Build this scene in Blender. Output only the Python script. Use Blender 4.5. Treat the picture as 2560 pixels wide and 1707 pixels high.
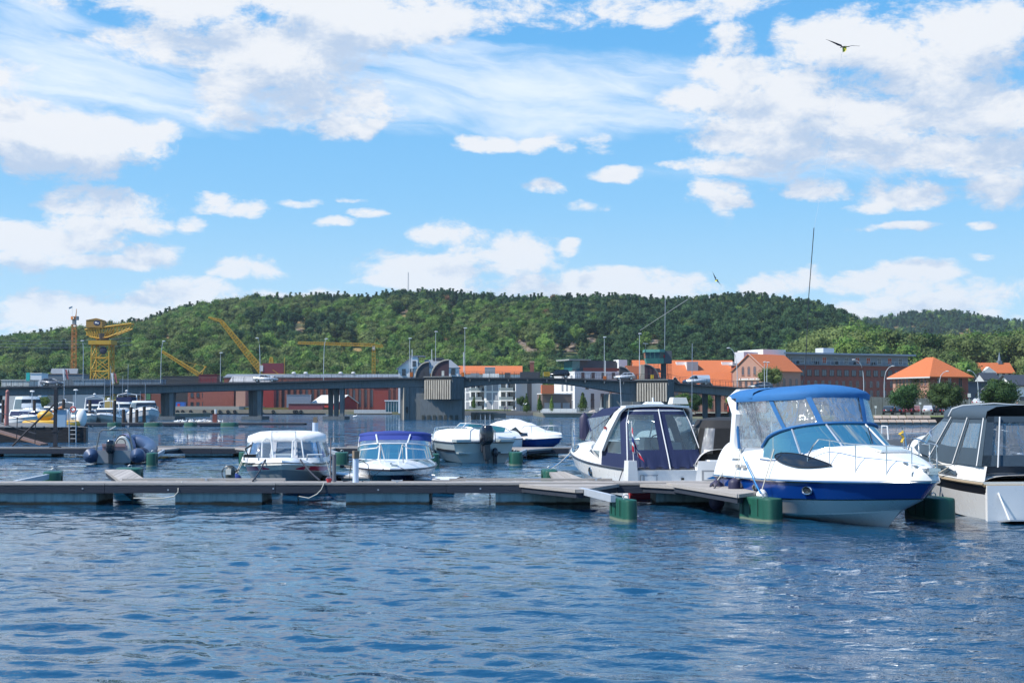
import bpy, math, random
import numpy as np
from mathutils import Vector, Matrix, noise as mn
R = math.radians
pi = math.pi
rng = random.Random(7)
sc = bpy.context.scene
for o in list(bpy.data.objects): bpy.data.objects.remove(o)

# ---------------------------------------------------------------- camera
F, CH = 3500.0, 2.25            # focal length in photograph pixels (2560 wide), camera height
TH = math.atan((1018 - 853.5) / F)
cam_d = bpy.data.cameras.new('camera'); cam = bpy.data.objects.new('camera', cam_d)
sc.collection.objects.link(cam); sc.camera = cam
cam_d.sensor_width = 36; cam_d.lens = F / 2560 * 36; cam_d.clip_end = 9000; cam_d.clip_start = .2
cam.location = (0, 0, CH); cam.rotation_euler = (pi / 2 + TH, 0, 0)

# ---------------------------------------------------------------- light
SUN = Vector((-.78, -.27, .98)).normalized()          # towards the sun: from the left, a little behind the camera
sun_d = bpy.data.lights.new('sun', 'SUN'); sun_d.energy = 4.8; sun_d.angle = R(.53); sun_d.color = (1, .955, .89)
sun = bpy.data.objects.new('sun', sun_d); sc.collection.objects.link(sun)
sun.rotation_euler = SUN.to_track_quat('Z', 'Y').to_euler(); sun.location = (-60, -20, 90)
vs = sc.view_settings; vs.view_transform = 'Standard'; vs.look = 'None'; vs.exposure = .30; vs.gamma = 1; vs.use_curve_mapping = False
sc.cycles.max_bounces = 8; sc.cycles.transparent_max_bounces = 24; sc.cycles.caustics_reflective = False; sc.cycles.caustics_refractive = False
sc.cycles.use_denoising = True

def ray(u, v):
    a = (853.5 - v) / F
    return Vector(((u - 1280) / F, math.cos(TH) - a * math.sin(TH), math.sin(TH) + a * math.cos(TH)))
def W(u, v, D):
    d = ray(u, v); return Vector((0, 0, CH)) + d * (D / d.y)
def G(u, v, z=0.0):
    d = ray(u, v); return Vector((0, 0, CH)) + d * ((z - CH) / d.z)

# ---------------------------------------------------------------- node helpers
class NT:
    def __init__(s, nt): s.nt = nt
    def n(s, t, **k):
        nd = s.nt.nodes.new(t)
        for a, b in k.items(): setattr(nd, a, b)
        return nd
    def set(s, sock, v):
        if hasattr(v, 'is_output'): s.nt.links.new(v, sock)
        else:
            if isinstance(v, tuple) and sock.type == 'VECTOR': v = v[:3]
            sock.default_value = v
    def m(s, op, a, b=0.0, c=0.0, clamp=False):
        nd = s.n('ShaderNodeMath', operation=op, use_clamp=clamp)
        s.set(nd.inputs[0], a); s.set(nd.inputs[1], b); s.set(nd.inputs[2], c)
        return nd.outputs[0]
    def v(s, op, a, b=None, c=None, out=0):
        nd = s.n('ShaderNodeVectorMath', operation=op)
        s.set(nd.inputs[0], a)
        if b is not None: s.set(nd.inputs[1], b)
        if c is not None: s.set(nd.inputs[2], c)
        return nd.outputs[out]
    def noise(s, vec, scale, detail=4, rough=.5, dist=0.0):
        nd = s.n('ShaderNodeTexNoise'); s.set(nd.inputs['Vector'], vec); s.set(nd.inputs['Scale'], scale)
        nd.inputs['Detail'].default_value = detail; nd.inputs['Roughness'].default_value = rough; nd.inputs['Distortion'].default_value = dist
        return nd.outputs[0]
    def ss(s, x, a, b):
        nd = s.n('ShaderNodeMapRange', interpolation_type='SMOOTHSTEP')
        s.set(nd.inputs[0], x); s.set(nd.inputs[1], a); s.set(nd.inputs[2], b)
        return nd.outputs[0]
    def mix(s, f, a, b, mode='MIX'):
        nd = s.n('ShaderNodeMix', data_type='RGBA', blend_type=mode)
        s.set(nd.inputs[0], f); s.set(nd.inputs[6], a); s.set(nd.inputs[7], b)
        return nd.outputs[2]
    def ramp(s, x, stops):
        nd = s.n('ShaderNodeValToRGB'); s.set(nd.inputs[0], x); e = nd.color_ramp.elements
        while len(e) < len(stops): e.new(.5)
        for k, (p, c) in enumerate(stops):
            e[k].position = p; e[k].color = tuple(c) + (1,) if len(c) == 3 else c
        return nd.outputs[0]

# ---------------------------------------------------------------- sky: Nishita light with clouds
BL = [  # clouds: direction given by where each stands (2352-wide survey of the photograph), half sizes, weight
(720,22,560,74,1),(640,118,200,85,1),(660,232,225,78,1),(775,285,105,36,1),(560,200,110,60,1),(560,262,60,40,.9),
(110,330,260,78,1),(240,352,120,46,1),(330,330,90,45,1),(40,290,120,60,1),
(255,468,120,32,.75),(160,478,60,18,.6),(520,474,86,32,1),(470,486,50,16,.8),(100,560,175,52,1),(40,590,120,34,1),(345,583,68,34,1),(230,602,150,20,1),(190,530,110,36,1),
(330,521,62,19,.8),(432,519,42,19,.8),(590,616,92,30,1),(560,625,70,20,.9),
(150,708,200,44,.95),(420,690,165,42,.95),(490,672,80,30,1),(50,742,140,40,.95),(300,725,260,45,.9),
(1015,541,66,31,.75),(1000,625,170,44,1),(1155,600,125,58,.85),(1295,571,31,17,.8),(930,648,105,24,.9),(1210,650,90,30,.9),
(1440,655,205,42,1),(1300,672,110,36,.95),(1570,660,70,22,.8),(1420,632,80,22,1),
(1120,328,78,20,.9),(1085,318,40,14,.8),(1430,400,64,22,.85),(1245,432,42,19,.5),(1355,481,60,12,.45),
(795,460,36,8,.6),(690,467,54,10,.55),(770,513,46,10,.6),(835,495,32,9,.45),(1310,340,26,14,.45),(1380,335,50,16,.4),
(1700,190,125,58,1),(1640,225,140,52,1),(1880,265,310,92,1),(2130,165,230,130,1),(2260,250,210,130,1),(1930,105,160,82,.95),(1800,80,40,60,.6),
(1760,310,190,46,1),(2050,350,270,52,1),(2240,90,130,90,1),(2320,40,70,60,1),(1730,230,150,50,1),
(1690,18,150,30,.6),(1690,95,46,42,.55),(1530,20,60,34,.5),(1420,5,90,26,.6),
(1640,448,80,26,.65),(1665,485,26,30,.6),(1680,465,50,30,.6),(1885,430,68,30,.8),(2010,425,50,34,.7),(2070,450,105,30,.75),(2000,470,60,16,.6),
(2050,524,92,10,.7),(2262,518,32,10,.6),(2300,430,70,34,.4),
(1820,655,100,30,.9),(1870,640,60,30,.9),(1960,660,75,36,.9),(2105,690,105,46,.95),(2100,628,110,24,.8),(2000,715,260,30,.85),(1760,665,60,24,.9),
(2260,592,28,10,.6),(2290,680,60,44,.4),(1700,385,90,20,.45),(1590,380,60,10,.3),
(1800,715,330,30,.45),(1480,700,300,20,.45),(700,690,160,24,.5),(1100,655,200,40,.8),(2150,740,240,30,.6),(1250,330,60,14,.4),(2000,230,300,170,.75),(2200,340,180,60,1),(860,60,300,60,.9),(500,90,240,60,.6),(-200,600,240,70,1),(2600,560,180,50,.9),(-250,200,230,110,1),(2700,200,240,120,1)]
CIR = [(150,185,330,110,.95),(330,215,260,60,.8),(1150,205,470,78,.95),(1300,265,300,52,1.0),(1000,140,260,40,.6),(350,270,260,30,.6),(60,60,120,70,.6),(1850,385,260,26,.4),(1000,240,150,60,.8)]
world = bpy.data.worlds.new('World'); sc.world = world; world.use_nodes = True
wn = world.node_tree; wn.nodes.clear()
def sky_group():
    g = bpy.data.node_groups.new('cloud_field', 'ShaderNodeTree')
    g.interface.new_socket('Dir', in_out='INPUT', socket_type='NodeSocketVector')
    g.interface.new_socket('Cumulus', in_out='OUTPUT', socket_type='NodeSocketFloat')
    g.interface.new_socket('Cirrus', in_out='OUTPUT', socket_type='NodeSocketFloat')
    t = NT(g); gi = t.n('NodeGroupInput').outputs[0]; go = t.n('NodeGroupOutput')
    sp = t.n('ShaderNodeSeparateXYZ'); t.set(sp.inputs[0], gi)
    az = t.m('ARCTAN2', sp.outputs[0], sp.outputs[1]); el = t.m('ARCSINE', sp.outputs[2])
    # warp
    st = t.v('MULTIPLY', gi, (1, 1, 1.9))
    wx = t.m('SUBTRACT', t.noise(st, 12, 4, .6), .5); wy = t.m('SUBTRACT', t.noise(t.v('ADD', st, (3.1, 7.7, 1.3)), 15, 4, .6), .5)
    cb = t.n('ShaderNodeCombineXYZ')
    t.set(cb.inputs[0], t.m('MULTIPLY_ADD', wx, .034, az)); t.set(cb.inputs[1], t.m('MULTIPLY_ADD', wy, .018, el))
    p = cb.outputs[0]
    def field(lst, soft):
        acc = None
        for (u, v, ru, rv, w) in lst:
            d = ray(u * 1.0884, v * 1.0884).normalized()
            a = math.atan2(d.x, d.y); e = math.asin(d.z)
            k = 1.0884 / F
            q = t.v('MULTIPLY_ADD', p, (1 / (ru * k), 1 / (rv * k), 0), (-a / (ru * k), -e / (rv * k), 0))
            dist = t.v('DOT_PRODUCT', q, q, out=1)
            val = t.m('MULTIPLY_ADD', dist, -.70 * w, .72 * w)
            acc = val if acc is None else t.m('SMOOTH_MAX', acc, val, soft)
        return acc
    cu = field(BL, .10)
    # open sky beyond the surveyed part goes on in the same manner
    outm = t.m('MAXIMUM', t.ss(t.m('ABSOLUTE', az), .38, .46), t.ss(el, .30, .37))
    gen = t.m('MULTIPLY_ADD', t.noise(t.v('MULTIPLY', gi, (1, 1, 2.4)), 2.6, 2, .5), 3.2, -2.05)
    gen = t.m('ADD', gen, t.m('MULTIPLY_ADD', outm, 4.0, -4.0))
    cu = t.m('MAXIMUM', cu, gen)
    cu = t.m('MAXIMUM', cu, -1.2)
    fine = t.noise(st, 19, 8, .68, .25)
    dens = t.m('ADD', cu, t.m('MULTIPLY_ADD', fine, 3.7, -1.83))
    t.set(go.inputs[0], dens)
    ci = field(CIR, .2)
    rot = t.n('ShaderNodeVectorRotate', rotation_type='AXIS_ANGLE'); t.set(rot.inputs['Vector'], p); rot.inputs['Axis'].default_value = (0, 0, 1); rot.inputs['Angle'].default_value = .16
    stv = t.v('MULTIPLY', rot.outputs[0], (5, 34, 1))
    cn = t.noise(stv, 1.6, 9, .62, .4)
    ci = t.m('ADD', ci, t.m('MULTIPLY_ADD', cn, 2.4, -1.2))
    t.set(go.inputs[1], ci)
    return g
grp = sky_group()
t = NT(wn)
tc = t.n('ShaderNodeTexCoord').outputs['Generated']
dirn = t.v('NORMALIZE', tc)
sky = t.n('ShaderNodeTexSky', sky_type='NISHITA'); sky.sun_disc = False
sky.sun_elevation = math.asin(SUN.z); sky.sun_rotation = math.atan2(SUN.x, SUN.y)
sky.air_density = 1.0; sky.dust_density = .35; sky.ozone_density = 1.6; sky.altitude = 0
hsv = t.n('ShaderNodeHueSaturation'); hsv.inputs['Saturation'].default_value = 1.12; hsv.inputs['Value'].default_value = 1.18; hsv.inputs['Hue'].default_value = .5
t.set(hsv.inputs['Color'], sky.outputs[0])
spw = t.n('ShaderNodeSeparateXYZ'); t.set(spw.inputs[0], dirn); upz = spw.outputs[2]
g1 = t.n('ShaderNodeGroup', node_tree=grp); t.set(g1.inputs[0], dirn)
g2 = t.n('ShaderNodeGroup', node_tree=grp); t.set(g2.inputs[0], t.v('NORMALIZE', t.v('ADD', dirn, (-.012, 0, .026))))
d1, c1 = g1.outputs[0], g1.outputs[1]; d2 = g2.outputs[0]
al = t.ss(d1, -.22, .50)
lit = t.m('SUBTRACT', d1, d2)                              # > 0 on the sunward edge
sh = t.ss(t.m('MULTIPLY_ADD', lit, .75, t.m('MULTIPLY_ADD', d1, -.30, .60)), .0, .85)
SK = 10.0   # strength .1 below: radiances here are ten times what shows
ccol = t.mix(sh, (.44 * SK, .54 * SK, .69 * SK, 1), (.745 * SK, .765 * SK, .795 * SK, 1))
cial = t.m('MULTIPLY', t.ss(c1, -.45, 1.05), .88)
blue_air = t.ramp(t.m('MULTIPLY', upz, 2.0), [(0, (4.6, 6.8, 8.2)), (.10, (3.5, 6.2, 8.3)), (.28, (2.1, 5.2, 8.4)), (.52, (1.05, 4.1, 8.0)), (.9, (.45, 2.7, 7.2))])
base_sky = t.mix(.80, hsv.outputs[0], blue_air)
col = t.mix(cial, base_sky, (.74 * SK, .81 * SK, .90 * SK, 1))
col = t.mix(t.m('MULTIPLY', al, .97), col, ccol)
# thin white air low over the horizon
hz = t.m('MULTIPLY', t.m('SUBTRACT', 1.0, t.ss(upz, .0, .16)), .30)
col = t.mix(hz, col, (.62 * SK, .80 * SK, .95 * SK, 1))
gnd = t.ss(upz, -.03, .0)
col = t.mix(gnd, (.5, .8, 1.2, 1), col)
bg = t.n('ShaderNodeBackground'); t.set(bg.inputs[0], col); bg.inputs[1].default_value = .1
wo = t.n('ShaderNodeOutputWorld'); wn.links.new(bg.outputs[0], wo.inputs[0])
world.cycles.sampling_method = 'MANUAL'; world.cycles.sample_map_resolution = 512
# ---------------------------------------------------------------- mesh helpers
def link(o, parent=None):
    sc.collection.objects.link(o)
    if parent is not None: o.parent = parent
    return o
def tag(o, label=None, cat=None, group=None, kind=None):
    for k, v in (('label', label), ('category', cat), ('group', group), ('kind', kind)):
        if v: o[k] = v
    return o
def thing(name, label, cat, loc=(0, 0, 0), rz=0.0, group=None):
    o = bpy.data.objects.new(name, None); link(o); o.location = loc; o.rotation_euler = (0, 0, rz); o.empty_display_size = .2
    return tag(o, label, cat, group)
def copy_tree(o, parent=None):
    c = o.copy(); sc.collection.objects.link(c)
    if parent is not None: c.parent = parent
    for ch in KIDS.get(o, []):
        KIDS.setdefault(c, []).append(copy_tree(ch, c))
    return c
KIDS = {}
class MB:
    def __init__(s): s.v = []; s.f = []; s.mi = []; s.k = 0; s.M = None
    def add(s, vs_, fs):
        b = len(s.v)
        if s.M is not None: vs_ = [s.M @ Vector(p) for p in vs_]
        s.v.extend([tuple(p) for p in vs_]); s.f.extend([tuple(b + i for i in f) for f in fs]); s.mi.extend([s.k] * len(fs)); return s
    def box(s, c, d, rz=0.0, rx=0.0, ry=0.0, taper=1.0):
        x, y, z = d[0] / 2, d[1] / 2, d[2] / 2
        m = Matrix.Translation(Vector(c)) @ Matrix.Rotation(rz, 4, 'Z') @ Matrix.Rotation(ry, 4, 'Y') @ Matrix.Rotation(rx, 4, 'X')
        p = [m @ Vector(q) for q in ((-x, -y, -z), (x, -y, -z), (x, y, -z), (-x, y, -z), (-x * taper, -y * taper, z), (x * taper, -y * taper, z), (x * taper, y * taper, z), (-x * taper, y * taper, z))]
        return s.add(p, [(0, 3, 2, 1), (4, 5, 6, 7), (0, 1, 5, 4), (1, 2, 6, 5), (2, 3, 7, 6), (3, 0, 4, 7)])
    def bx(s, x0, x1, y0, y1, z0, z1): return s.box(((x0 + x1) / 2, (y0 + y1) / 2, (z0 + z1) / 2), (abs(x1 - x0), abs(y1 - y0), abs(z1 - z0)))
    def tube(s, pts, r, n=6, cap=True, r2=None):
        pts = [Vector(p) for p in pts]; N = len(pts); rings = []
        for i, p in enumerate(pts):
            d = (pts[min(i + 1, N - 1)] - pts[max(i - 1, 0)])
            if d.length < 1e-9: d = Vector((0, 0, 1))
            d.normalize(); a = d.orthogonal().normalized() if abs(d.z) > .99 else Vector((0, 0, 1)).cross(d).normalized()
            b = d.cross(a); rr = r if r2 is None else r + (r2 - r) * i / max(1, N - 1)
            rings.append([p + (a * math.cos(2 * pi * k / n) + b * math.sin(2 * pi * k / n)) * rr for k in range(n)])
        return s.loft(rings, True, cap)
    def cyl(s, c, r, h, n=12, r2=None): 
        c = Vector(c); return s.tube([c, c + Vector((0, 0, h))], r, n, True, r if r2 is None else r2)
    def loft(s, rings, closed=True, cap=False):
        n = len(rings[0]); vs_ = [p for r in rings for p in r]; fs = []
        for i in range(len(rings) - 1):
            for k in range(n if closed else n - 1):
                a = i * n + k; b = i * n + (k + 1) % n; fs.append((a, b, b + n, a + n))
        if cap: fs.append(tuple(range(n))[::-1]); fs.append(tuple((len(rings) - 1) * n + k for k in range(n)))
        return s.add(vs_, fs)
    def prism(s, poly, z0, z1):
        n = len(poly)
        return s.add([(p[0], p[1], z0) for p in poly] + [(p[0], p[1], z1) for p in poly], [tuple(range(n))[::-1], tuple(range(n, 2 * n))] + [(k, (k + 1) % n, (k + 1) % n + n, k + n) for k in range(n)])
    def slab(s, poly, nrm):
        n = len(poly); nrm = Vector(nrm); P = [Vector(p) for p in poly]
        return s.add(P + [p + nrm for p in P], [tuple(range(n))[::-1], tuple(range(n, 2 * n))] + [(k, (k + 1) % n, (k + 1) % n + n, k + n) for k in range(n)])
    def sphere(s, c, r, n=8, m=6, sc3=(1, 1, 1), jit=0.0):
        c = Vector(c); rings = []
        for i in range(m + 1):
            ph = pi * i / m; ring = []
            for k in range(n):
                th = 2 * pi * k / n; q = Vector((math.sin(ph) * math.cos(th) * sc3[0], math.sin(ph) * math.sin(th) * sc3[1], math.cos(ph) * sc3[2])) * r
                if jit: q *= 1 + jit * mn.noise(q * (2.2 / r) + c)
                ring.append(c + q)
            rings.append(ring)
        return s.loft(rings[::-1], True, False)
    def quad(s, a, b, c, d): return s.add([a, b, c, d], [(0, 1, 2, 3)])
    def lattice(s, a, b, w0, w1, n, r, side='both', tw=None):
        """square truss from a to b, widths w0 -> w1, n bays, bar radius r"""
        a, b = Vector(a), Vector(b); d = (b - a).normalized()
        up = Vector((0, 0, 1)) if abs(d.z) < .9 else Vector((0, 1, 0))
        e1 = d.cross(up).normalized(); e2 = e1.cross(d)
        def cr(t_, k):
            w = (w0 + (w1 - w0) * t_) / 2; sx, sy = ((-1, -1), (1, -1), (1, 1), (-1, 1))[k % 4]
            return a + (b - a) * t_ + e1 * (w * sx) + e2 * (w * sy)
        for k in range(4): s.tube([cr(0, k), cr(1, k)], r, 4)
        for i in range(n + 1):
            for k in range(4):
                s.tube([cr(i / n, k), cr(i / n, k + 1)], r * .7, 3, False)
                if i < n:
                    if (i + k) % 2 or side == 'x': s.tube([cr(i / n, k), cr((i + 1) / n, k + 1)], r * .6, 3, False)
                    if not (i + k) % 2 or side == 'x': s.tube([cr(i / n, k + 1), cr((i + 1) / n, k)], r * .6, 3, False)
        return s
    def mesh(s, name, mats, smooth=False):
        me = bpy.data.meshes.new(name); me.from_pydata(s.v, [], s.f)
        for m_ in (mats if isinstance(mats, (list, tuple)) else [mats]): me.materials.append(m_)
        if any(s.mi): me.polygons.foreach_set('material_index', s.mi)
        if smooth:
            me.polygons.foreach_set('use_smooth', [True] * len(me.polygons))
            if smooth != 'all':
                try: me.set_sharp_from_angle(angle=R(38))
                except Exception: pass
        me.update(); return me
    def build(s, name, mats, parent=None, smooth=False, label=None, cat=None, group=None, kind=None, loc=None):
        o = bpy.data.objects.new(name, s.mesh(name, mats, smooth)); link(o, parent)
        if loc is not None: o.location = loc
        if parent is not None: KIDS.setdefault(parent, []).append(o)
        return tag(o, label, cat, group, kind)
def inst(me, name, parent=None, loc=(0, 0, 0), rz=0.0, scl=None):
    o = bpy.data.objects.new(name, me); link(o, parent); o.location = loc; o.rotation_euler = (0, 0, rz)
    if scl: o.scale = scl
    if parent is not None: KIDS.setdefault(parent, []).append(o)
    return o

# ---------------------------------------------------------------- materials
MATS = {}
def mat(name, col, rough=.6, metal=0.0, var=.12, vscale=2.0, bump=0.0, bscale=20.0, spec=.5, coat=0.0, col2=None, trans=0.0, alpha=1.0, stretch=(1, 1, 1), randv=0.0, sub=None, streak=0.0, dirt=None):
    if name in MATS: return MATS[name]
    m = bpy.data.materials.new(name); m.use_nodes = True; MATS[name] = m
    t = NT(m.node_tree); b = m.node_tree.nodes['Principled BSDF']
    co = t.n('ShaderNodeTexCoord').outputs['Object']
    if stretch != (1, 1, 1): co = t.v('MULTIPLY', co, stretch)
    c1 = tuple(col) + (1,); n1 = t.noise(co, vscale, 6, .6)
    if col2: cc = t.mix(t.ss(n1, .35, .65), c1, tuple(col2) + (1,))
    else: cc = c1
    k = t.m('MULTIPLY_ADD', n1, 2 * var, 1 - var)
    if randv:
        oi = t.n('ShaderNodeObjectInfo').outputs['Random']; k = t.m('MULTIPLY', k, t.m('MULTIPLY_ADD', oi, 2 * randv, 1 - randv))
    if streak:
        n2 = t.noise(t.v('MULTIPLY', co, (3, 3, .25)), 2.5, 5, .65); k = t.m('MULTIPLY', k, t.m('MULTIPLY_ADD', t.ss(n2, .42, .7), -streak, 1.0))
    sc_ = t.n('ShaderNodeVectorMath', operation='SCALE'); t.set(sc_.inputs[0], cc); t.set(sc_.inputs['Scale'], k)
    out = sc_.outputs[0]
    if dirt:      # (z0, z1, colour): growth or grime band
        sp = t.n('ShaderNodeSeparateXYZ'); t.set(sp.inputs[0], t.n('ShaderNodeNewGeometry').outputs['Position'])
        zz = t.m('ADD', sp.outputs[2], t.m('MULTIPLY_ADD', t.noise(co, 4, 4, .6), .12 * (dirt[1] - dirt[0]) / .1, -.06 * (dirt[1] - dirt[0]) / .1))
        out = t.mix(t.m('SUBTRACT', 1.0, t.ss(zz, dirt[0], dirt[1])), out, tuple(dirt[2]) + (1,))
    t.set(b.inputs['Base Color'], out)
    t.set(b.inputs['Roughness'], t.m('MULTIPLY_ADD', n1, .16 if rough < .9 else 0, rough - .08 if rough < .9 else rough, clamp=True))
    b.inputs['Metallic'].default_value = metal; b.inputs['Specular IOR Level'].default_value = spec
    b.inputs['Coat Weight'].default_value = coat; b.inputs['Coat Roughness'].default_value = .06
    b.inputs['Transmission Weight'].default_value = trans; b.inputs['Alpha'].default_value = alpha
    if sub: b.inputs['Subsurface Weight'].default_value = sub
    if bump:
        bn = t.n('ShaderNodeBump'); bn.inputs['Strength'].default_value = 1; bn.inputs['Distance'].default_value = bump
        t.set(bn.inputs['Height'], t.noise(co, bscale, 5, .6)); t.set(b.inputs['Normal'], bn.outputs[0])
    return m
def pane(name, tint, refl=.25, dens=.5, wav=0.0, rough=.02):
    """thin clear sheet: tinted see-through plus mirror reflection, with soft wrinkles"""
    if name in MATS: return MATS[name]
    m = bpy.data.materials.new(name); m.use_nodes = True; MATS[name] = m; m.node_tree.nodes.clear()
    t = NT(m.node_tree); tr = t.n('ShaderNodeBsdfTransparent'); tr.inputs[0].default_value = tuple(tint) + (1,)
    di = t.n('ShaderNodeBsdfDiffuse'); di.inputs[0].default_value = (tint[0] * .8, tint[1] * .8, tint[2] * .8, 1)
    gl = t.n('ShaderNodeBsdfGlossy'); gl.inputs['Roughness'].default_value = rough
    lw = t.n('ShaderNodeFresnel'); lw.inputs['IOR'].default_value = 1.5
    if wav:
        co = t.n('ShaderNodeTexCoord').outputs['Object']
        bn = t.n('ShaderNodeBump'); bn.inputs['Distance'].default_value = wav; t.set(bn.inputs['Height'], t.noise(t.v('MULTIPLY', co, (1, 1, .5)), 4.5, 4, .55, 1.2))
        for q in (di, gl, lw): t.set(q.inputs['Normal'], bn.outputs[0])
    mx = t.n('ShaderNodeMixShader'); mx.inputs[0].default_value = dens; m.node_tree.links.new(tr.outputs[0], mx.inputs[1]); m.node_tree.links.new(di.outputs[0], mx.inputs[2])
    m2 = t.n('ShaderNodeMixShader'); t.set(m2.inputs[0], t.m('MULTIPLY_ADD', lw.outputs[0], .5, refl * .12, clamp=True))
    m.node_tree.links.new(mx.outputs[0], m2.inputs[1]); m.node_tree.links.new(gl.outputs[0], m2.inputs[2])
    o = t.n('ShaderNodeOutputMaterial'); m.node_tree.links.new(m2.outputs[0], o.inputs[0])
    return m
gel = mat('gelcoat', (.80, .80, .78), .28, var=.04, coat=.3)
gel2 = mat('gelcoat_cream', (.72, .70, .62), .32, var=.05, coat=.2)
greyhull = mat('hull_grey', (.23, .26, .27), .35, var=.08, coat=.2)
navy = mat('canvas_navy', (.010, .020, .072), .85, var=.18, vscale=5, bump=.01, bscale=7, stretch=(2.5, 2.5, .5))
blue = mat('canvas_blue', (.022, .135, .34), .8, var=.15, vscale=4, bump=.008, bscale=8)
royal = mat('canvas_royal', (.022, .045, .24), .8, var=.18, vscale=4, bump=.01, bscale=8)
black = mat('canvas_black', (.022, .023, .025), .85, var=.2, bump=.006)
slate = mat('canvas_slate', (.046, .074, .10), .8, var=.18, vscale=3, bump=.008, bscale=7)
wcanv = mat('canvas_white', (.74, .73, .70), .75, var=.10, vscale=3, bump=.03, bscale=3.5)
blackp = mat('black_plastic', (.012, .012, .014), .35, var=.1)
rubber = mat('rubber', (.02, .02, .022), .7)
chrome = mat('stainless', (.62, .63, .64), .18, metal=1.0, var=.05)
alu = mat('aluminium', (.55, .57, .58), .35, metal=.8, var=.1, vscale=4)
steel = mat('galvanised', (.42, .46, .50), .5, metal=.35, var=.15, vscale=6)
bluegel = mat('gelcoat_blue', (.004, .045, .24), .18, var=.06, coat=.5)
darkgel = mat('gelcoat_dark', (.008, .010, .022), .18, var=.08, coat=.5)
tglass = pane('tinted_glass', (.06, .27, .31), .4, .55)
cglass = pane('clear_glass', (.62, .74, .76), .3, .12)
vinyl = pane('clear_vinyl', (.60, .63, .66), .35, .34, wav=.05, rough=.08)
vinyld = pane('smoked_vinyl', (.28, .31, .35), .35, .4, wav=.02, rough=.08)
dglass = mat('dark_glass', (.012, .016, .022), .06, var=.0, spec=.8)
dgl2 = mat('window_glass', (.05, .07, .09), .12, var=.3, vscale=.6, spec=.8, randv=.5)
rope_w = mat('rope_white', (.55, .53, .46), .9)
rope_d = mat('rope_dark', (.03, .035, .05), .9)
rope_b = mat('rope_blue', (.03, .22, .5), .8)
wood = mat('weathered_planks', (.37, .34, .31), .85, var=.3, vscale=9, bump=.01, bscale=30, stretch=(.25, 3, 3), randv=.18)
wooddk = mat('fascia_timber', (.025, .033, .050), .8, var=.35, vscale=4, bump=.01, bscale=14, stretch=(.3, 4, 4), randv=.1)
conc = mat('pontoon_concrete', (.31, .39, .39), .85, var=.22, vscale=2.5, bump=.008, bscale=14, streak=.35, dirt=(.04, .10, (.012, .016, .012)))
green = mat('float_green', (.010, .088, .056), .5, var=.25, vscale=5, bump=.004, streak=.25, dirt=(.03, .07, (.16, .20, .14)))
white = mat('white_paint', (.75, .75, .73), .5, var=.06)
redp = mat('red_paint', (.42, .02, .03), .5)
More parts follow.
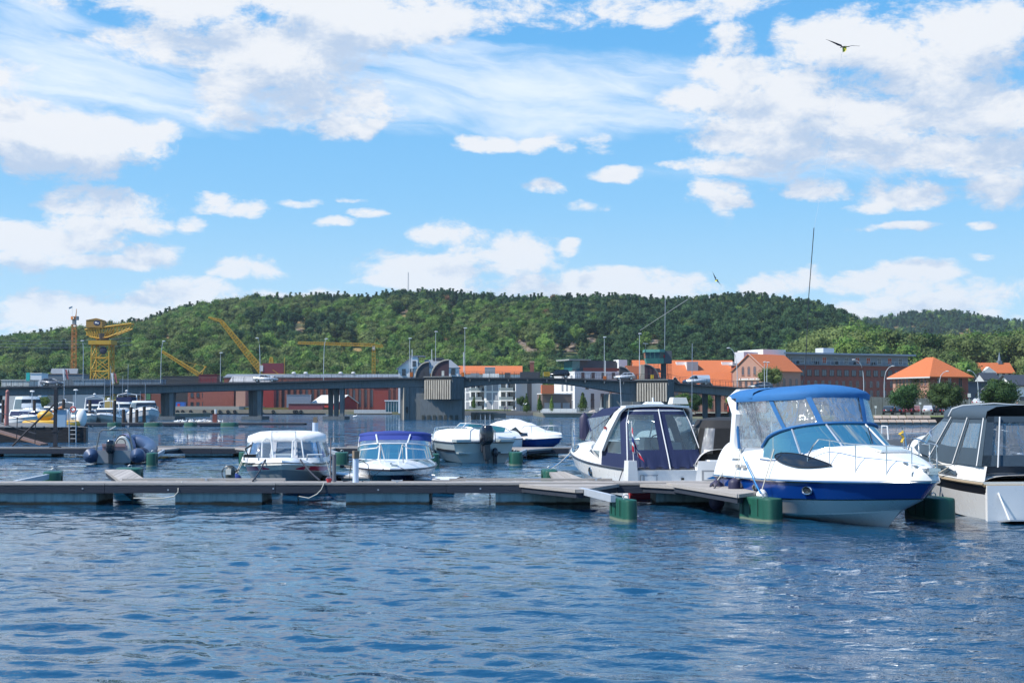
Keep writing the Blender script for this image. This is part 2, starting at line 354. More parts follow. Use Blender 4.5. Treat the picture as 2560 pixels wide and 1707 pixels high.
# ---------------------------------------------------------------- water
def make_water():
    m = bpy.data.materials.new('sea_water'); m.use_nodes = True; t = NT(m.node_tree); b = m.node_tree.nodes['Principled BSDF']
    b.inputs['Base Color'].default_value = (.005, .046, .098, 1); b.inputs['IOR'].default_value = 1.42; b.inputs['Specular IOR Level'].default_value = .5
    geo = t.n('ShaderNodeNewGeometry').outputs['Position']
    sp = t.n('ShaderNodeSeparateXYZ'); t.set(sp.inputs[0], geo); y = sp.outputs[1]; x = sp.outputs[0]
    patch = t.ss(t.noise(t.v('MULTIPLY', geo, (.10, .055, 1)), 1.0, 3, .5), .42, .62)       # gusts: rough and smooth patches
    right = t.ss(x, .5, 5.0)
    rough_k = t.m('MAXIMUM', t.m('MULTIPLY', patch, .8), t.m('MULTIPLY', right, t.m('SUBTRACT', 1.0, t.ss(y, 40, 60))))
    far = t.ss(y, 33, 60)
    rough_k = t.m('MAXIMUM', rough_k, t.m('MULTIPLY', far, .8))
    a = t.noise(t.v('MULTIPLY', geo, (1, 1.5, 1)), 5.5, 3, .55)
    c = t.noise(t.v('MULTIPLY', geo, (1.0, 2.0, 1)), 1.3, 4, .5, .3)
    d = t.noise(t.v('MULTIPLY', geo, (1.0, 1.9, 1)), .33, 4, .55)
    h = t.m('MULTIPLY', a, t.m('MULTIPLY_ADD', rough_k, .020, .0022))
    h = t.m('ADD', h, t.m('MULTIPLY', c, t.m('MULTIPLY_ADD', t.m('MAXIMUM', far, right), .035, .016)))
    h = t.m('ADD', h, t.m('MULTIPLY', d, t.m('MULTIPLY', t.ss(y, 40, 120), .16)))
    bn = t.n('ShaderNodeBump'); bn.inputs['Strength'].default_value = 1; bn.inputs['Distance'].default_value = 1
    t.set(bn.inputs['Height'], h)
    # wavelet slopes taken straight from noise, so that small ripples still tilt the surface where a pixel spans many of them
    def slope(v, sc_, k):
        nd = t.n('ShaderNodeTexNoise'); t.set(nd.inputs['Vector'], v); nd.inputs['Scale'].default_value = sc_; nd.inputs['Detail'].default_value = 3; nd.inputs['Roughness'].default_value = .6
        return t.v('MULTIPLY', t.v('SUBTRACT', nd.outputs['Color'], (.5, .5, .5)), (.8 * k, 1.0 * k, 0))
    gust = t.noise(t.v('MULTIPLY', geo, (.02, .012, 1)), 1.0, 3, .6)
    sf = slope(t.v('MULTIPLY', geo, (.55, 1.1, 1)), 1.5, 3.4); sn = slope(t.v('MULTIPLY', geo, (1, 1.7, 1)), 6.0, .62); sn2 = slope(t.v('MULTIPLY', geo, (.8, 1.8, 1)), 1.6, .23)
    def scl(v, f): nd = t.n('ShaderNodeVectorMath', operation='SCALE'); t.set(nd.inputs[0], v); t.set(nd.inputs['Scale'], f); return nd.outputs[0]
    fk = t.m('MULTIPLY', t.ss(y, 34, 80), t.m('MULTIPLY_ADD', gust, .9, .55))
    nrm = t.v('ADD', bn.outputs[0], t.v('ADD', scl(sf, fk), t.v('ADD', scl(sn, t.m('MAXIMUM', rough_k, .38)), sn2)))
    t.set(b.inputs['Normal'], t.v('NORMALIZE', nrm))
    t.set(b.inputs['Roughness'], t.m('MULTIPLY_ADD', t.ss(y, 30, 300), .06, .008))
    # displaced near water as real waves, flat beyond
    NY, NX = 760, 460
    ys = 6.0 * (95 / 6.0) ** (np.linspace(0, 1, NY)); hx = np.linspace(-1, 1, NX)
    Y = np.repeat(ys[:, None], NX, 1); X = hx[None, :] * (Y * .46 + 2.5)
    rs = np.random.RandomState(3); Z = np.zeros_like(X)
    for i in range(46):
        lam = 10 ** rs.uniform(-.50, .36); th = rs.normal(0.35, .75); k = 2 * pi / lam
        amp = .0023 * lam ** .52
        cell = Y * 0 + 1; samp = np.gradient(ys)[:, None]
        fade = np.clip(lam / (3.0 * samp) - 1, 0, 1)
        Z += amp * fade * np.sin(k * (X * math.sin(th) + Y * math.cos(th)) + rs.uniform(0, 6.28) + .6 * np.sin(.35 * X + .2 * Y + i))
    edge = np.clip((95 - Y) / 25, 0, 1) * np.clip((1 - np.abs(hx))[None, :] * 14, 0, 1) * np.clip((Y - 6) / 1.0, 0, 1)
    Z *= edge
    V = np.stack([X, Y, Z], -1).reshape(-1, 3)
    idx = np.arange(NY * NX).reshape(NY, NX)
    Fq = np.stack([idx[:-1, :-1], idx[:-1, 1:], idx[1:, 1:], idx[1:, :-1]], -1).reshape(-1, 4).tolist()
    V = V.tolist(); n0 = len(V)
    # outer skirt: to both sides, towards the camera and out to the far shore
    ex = [(-900, 6, 0), (900, 6, 0), (-900, 95, 0), (900, 95, 0), (-900, -300, 0), (900, -300, 0), (-900, 476, 0), (900, 476, 0)]
    V += ex
    Ltop, Rtop = idx[-1, 0], idx[-1, -1]
    Fl = Fq + [tuple([n0 + 0] + [int(idx[0, 0])] + [int(q) for q in idx[1:, 0]] + [n0 + 2])] + [tuple([n0 + 1, n0 + 3] + [int(q) for q in idx[::-1, -1]])]
    Fl += [(n0 + 4, n0 + 5, n0 + 1) + tuple(int(q) for q in idx[0, ::-1]) + (n0 + 0,), (n0 + 2,) + tuple(int(q) for q in idx[-1, :]) + (n0 + 3, n0 + 7, n0 + 6)]
    me = bpy.data.meshes.new('water'); me.from_pydata(V, [], Fl); me.materials.append(m); me.polygons.foreach_set('use_smooth', [True] * len(me.polygons)); me.update()
    o = bpy.data.objects.new('water', me); link(o); tag(o, 'rippled dark blue harbour water', kind='structure')
    bed = MB(); bed.box((0, 90, -6), (1800, 780, .4)); bed.build('seabed', mat('mud', (.03, .035, .03), .95), kind='structure')
make_water()
# ---------------------------------------------------------------- boat kit (local frame: x to the bow, y to port, z up, z = 0 waterline)
def lev(L, hb, z0, z1, p=3.0, q=.75, x0=0.0, zp=2.0):
    def P(s, w=1.0):
        s_ = min(max(s, 0), 1)
        return Vector((x0 + s_ * (L - x0), w * hb * (1 - s_ ** p) ** q * (.93 + .07 * math.sin(min(1, s_ * 1.6) * pi / 2)), z0 + (z1 - z0) * s_ ** zp))
    return P
SS = [0, .08, .16, .24, .32, .40, .48, .56, .64, .71, .77, .83, .88, .92, .955, .98, .993, 1.0]
def shell(mb, A, B, inner=0, sides=(1, -1), nsub=1):
    for w in sides:
        ra = [A(s, w) for s in SS]; rb = [B(s, w) for s in SS]
        if w > 0: mb.loft([ra, rb], False)
        else: mb.loft([rb, ra], False)
    return mb
def hullset(root, lv, mats, names, smooth=True):
    """lv: level functions keel..sheer; mats one per band"""
    out = []
    for i in range(len(lv) - 1):
        if i and mats[i] is mats[i - 1] and names[i] == names[i - 1]:
            continue
        j = i + 1
        while j < len(lv) - 1 and names[j] == names[i]: j += 1
        mb = MB()
        for k in range(i, j):
            shell(mb, lv[k], lv[k + 1])
            a, b = lv[k](0, 1), lv[k + 1](0, 1); c, d = lv[k + 1](0, -1), lv[k](0, -1)
            mb.quad(a, d, c, b)
        out.append(mb.build(names[i], mats[i], root, smooth=smooth))
    return out
def deckfield(mb, S, h, s0=0.0, s1=1.0, nw=16, inset=1.0, ns=26):
    rings = []
    for i in range(ns + 1):
        s = s0 + (s1 - s0) * i / ns
        rings.append([S(s, -1 + 2 * k / nw) * 1.0 + Vector((0, 0, h(s, -1 + 2 * k / nw))) for k in range(nw + 1)])
    return mb.loft(rings, False)
def Uc(phi, xa, xf, hw, p=3.0):
    c, s = math.cos(phi), math.sin(phi)
    return xa + (xf - xa) * max(c, 0) ** (2 / p), hw * (1 if s >= 0 else -1) * abs(s) ** (2 / p)
def ucurve(xa, xf, hw, zf, p=3.0, a0=90, a1=-90, n=28):
    out = []
    for i in range(n + 1):
        ph = R(a0 + (a1 - a0) * i / n); x, y = Uc(ph, xa, xf, hw, p); out.append(Vector((x, y, zf(ph, x, y) if callable(zf) else zf)))
    return out
def arcl(c, n=40):
    L_ = [0]
    for a_, b_ in zip(c, c[1:]): L_.append(L_[-1] + (b_ - a_).length)
    o = []; k = 0
    for i in range(n + 1):
        t_ = L_[-1] * i / n
        while k < len(c) - 2 and L_[k + 1] < t_: k += 1
        o.append(c[k].lerp(c[k + 1], min(1, max(0, (t_ - L_[k]) / max(1e-9, L_[k + 1] - L_[k])))))
    return o
def sub(c, a, b):
    """stretch of a polyline between fractions a..b"""
    n = len(c) - 1; o = []
    m = max(2, int((b - a) * n) + 1)
    for i in range(m + 1):
        f = (a + (b - a) * i / m) * n; k = min(int(f), n - 1); o.append(c[k].lerp(c[k + 1], f - k))
    return o
def lerpc(A, B, f): return [a.lerp(b, f) for a, b in zip(A, B)]
def offc(c, d): return [Vector((p.x, p.y, p.z)) + Vector((p.x * 0, 0, 0)) + (Vector((p.x - CX[0], p.y, 0)).normalized() * d) for p in c]
CX = [0]
def band(mb, A, B, f0=0.0, f1=1.0, a0=0.0, a1=1.0, off=0.0, rows=1):
    A_, B_ = lerpc(A, B, f0), lerpc(A, B, f1); A_, B_ = sub(A_, a0, a1), sub(B_, a0, a1)
    rr = [lerpc(A_, B_, i / rows) for i in range(rows + 1)]
    if off: rr = [offc(q, off) for q in rr]
    return mb.loft(rr, False)
def fender(loc, top, r=.13, h=.55, m=None, label='', topc=None, rope=None, group='fenders hanging from the moored boats'):
    m = m or mat('fender_navy', (.025, .022, .06), .55)
    o = thing('fender', label, 'fender', loc, 0, group)
    b = MB(); pr = [(0, 0), (.45, .0), (.8, .08), (1, .2), (1, .8), (.8, .92), (.42, .99), (.25, 1.04), (0, 1.04)]
    b.loft([[Vector((r * q * math.cos(2 * pi * k / 10), r * q * math.sin(2 * pi * k / 10), h * z)) for k in range(10)] for q, z in pr], True)
    b.build('fender_body', m, o, smooth=True)
    if topc:
        c = MB(); c.loft([[Vector((r * 1.02 * q * math.cos(2 * pi * k / 10), r * 1.02 * q * math.sin(2 * pi * k / 10), h * z)) for k in range(10)] for q, z in ((1, .82), (.85, .93), (.4, 1.03), (0, 1.05))], True); c.build('fender_cap', topc, o, smooth=True)
    t_ = Vector(top) - Vector(loc)
    c = MB(); c.tube([(0, 0, h), t_], .012, 4); c.build('lanyard', rope or rope_w, o)
    return o
def rope(name, pts, r, m, label, sag=0.0, cat='rope', n=10):
    P = [Vector(p) for p in pts]
    if len(P) == 2:
        a, b = P; P = [a.lerp(b, i / n) - Vector((0, 0, sag * 4 * (i / n) * (1 - i / n))) for i in range(n + 1)]
    b = MB(); b.tube(P, r, 5); o = b.build(name, m, None, smooth=True); return tag(o, label, cat, 'mooring ropes')
def outboard(parent, x, y, z, s=1.0, col=None, tilt=0.0, name='outboard_motor'):
    col = col or mat('motor_black', (.01, .012, .02), .22, coat=.4)
    M_ = Matrix.Translation((x, y, z)) @ Matrix.Rotation(tilt, 4, 'Y') @ Matrix.Scale(s, 4)
    b = MB(); b.M = M_
    def ring(cx, z_, lx, ly, p=3.2): return [Vector((cx + lx * math.copysign(abs(math.cos(a)) ** (2 / p), math.cos(a)), ly * math.copysign(abs(math.sin(a)) ** (2 / p), math.sin(a)), z_)) for a in [2 * pi * k / 14 for k in range(14)]]
    b.loft([ring(-.12, .05, .17, .13), ring(-.14, .15, .28, .19), ring(-.15, .40, .31, .20), ring(-.17, .58, .28, .18), ring(-.19, .66, .20, .14), ring(-.2, .69, .06, .05)], True, True)
    cow = b.build(name, col, parent, smooth=True)
    c = MB(); c.M = M_; c.box((-.10, 0, -.18), (.20, .16, .5), taper=1.2); c.box((-.12, 0, -.58), (.15, .07, .5)); c.box((-.2, 0, -.60), (.4, .22, .02)); c.sphere((-.12, 0, -.80), .10, 8, 6, (2, .8, .9)); c.box((-.10, 0, -.95), (.12, .02, .25))
    for k in range(3): c.box((-.36, .09 * math.cos(k * 2.09), -.80 + .09 * math.sin(k * 2.09)), (.03, .13, .07), rx=k * 2.09 + .4)
    c.box((.06, 0, -.02), (.14, .22, .26)); leg = c.build('motor_leg', mat('motor_grey', (.03, .035, .045), .35), parent)
    d = MB(); d.M = M_; d.box((-.42, -.06, .42), (.02, .10, .05), rz=0); d.build('motor_badge', white, parent)
    return cow
def rails(parent, S, h, s0, s1, posts, hh=.5, inset=.93, both=True, lean=0.0, r=.013, closed=True, name='bow_rail'):
    b = MB(); zz = lambda s, w: S(s, w * inset) + Vector((0, 0, h(s, w * inset)))
    n = 14; port = [zz(s0 + (s1 - s0) * i / n, 1) + Vector((lean * .3, 0, hh * min(1, (i + .6) / 2.2))) for i in range(n + 1)]
    stb = [Vector((p.x, -p.y, p.z)) for p in port]
    if closed: b.tube([zz(s0, 1)] + port + stb[::-1] + [zz(s0, -1)], r, 5)
    else: b.tube([zz(s0, 1)] + port + [zz(s1, 1)], r, 5); b.tube([zz(s0, -1)] + stb + [zz(s1, -1)], r, 5)
    for s in posts:
        for w in (1, -1):
            f = (s - s0) / (s1 - s0) * n; k = min(int(f), n - 1); tp = port[k].lerp(port[k + 1], f - k); tp = Vector((tp.x, tp.y * w, tp.z))
            b.tube([zz(s, w) - Vector((.0, 0, .03)), tp], r * .9, 5)
    return b.build(name, chrome, parent, smooth=True)
def tube_o(name, pts, r, m, parent, n=6):
    b = MB(); b.tube(pts, r, n); return b.build(name, m, parent, smooth=True)

# ---------------------------------------------------------------- big blue and white cruiser
def heading(deg): return R(deg)
def cruiser_blue():
    a = R(-90 + 16)                                   # bow points at the camera and to the right
    tip = Vector((7.58, 25.35, 0)); L = 6.55
    loc = tip - Vector((math.cos(a), math.sin(a), 0)) * L
    o = thing('motor_cruiser', 'large white motor cruiser with bright blue hull stripe and blue canopy', 'boat', loc, a)
    hb = 1.42
    keel = lev(4.95, .03, -.40, -.10, 4, 1); chn = lev(5.45, hb * .86, .03, .30, 2.3, .8, zp=2.6); chn2 = lev(5.50, hb * .875, .055, .335, 2.3, .8, zp=2.6)
    mid0 = lev(6.12, hb * .955, .34, .56, 2.6, .72); mid = lev(6.15, hb * .97, .37, .585, 2.7, .72); she = lev(L - .05, hb, .74, .90, 3.1, .70); she2 = lev(L, hb * 1.01, .77, .93, 3.1, .70)
    hullset(o, [keel, chn, chn2, mid0], [gel] * 3, ['hull'] * 3)
    hullset(o, [mid0, mid], [darkgel], ['pinstripe']); hullset(o, [mid, she], [bluegel], ['blue_stripe'])
    hullset(o, [she, she2], [gel], ['rub_strake'])
    rb = MB()
    for w in (1, -1): rb.tube([she(s, w * 1.012) for s in SS], .028, 6)
    rb.build('rub_rail', chrome, o, smooth=True)
    pw = lambda s: 7 - 3.4 * min(1, max(0, (s - .48) / .3))
    def h(s, w):
        body = .17 + .50 * min(1, max(0, (1.0 - s) / .30)) ** .75 + .10 * max(0, min(1, (.62 - s) / .3))
        if s < .56 and s > .06:
            k = min(1, (.56 - s) / .04, (s - .06) / .04); well = min(1, max(0, (.80 - abs(w)) / .06)); 
            return body * (1 - abs(w) ** pw(s)) - k * well * (body + .35)
        return body * (1 - abs(w) ** pw(s))
    d = MB(); deckfield(d, she2, h, nw=110, ns=90); d.build('deck', gel, o, smooth=True)
    S2 = lambda s, w=1.0: she2(s, w)
    # platform
    b = MB(); b.prism([(-.55, -1.0), (.05, -1.2), (.05, 1.2), (-.55, 1.0)], .28, .36); b.build('swim_platform', gel, o)
    # windscreen
    zb = lambda ph, x, y: 1.46 + .02 * math.cos(ph)
    def zdk(x, y):
        s = x / L; w = y / max(.2, S2(s, 1).y); return S2(s, w).z + (.17 + .50 * min(1, max(0, (1.0 - s) / .30)) ** .75 + .10 * max(0, min(1, (.62 - s) / .3))) * (1 - min(1, abs(w)) ** pw(s)) - .015
    base = ucurve(2.15, 4.30, 1.24, lambda ph, x, y: zdk(x, y), 2.5)
    top = ucurve(2.05, 3.52, 1.14, lambda ph, x, y: 1.42 + .52 * max(0, math.cos(ph)) ** .42, 2.5)
    CX[0] = 1.5
    g = MB(); band(g, base, top, .02, .98, .01, .99, rows=3); ws = g.build('windscreen', tglass, o, smooth='all')
    tube_o('screen_frame', base, .022, chrome, o); tube_o('screen_top_frame', top, .022, mat('frame_blue', (.03, .06, .16), .5), o)
    for f in (.20, .405, .60, .80):
        A = sub(base, f, f + .001)[0]; B = sub(top, f, f + .001)[0]; tube_o('screen_mullion', [A, B], .024, alu, o, 5)
    # canopy
    edge = ucurve(.95, 3.16, 1.20, lambda ph, x, y: 2.47 + .05 * math.cos(ph), 3.0)
    low = ucurve(.95, 3.50, 1.16, lambda ph, x, y: 1.42 + .52 * max(0, math.cos(ph)) ** .42, 2.6)
    # curtains fall from the canopy edge to the screen top, and beside the cockpit to the coaming
    c = MB(); band(c, top, edge, .0, 1.0, .0, 1.0, rows=5); cur = c.build('clear_curtain', vinyl, o, smooth='all')
    for w in (1, -1):
        c = MB(); s0, s1 = (Vector((2.05, 1.14 * w, 1.42)), Vector((.95, 1.20 * w, 2.47)))
        c.add([(2.10, 1.14 * w, 1.42), (1.15, 1.24 * w, 1.38), (.98, 1.20 * w, 2.47), (1.7, 1.20 * w, 2.47)], [(0, 1, 2, 3)]); c.build('side_curtain', vinyl, o)
    for f, wd in ((.155, .012), (.40, .016), (.625, .016), (.845, .012)):
        c = MB(); A = lerpc(top, edge, .0); B = lerpc(top, edge, 1.0)
        c.loft([offc(sub(A, f - wd, f + wd), .015), offc(sub(lerpc(top, edge, .5), f - wd, f + wd), .03), offc(sub(B, f - wd, f + wd), .015)], False)
        c.build('curtain_strip', blue, o)
    tube_o('curtain_hem', offc(top, .02), .034, blue, o)
    for w in (1, -1): tube_o('curtain_edge', [(1.15, 1.25 * w, 1.37), (1.0, 1.23 * w, 2.0), (.98, 1.2 * w, 2.47)], .035, blue, o)
    rr = []
    for k, (dx, dw, dz) in enumerate([(.03, 1.035, -.11), (.05, 1.04, .0), (.02, .97, .06), (-.1, .80, .135), (-.3, .52, .185), (-.6, .22, .21), (-.9, .0, .215)]):
        fr = [Vector((.72 + (p.x + dx - .72) if k < 4 else p.x + dx, p.y * dw, p.z + dz)) for p in edge]
        bk = [Vector((.72, p.y * dw, 2.44 + dz)) for p in edge]
        rr.append([q if q.x > .74 else Vector((.74, q.y, q.z)) for q in fr])
    c = MB(); c.loft(rr, False); c.build('canopy', blue, o, smooth='all')
    # roof behind, over to the arch
    c = MB(); c.loft([[Vector((x, 1.24 * math.sin(t_), 2.44 + .25 * math.cos(t_) ** .6 - (.05 if x < .6 else 0))) for t_ in [R(-90 + 15 * k) for k in range(13)]] for x in (1.75, 1.2, .75, .55)], False); c.build('canopy_rear', blue, o, smooth='all')
    # arch
    def arch(x0, x1, z0, zt, hw, th, m, nm):
        pts = [(x0, hw, z0), (x0 - .10, hw * 1.0, z0 + .35), (x0 - .02, hw * .99, zt - .5), (x1, hw * .95, zt - .15), (x1 + .08, hw * .82, zt), (x1 + .1, 0, zt + .05)]
        pts = pts + [(p[0], -p[1], p[2]) for p in pts[-2::-1]]
        b = MB(); rings = []
        for i, p in enumerate(pts):
            p = Vector(p); wdt = .24 if i in (0, len(pts) - 1) else .13; ny = 1 if p.y > .01 else (-1 if p.y < -.01 else 0)
            up = Vector((0, ny, 0)) if abs(p.y) > hw * .9 else Vector((0, ny * .4, 1)).normalized()
            rings.append([p + Vector((-wdt, 0, 0)) - up * th, p + Vector((wdt, 0, 0)) - up * th, p + Vector((wdt * .8, 0, 0)) + up * th, p + Vector((-wdt * .8, 0, 0)) + up * th])
        b.loft(rings, True, True); return b.build(nm, m, o, smooth=True)
    arch(1.0, .62, 1.15, 2.60, 1.26, .045, gel, 'radar_arch')
    # interior
    b = MB(); b.box((2.1, .62, 1.35), (.5, .5, .5), taper=.85); b.box((1.95, .62, 1.7), (.16, .48, .55)); b.build('helm_seat', mat('seat_cream', (.62, .62, .55), .6), o, smooth=True)
    b = MB(); b.sphere((2.75, -.2, 1.55), .4, 12, 8, (1.0, 1.6, .5)); b.build('sun_pad', mat('seat_aqua', (.55, .70, .62), .6), o, smooth=True)
    b = MB(); b.tube([(2.75 + .0, .62 + .18 * math.cos(k * pi / 6), 1.72 + .18 * math.sin(k * pi / 6)) for k in range(13)], .016, 5); b.build('steering_wheel', blackp, o)
    tube_o('canopy_pole', [(1.3, 1.1, 1.4), (1.7, 1.05, 2.45)], .014, white, o, 5)
    # side window (long dark almond) on each side, portholes, vents
    for w in (1, -1):
        def wp_(s, q_, e=.024):
            ww = (1 - q_) ** (1 / pw(s)); bd = .17 + .50 * min(1, max(0, (1.0 - s) / .30)) ** .75 + .10 * max(0, min(1, (.62 - s) / .3)); p = S2(s, w * ww) + Vector((0, 0, bd * q_)); return p + Vector((0, w * e, e * 1.2))
        rows = []; nn_ = 22
        for i in range(nn_ + 1):
            u_ = math.cos(pi * i / nn_); s = .565 + .145 * u_; cc_ = .50 - .10 * u_; hh_ = .17 * math.sqrt(max(0, 1 - u_ * u_)) * (1 - max(0, u_)) ** .4
            rows.append([wp_(s, cc_ - hh_ + 2 * hh_ * j / 8) for j in range(9)])
        c = MB(); c.loft(rows, False); c.build('cabin_window', dglass, o, smooth='all')
        pts = [r_[0] for r_ in rows] + [r_[-1] for r_ in rows[::-1]]
        tube_o('window_trim', pts + [pts[0]], .012, blackp, o, 5)
        for s, rx in ((.33, .085), (.63, .14)):
            p = mid(s, w).lerp(she(s, w), .48); q = mid(s + .03, w).lerp(she(s + .03, w), .48); dr = (q - p).normalized(); nrm = Vector((-dr.y, dr.x, .0)) * w; nrm = (nrm if nrm.y * w > 0 else -nrm)
            ring = [p + nrm * .02 + dr * (rx * math.cos(k * pi / 8)) + Vector((0, 0, 1)) * (.075 * math.sin(k * pi / 8)) for k in range(17)]
            tube_o('porthole_ring', ring, .017, chrome, o, 6)
            c = MB(); c.add([p + nrm * .015] + ring[:-1], [(0, k + 1, (k + 1) % 16 + 1) for k in range(16)]); c.build('porthole', dglass, o)
        c = MB()
        for k in range(2): 
            p = S2(.20 + .045 * k, w * .985); c.box(p + Vector((0, w * .012, .22)), (.20, .02, .07))
        c.build('air_vent', mat('vent_grey', (.35, .35, .34), .5), o)
    # fore hatch, recess, cleats, pulpit
    p = S2(.775, 0); b = MB(); b.box((p.x, 0, p.z + h(.775, 0) + .02), (.50, .56, .03), ry=.12); b.build('deck_hatch', mat('hatch_acrylic', (.40, .52, .54), .15), o)
    b = MB(); b.box((p.x, 0, p.z + h(.775, 0) + .012), (.58, .64, .03), ry=.12); b.build('hatch_frame', gel, o)
    for s in (.93, .96): 
        for w in (.55, -.55): b = MB(); q = S2(s, w); b.box((q.x, q.y, q.z + h(s, w) + .02), (.12, .035, .035)); b.build('cleat', chrome, o)
    b = MB(); b.box((L - .12, 0, 1.12), (.42, .24, .05), ry=-.03); b.box((L + .02, 0, 1.1), (.1, .16, .12)); b.build('anchor_roller', chrome, o)
    rails(o, S2, h, .60, .965, (.70, .80, .90), hh=.52, inset=.90, closed=False)
    # wiper and whip
    tube_o('wiper', [(4.25, .15, 1.55), (3.75, .35, 1.85)], .012, blackp, o, 4)
    c = MB(); c.box((-.0, 0, .62), (.02, 2.2, .5)); c.build('transom', gel, o)
    for s, nm in ((.17, 'a'),):
        pass
    # fenders and lines on the side towards the camera
    T = Matrix.Translation(loc) @ Matrix.Rotation(a, 4, 'Z')
    def wp(s, z, out=.12, w=-1): q = she(s, w); q = Vector((q.x, q.y + w * out, z)); return T @ q
    fender(wp(.08, .02, .16), T @ Vector((.5, -1.2, 1.0)), .17, .62, label='fat dark purple fender at the stern corner of the blue striped cruiser')
    fender(wp(.22, .32, .14), T @ Vector((1.3, -1.28, 1.35)), .13, .42, label='dark purple fender above the green float, beside the blue hull stripe')
    fender(wp(.42, -.10, .16), T @ Vector((2.8, -1.25, 1.40)), .125, .66, topc=white, label='white topped purple fender touching the water against the white hull')
    return o, T, she2
A_o, A_T, A_S = cruiser_blue()
# ---------------------------------------------------------------- other boats
def simple_hull(o, L, hb, zs, zb, cols, draft=-.25, stripe=.5, names=('hull', 'hull_side'), stem=.86, rail=True, deckh=None, fl=.86):
    keel = lev(L * stem * .96, .03, draft, draft * .3, 4, 1); chn = lev(L * stem, hb * fl, .02, zb * .35, 2.4, .8, zp=2.6)
    mid = lev(L * (stem + (1 - stem) * .7), hb * (fl + (1 - fl) * .75), zs * stripe, zb * (stripe + .15), 2.7, .74); she = lev(L, hb, zs, zb, 3.0, .70)
    if cols[0] is cols[1]: hullset(o, [keel, chn, mid, she], [cols[0]] * 3, [names[0]] * 3)
    else: hullset(o, [keel, chn, mid], [cols[0]] * 2, [names[0]] * 2); hullset(o, [mid, she], [cols[1]], [names[1]])
    if rail:
        b = MB()
        for w in (1, -1): b.tube([she(s, w * 1.01) for s in SS], .028, 5)
        b.tube([she(0, 1), she(0, -1)], .025, 5); b.build('rub_rail', rail if rail is not True else mat('rail_grey', (.25, .26, .27), .5), o, smooth=True)
    d = MB(); deckfield(d, she, deckh or (lambda s, w: .06 * (1 - w * w)), nw=24, ns=40); d.build('deck', gel, o, smooth=True)
    return keel, chn, mid, she
def screen(o, xa, xf, hw, z0, hh, rake=.45, tint=None, mull=(.3, .7), frame=None, nm='windscreen', a=(.03, .97)):
    tint = tint or tglass; frame = frame or alu; CX[0] = xa
    base = ucurve(xa, xf, hw, z0, 2.6); top = ucurve(xa - .05, xf - rake, hw * .93, lambda ph, x, y: z0 + hh * max(0, math.cos(ph)) ** .3, 2.6)
    g = MB(); band(g, base, top, .02, .98, a[0], a[1], rows=2); g.build(nm, tint, o, smooth='all')
    tube_o('screen_frame', top, .02, frame, o); tube_o('screen_base', base, .016, frame, o)
    for f in mull: tube_o('screen_mullion', [sub(base, f, f + .001)[0], sub(top, f, f + .001)[0]], .022, frame, o, 5)
    return base, top
def cap_roof(o, edge, crown, m, nm='canopy', xback=0.0, drop=.1, inset=((1.03, -.0), (1.0, .5), (.8, .85), (.45, .97), (0, 1.0)), smooth='all'):
    rr = [[Vector((p.x, p.y * 1.02, p.z - drop)) for p in edge]]
    x_m = max(p.x for p in edge)
    for w_, z_ in inset: rr.append([Vector((xback + (p.x - xback) * (1 - (1 - min(w_, 1)) * .35), p.y * w_, p.z + crown * z_)) for p in edge])
    c = MB(); c.loft(rr, False); return c.build(nm, m, o, smooth=smooth)

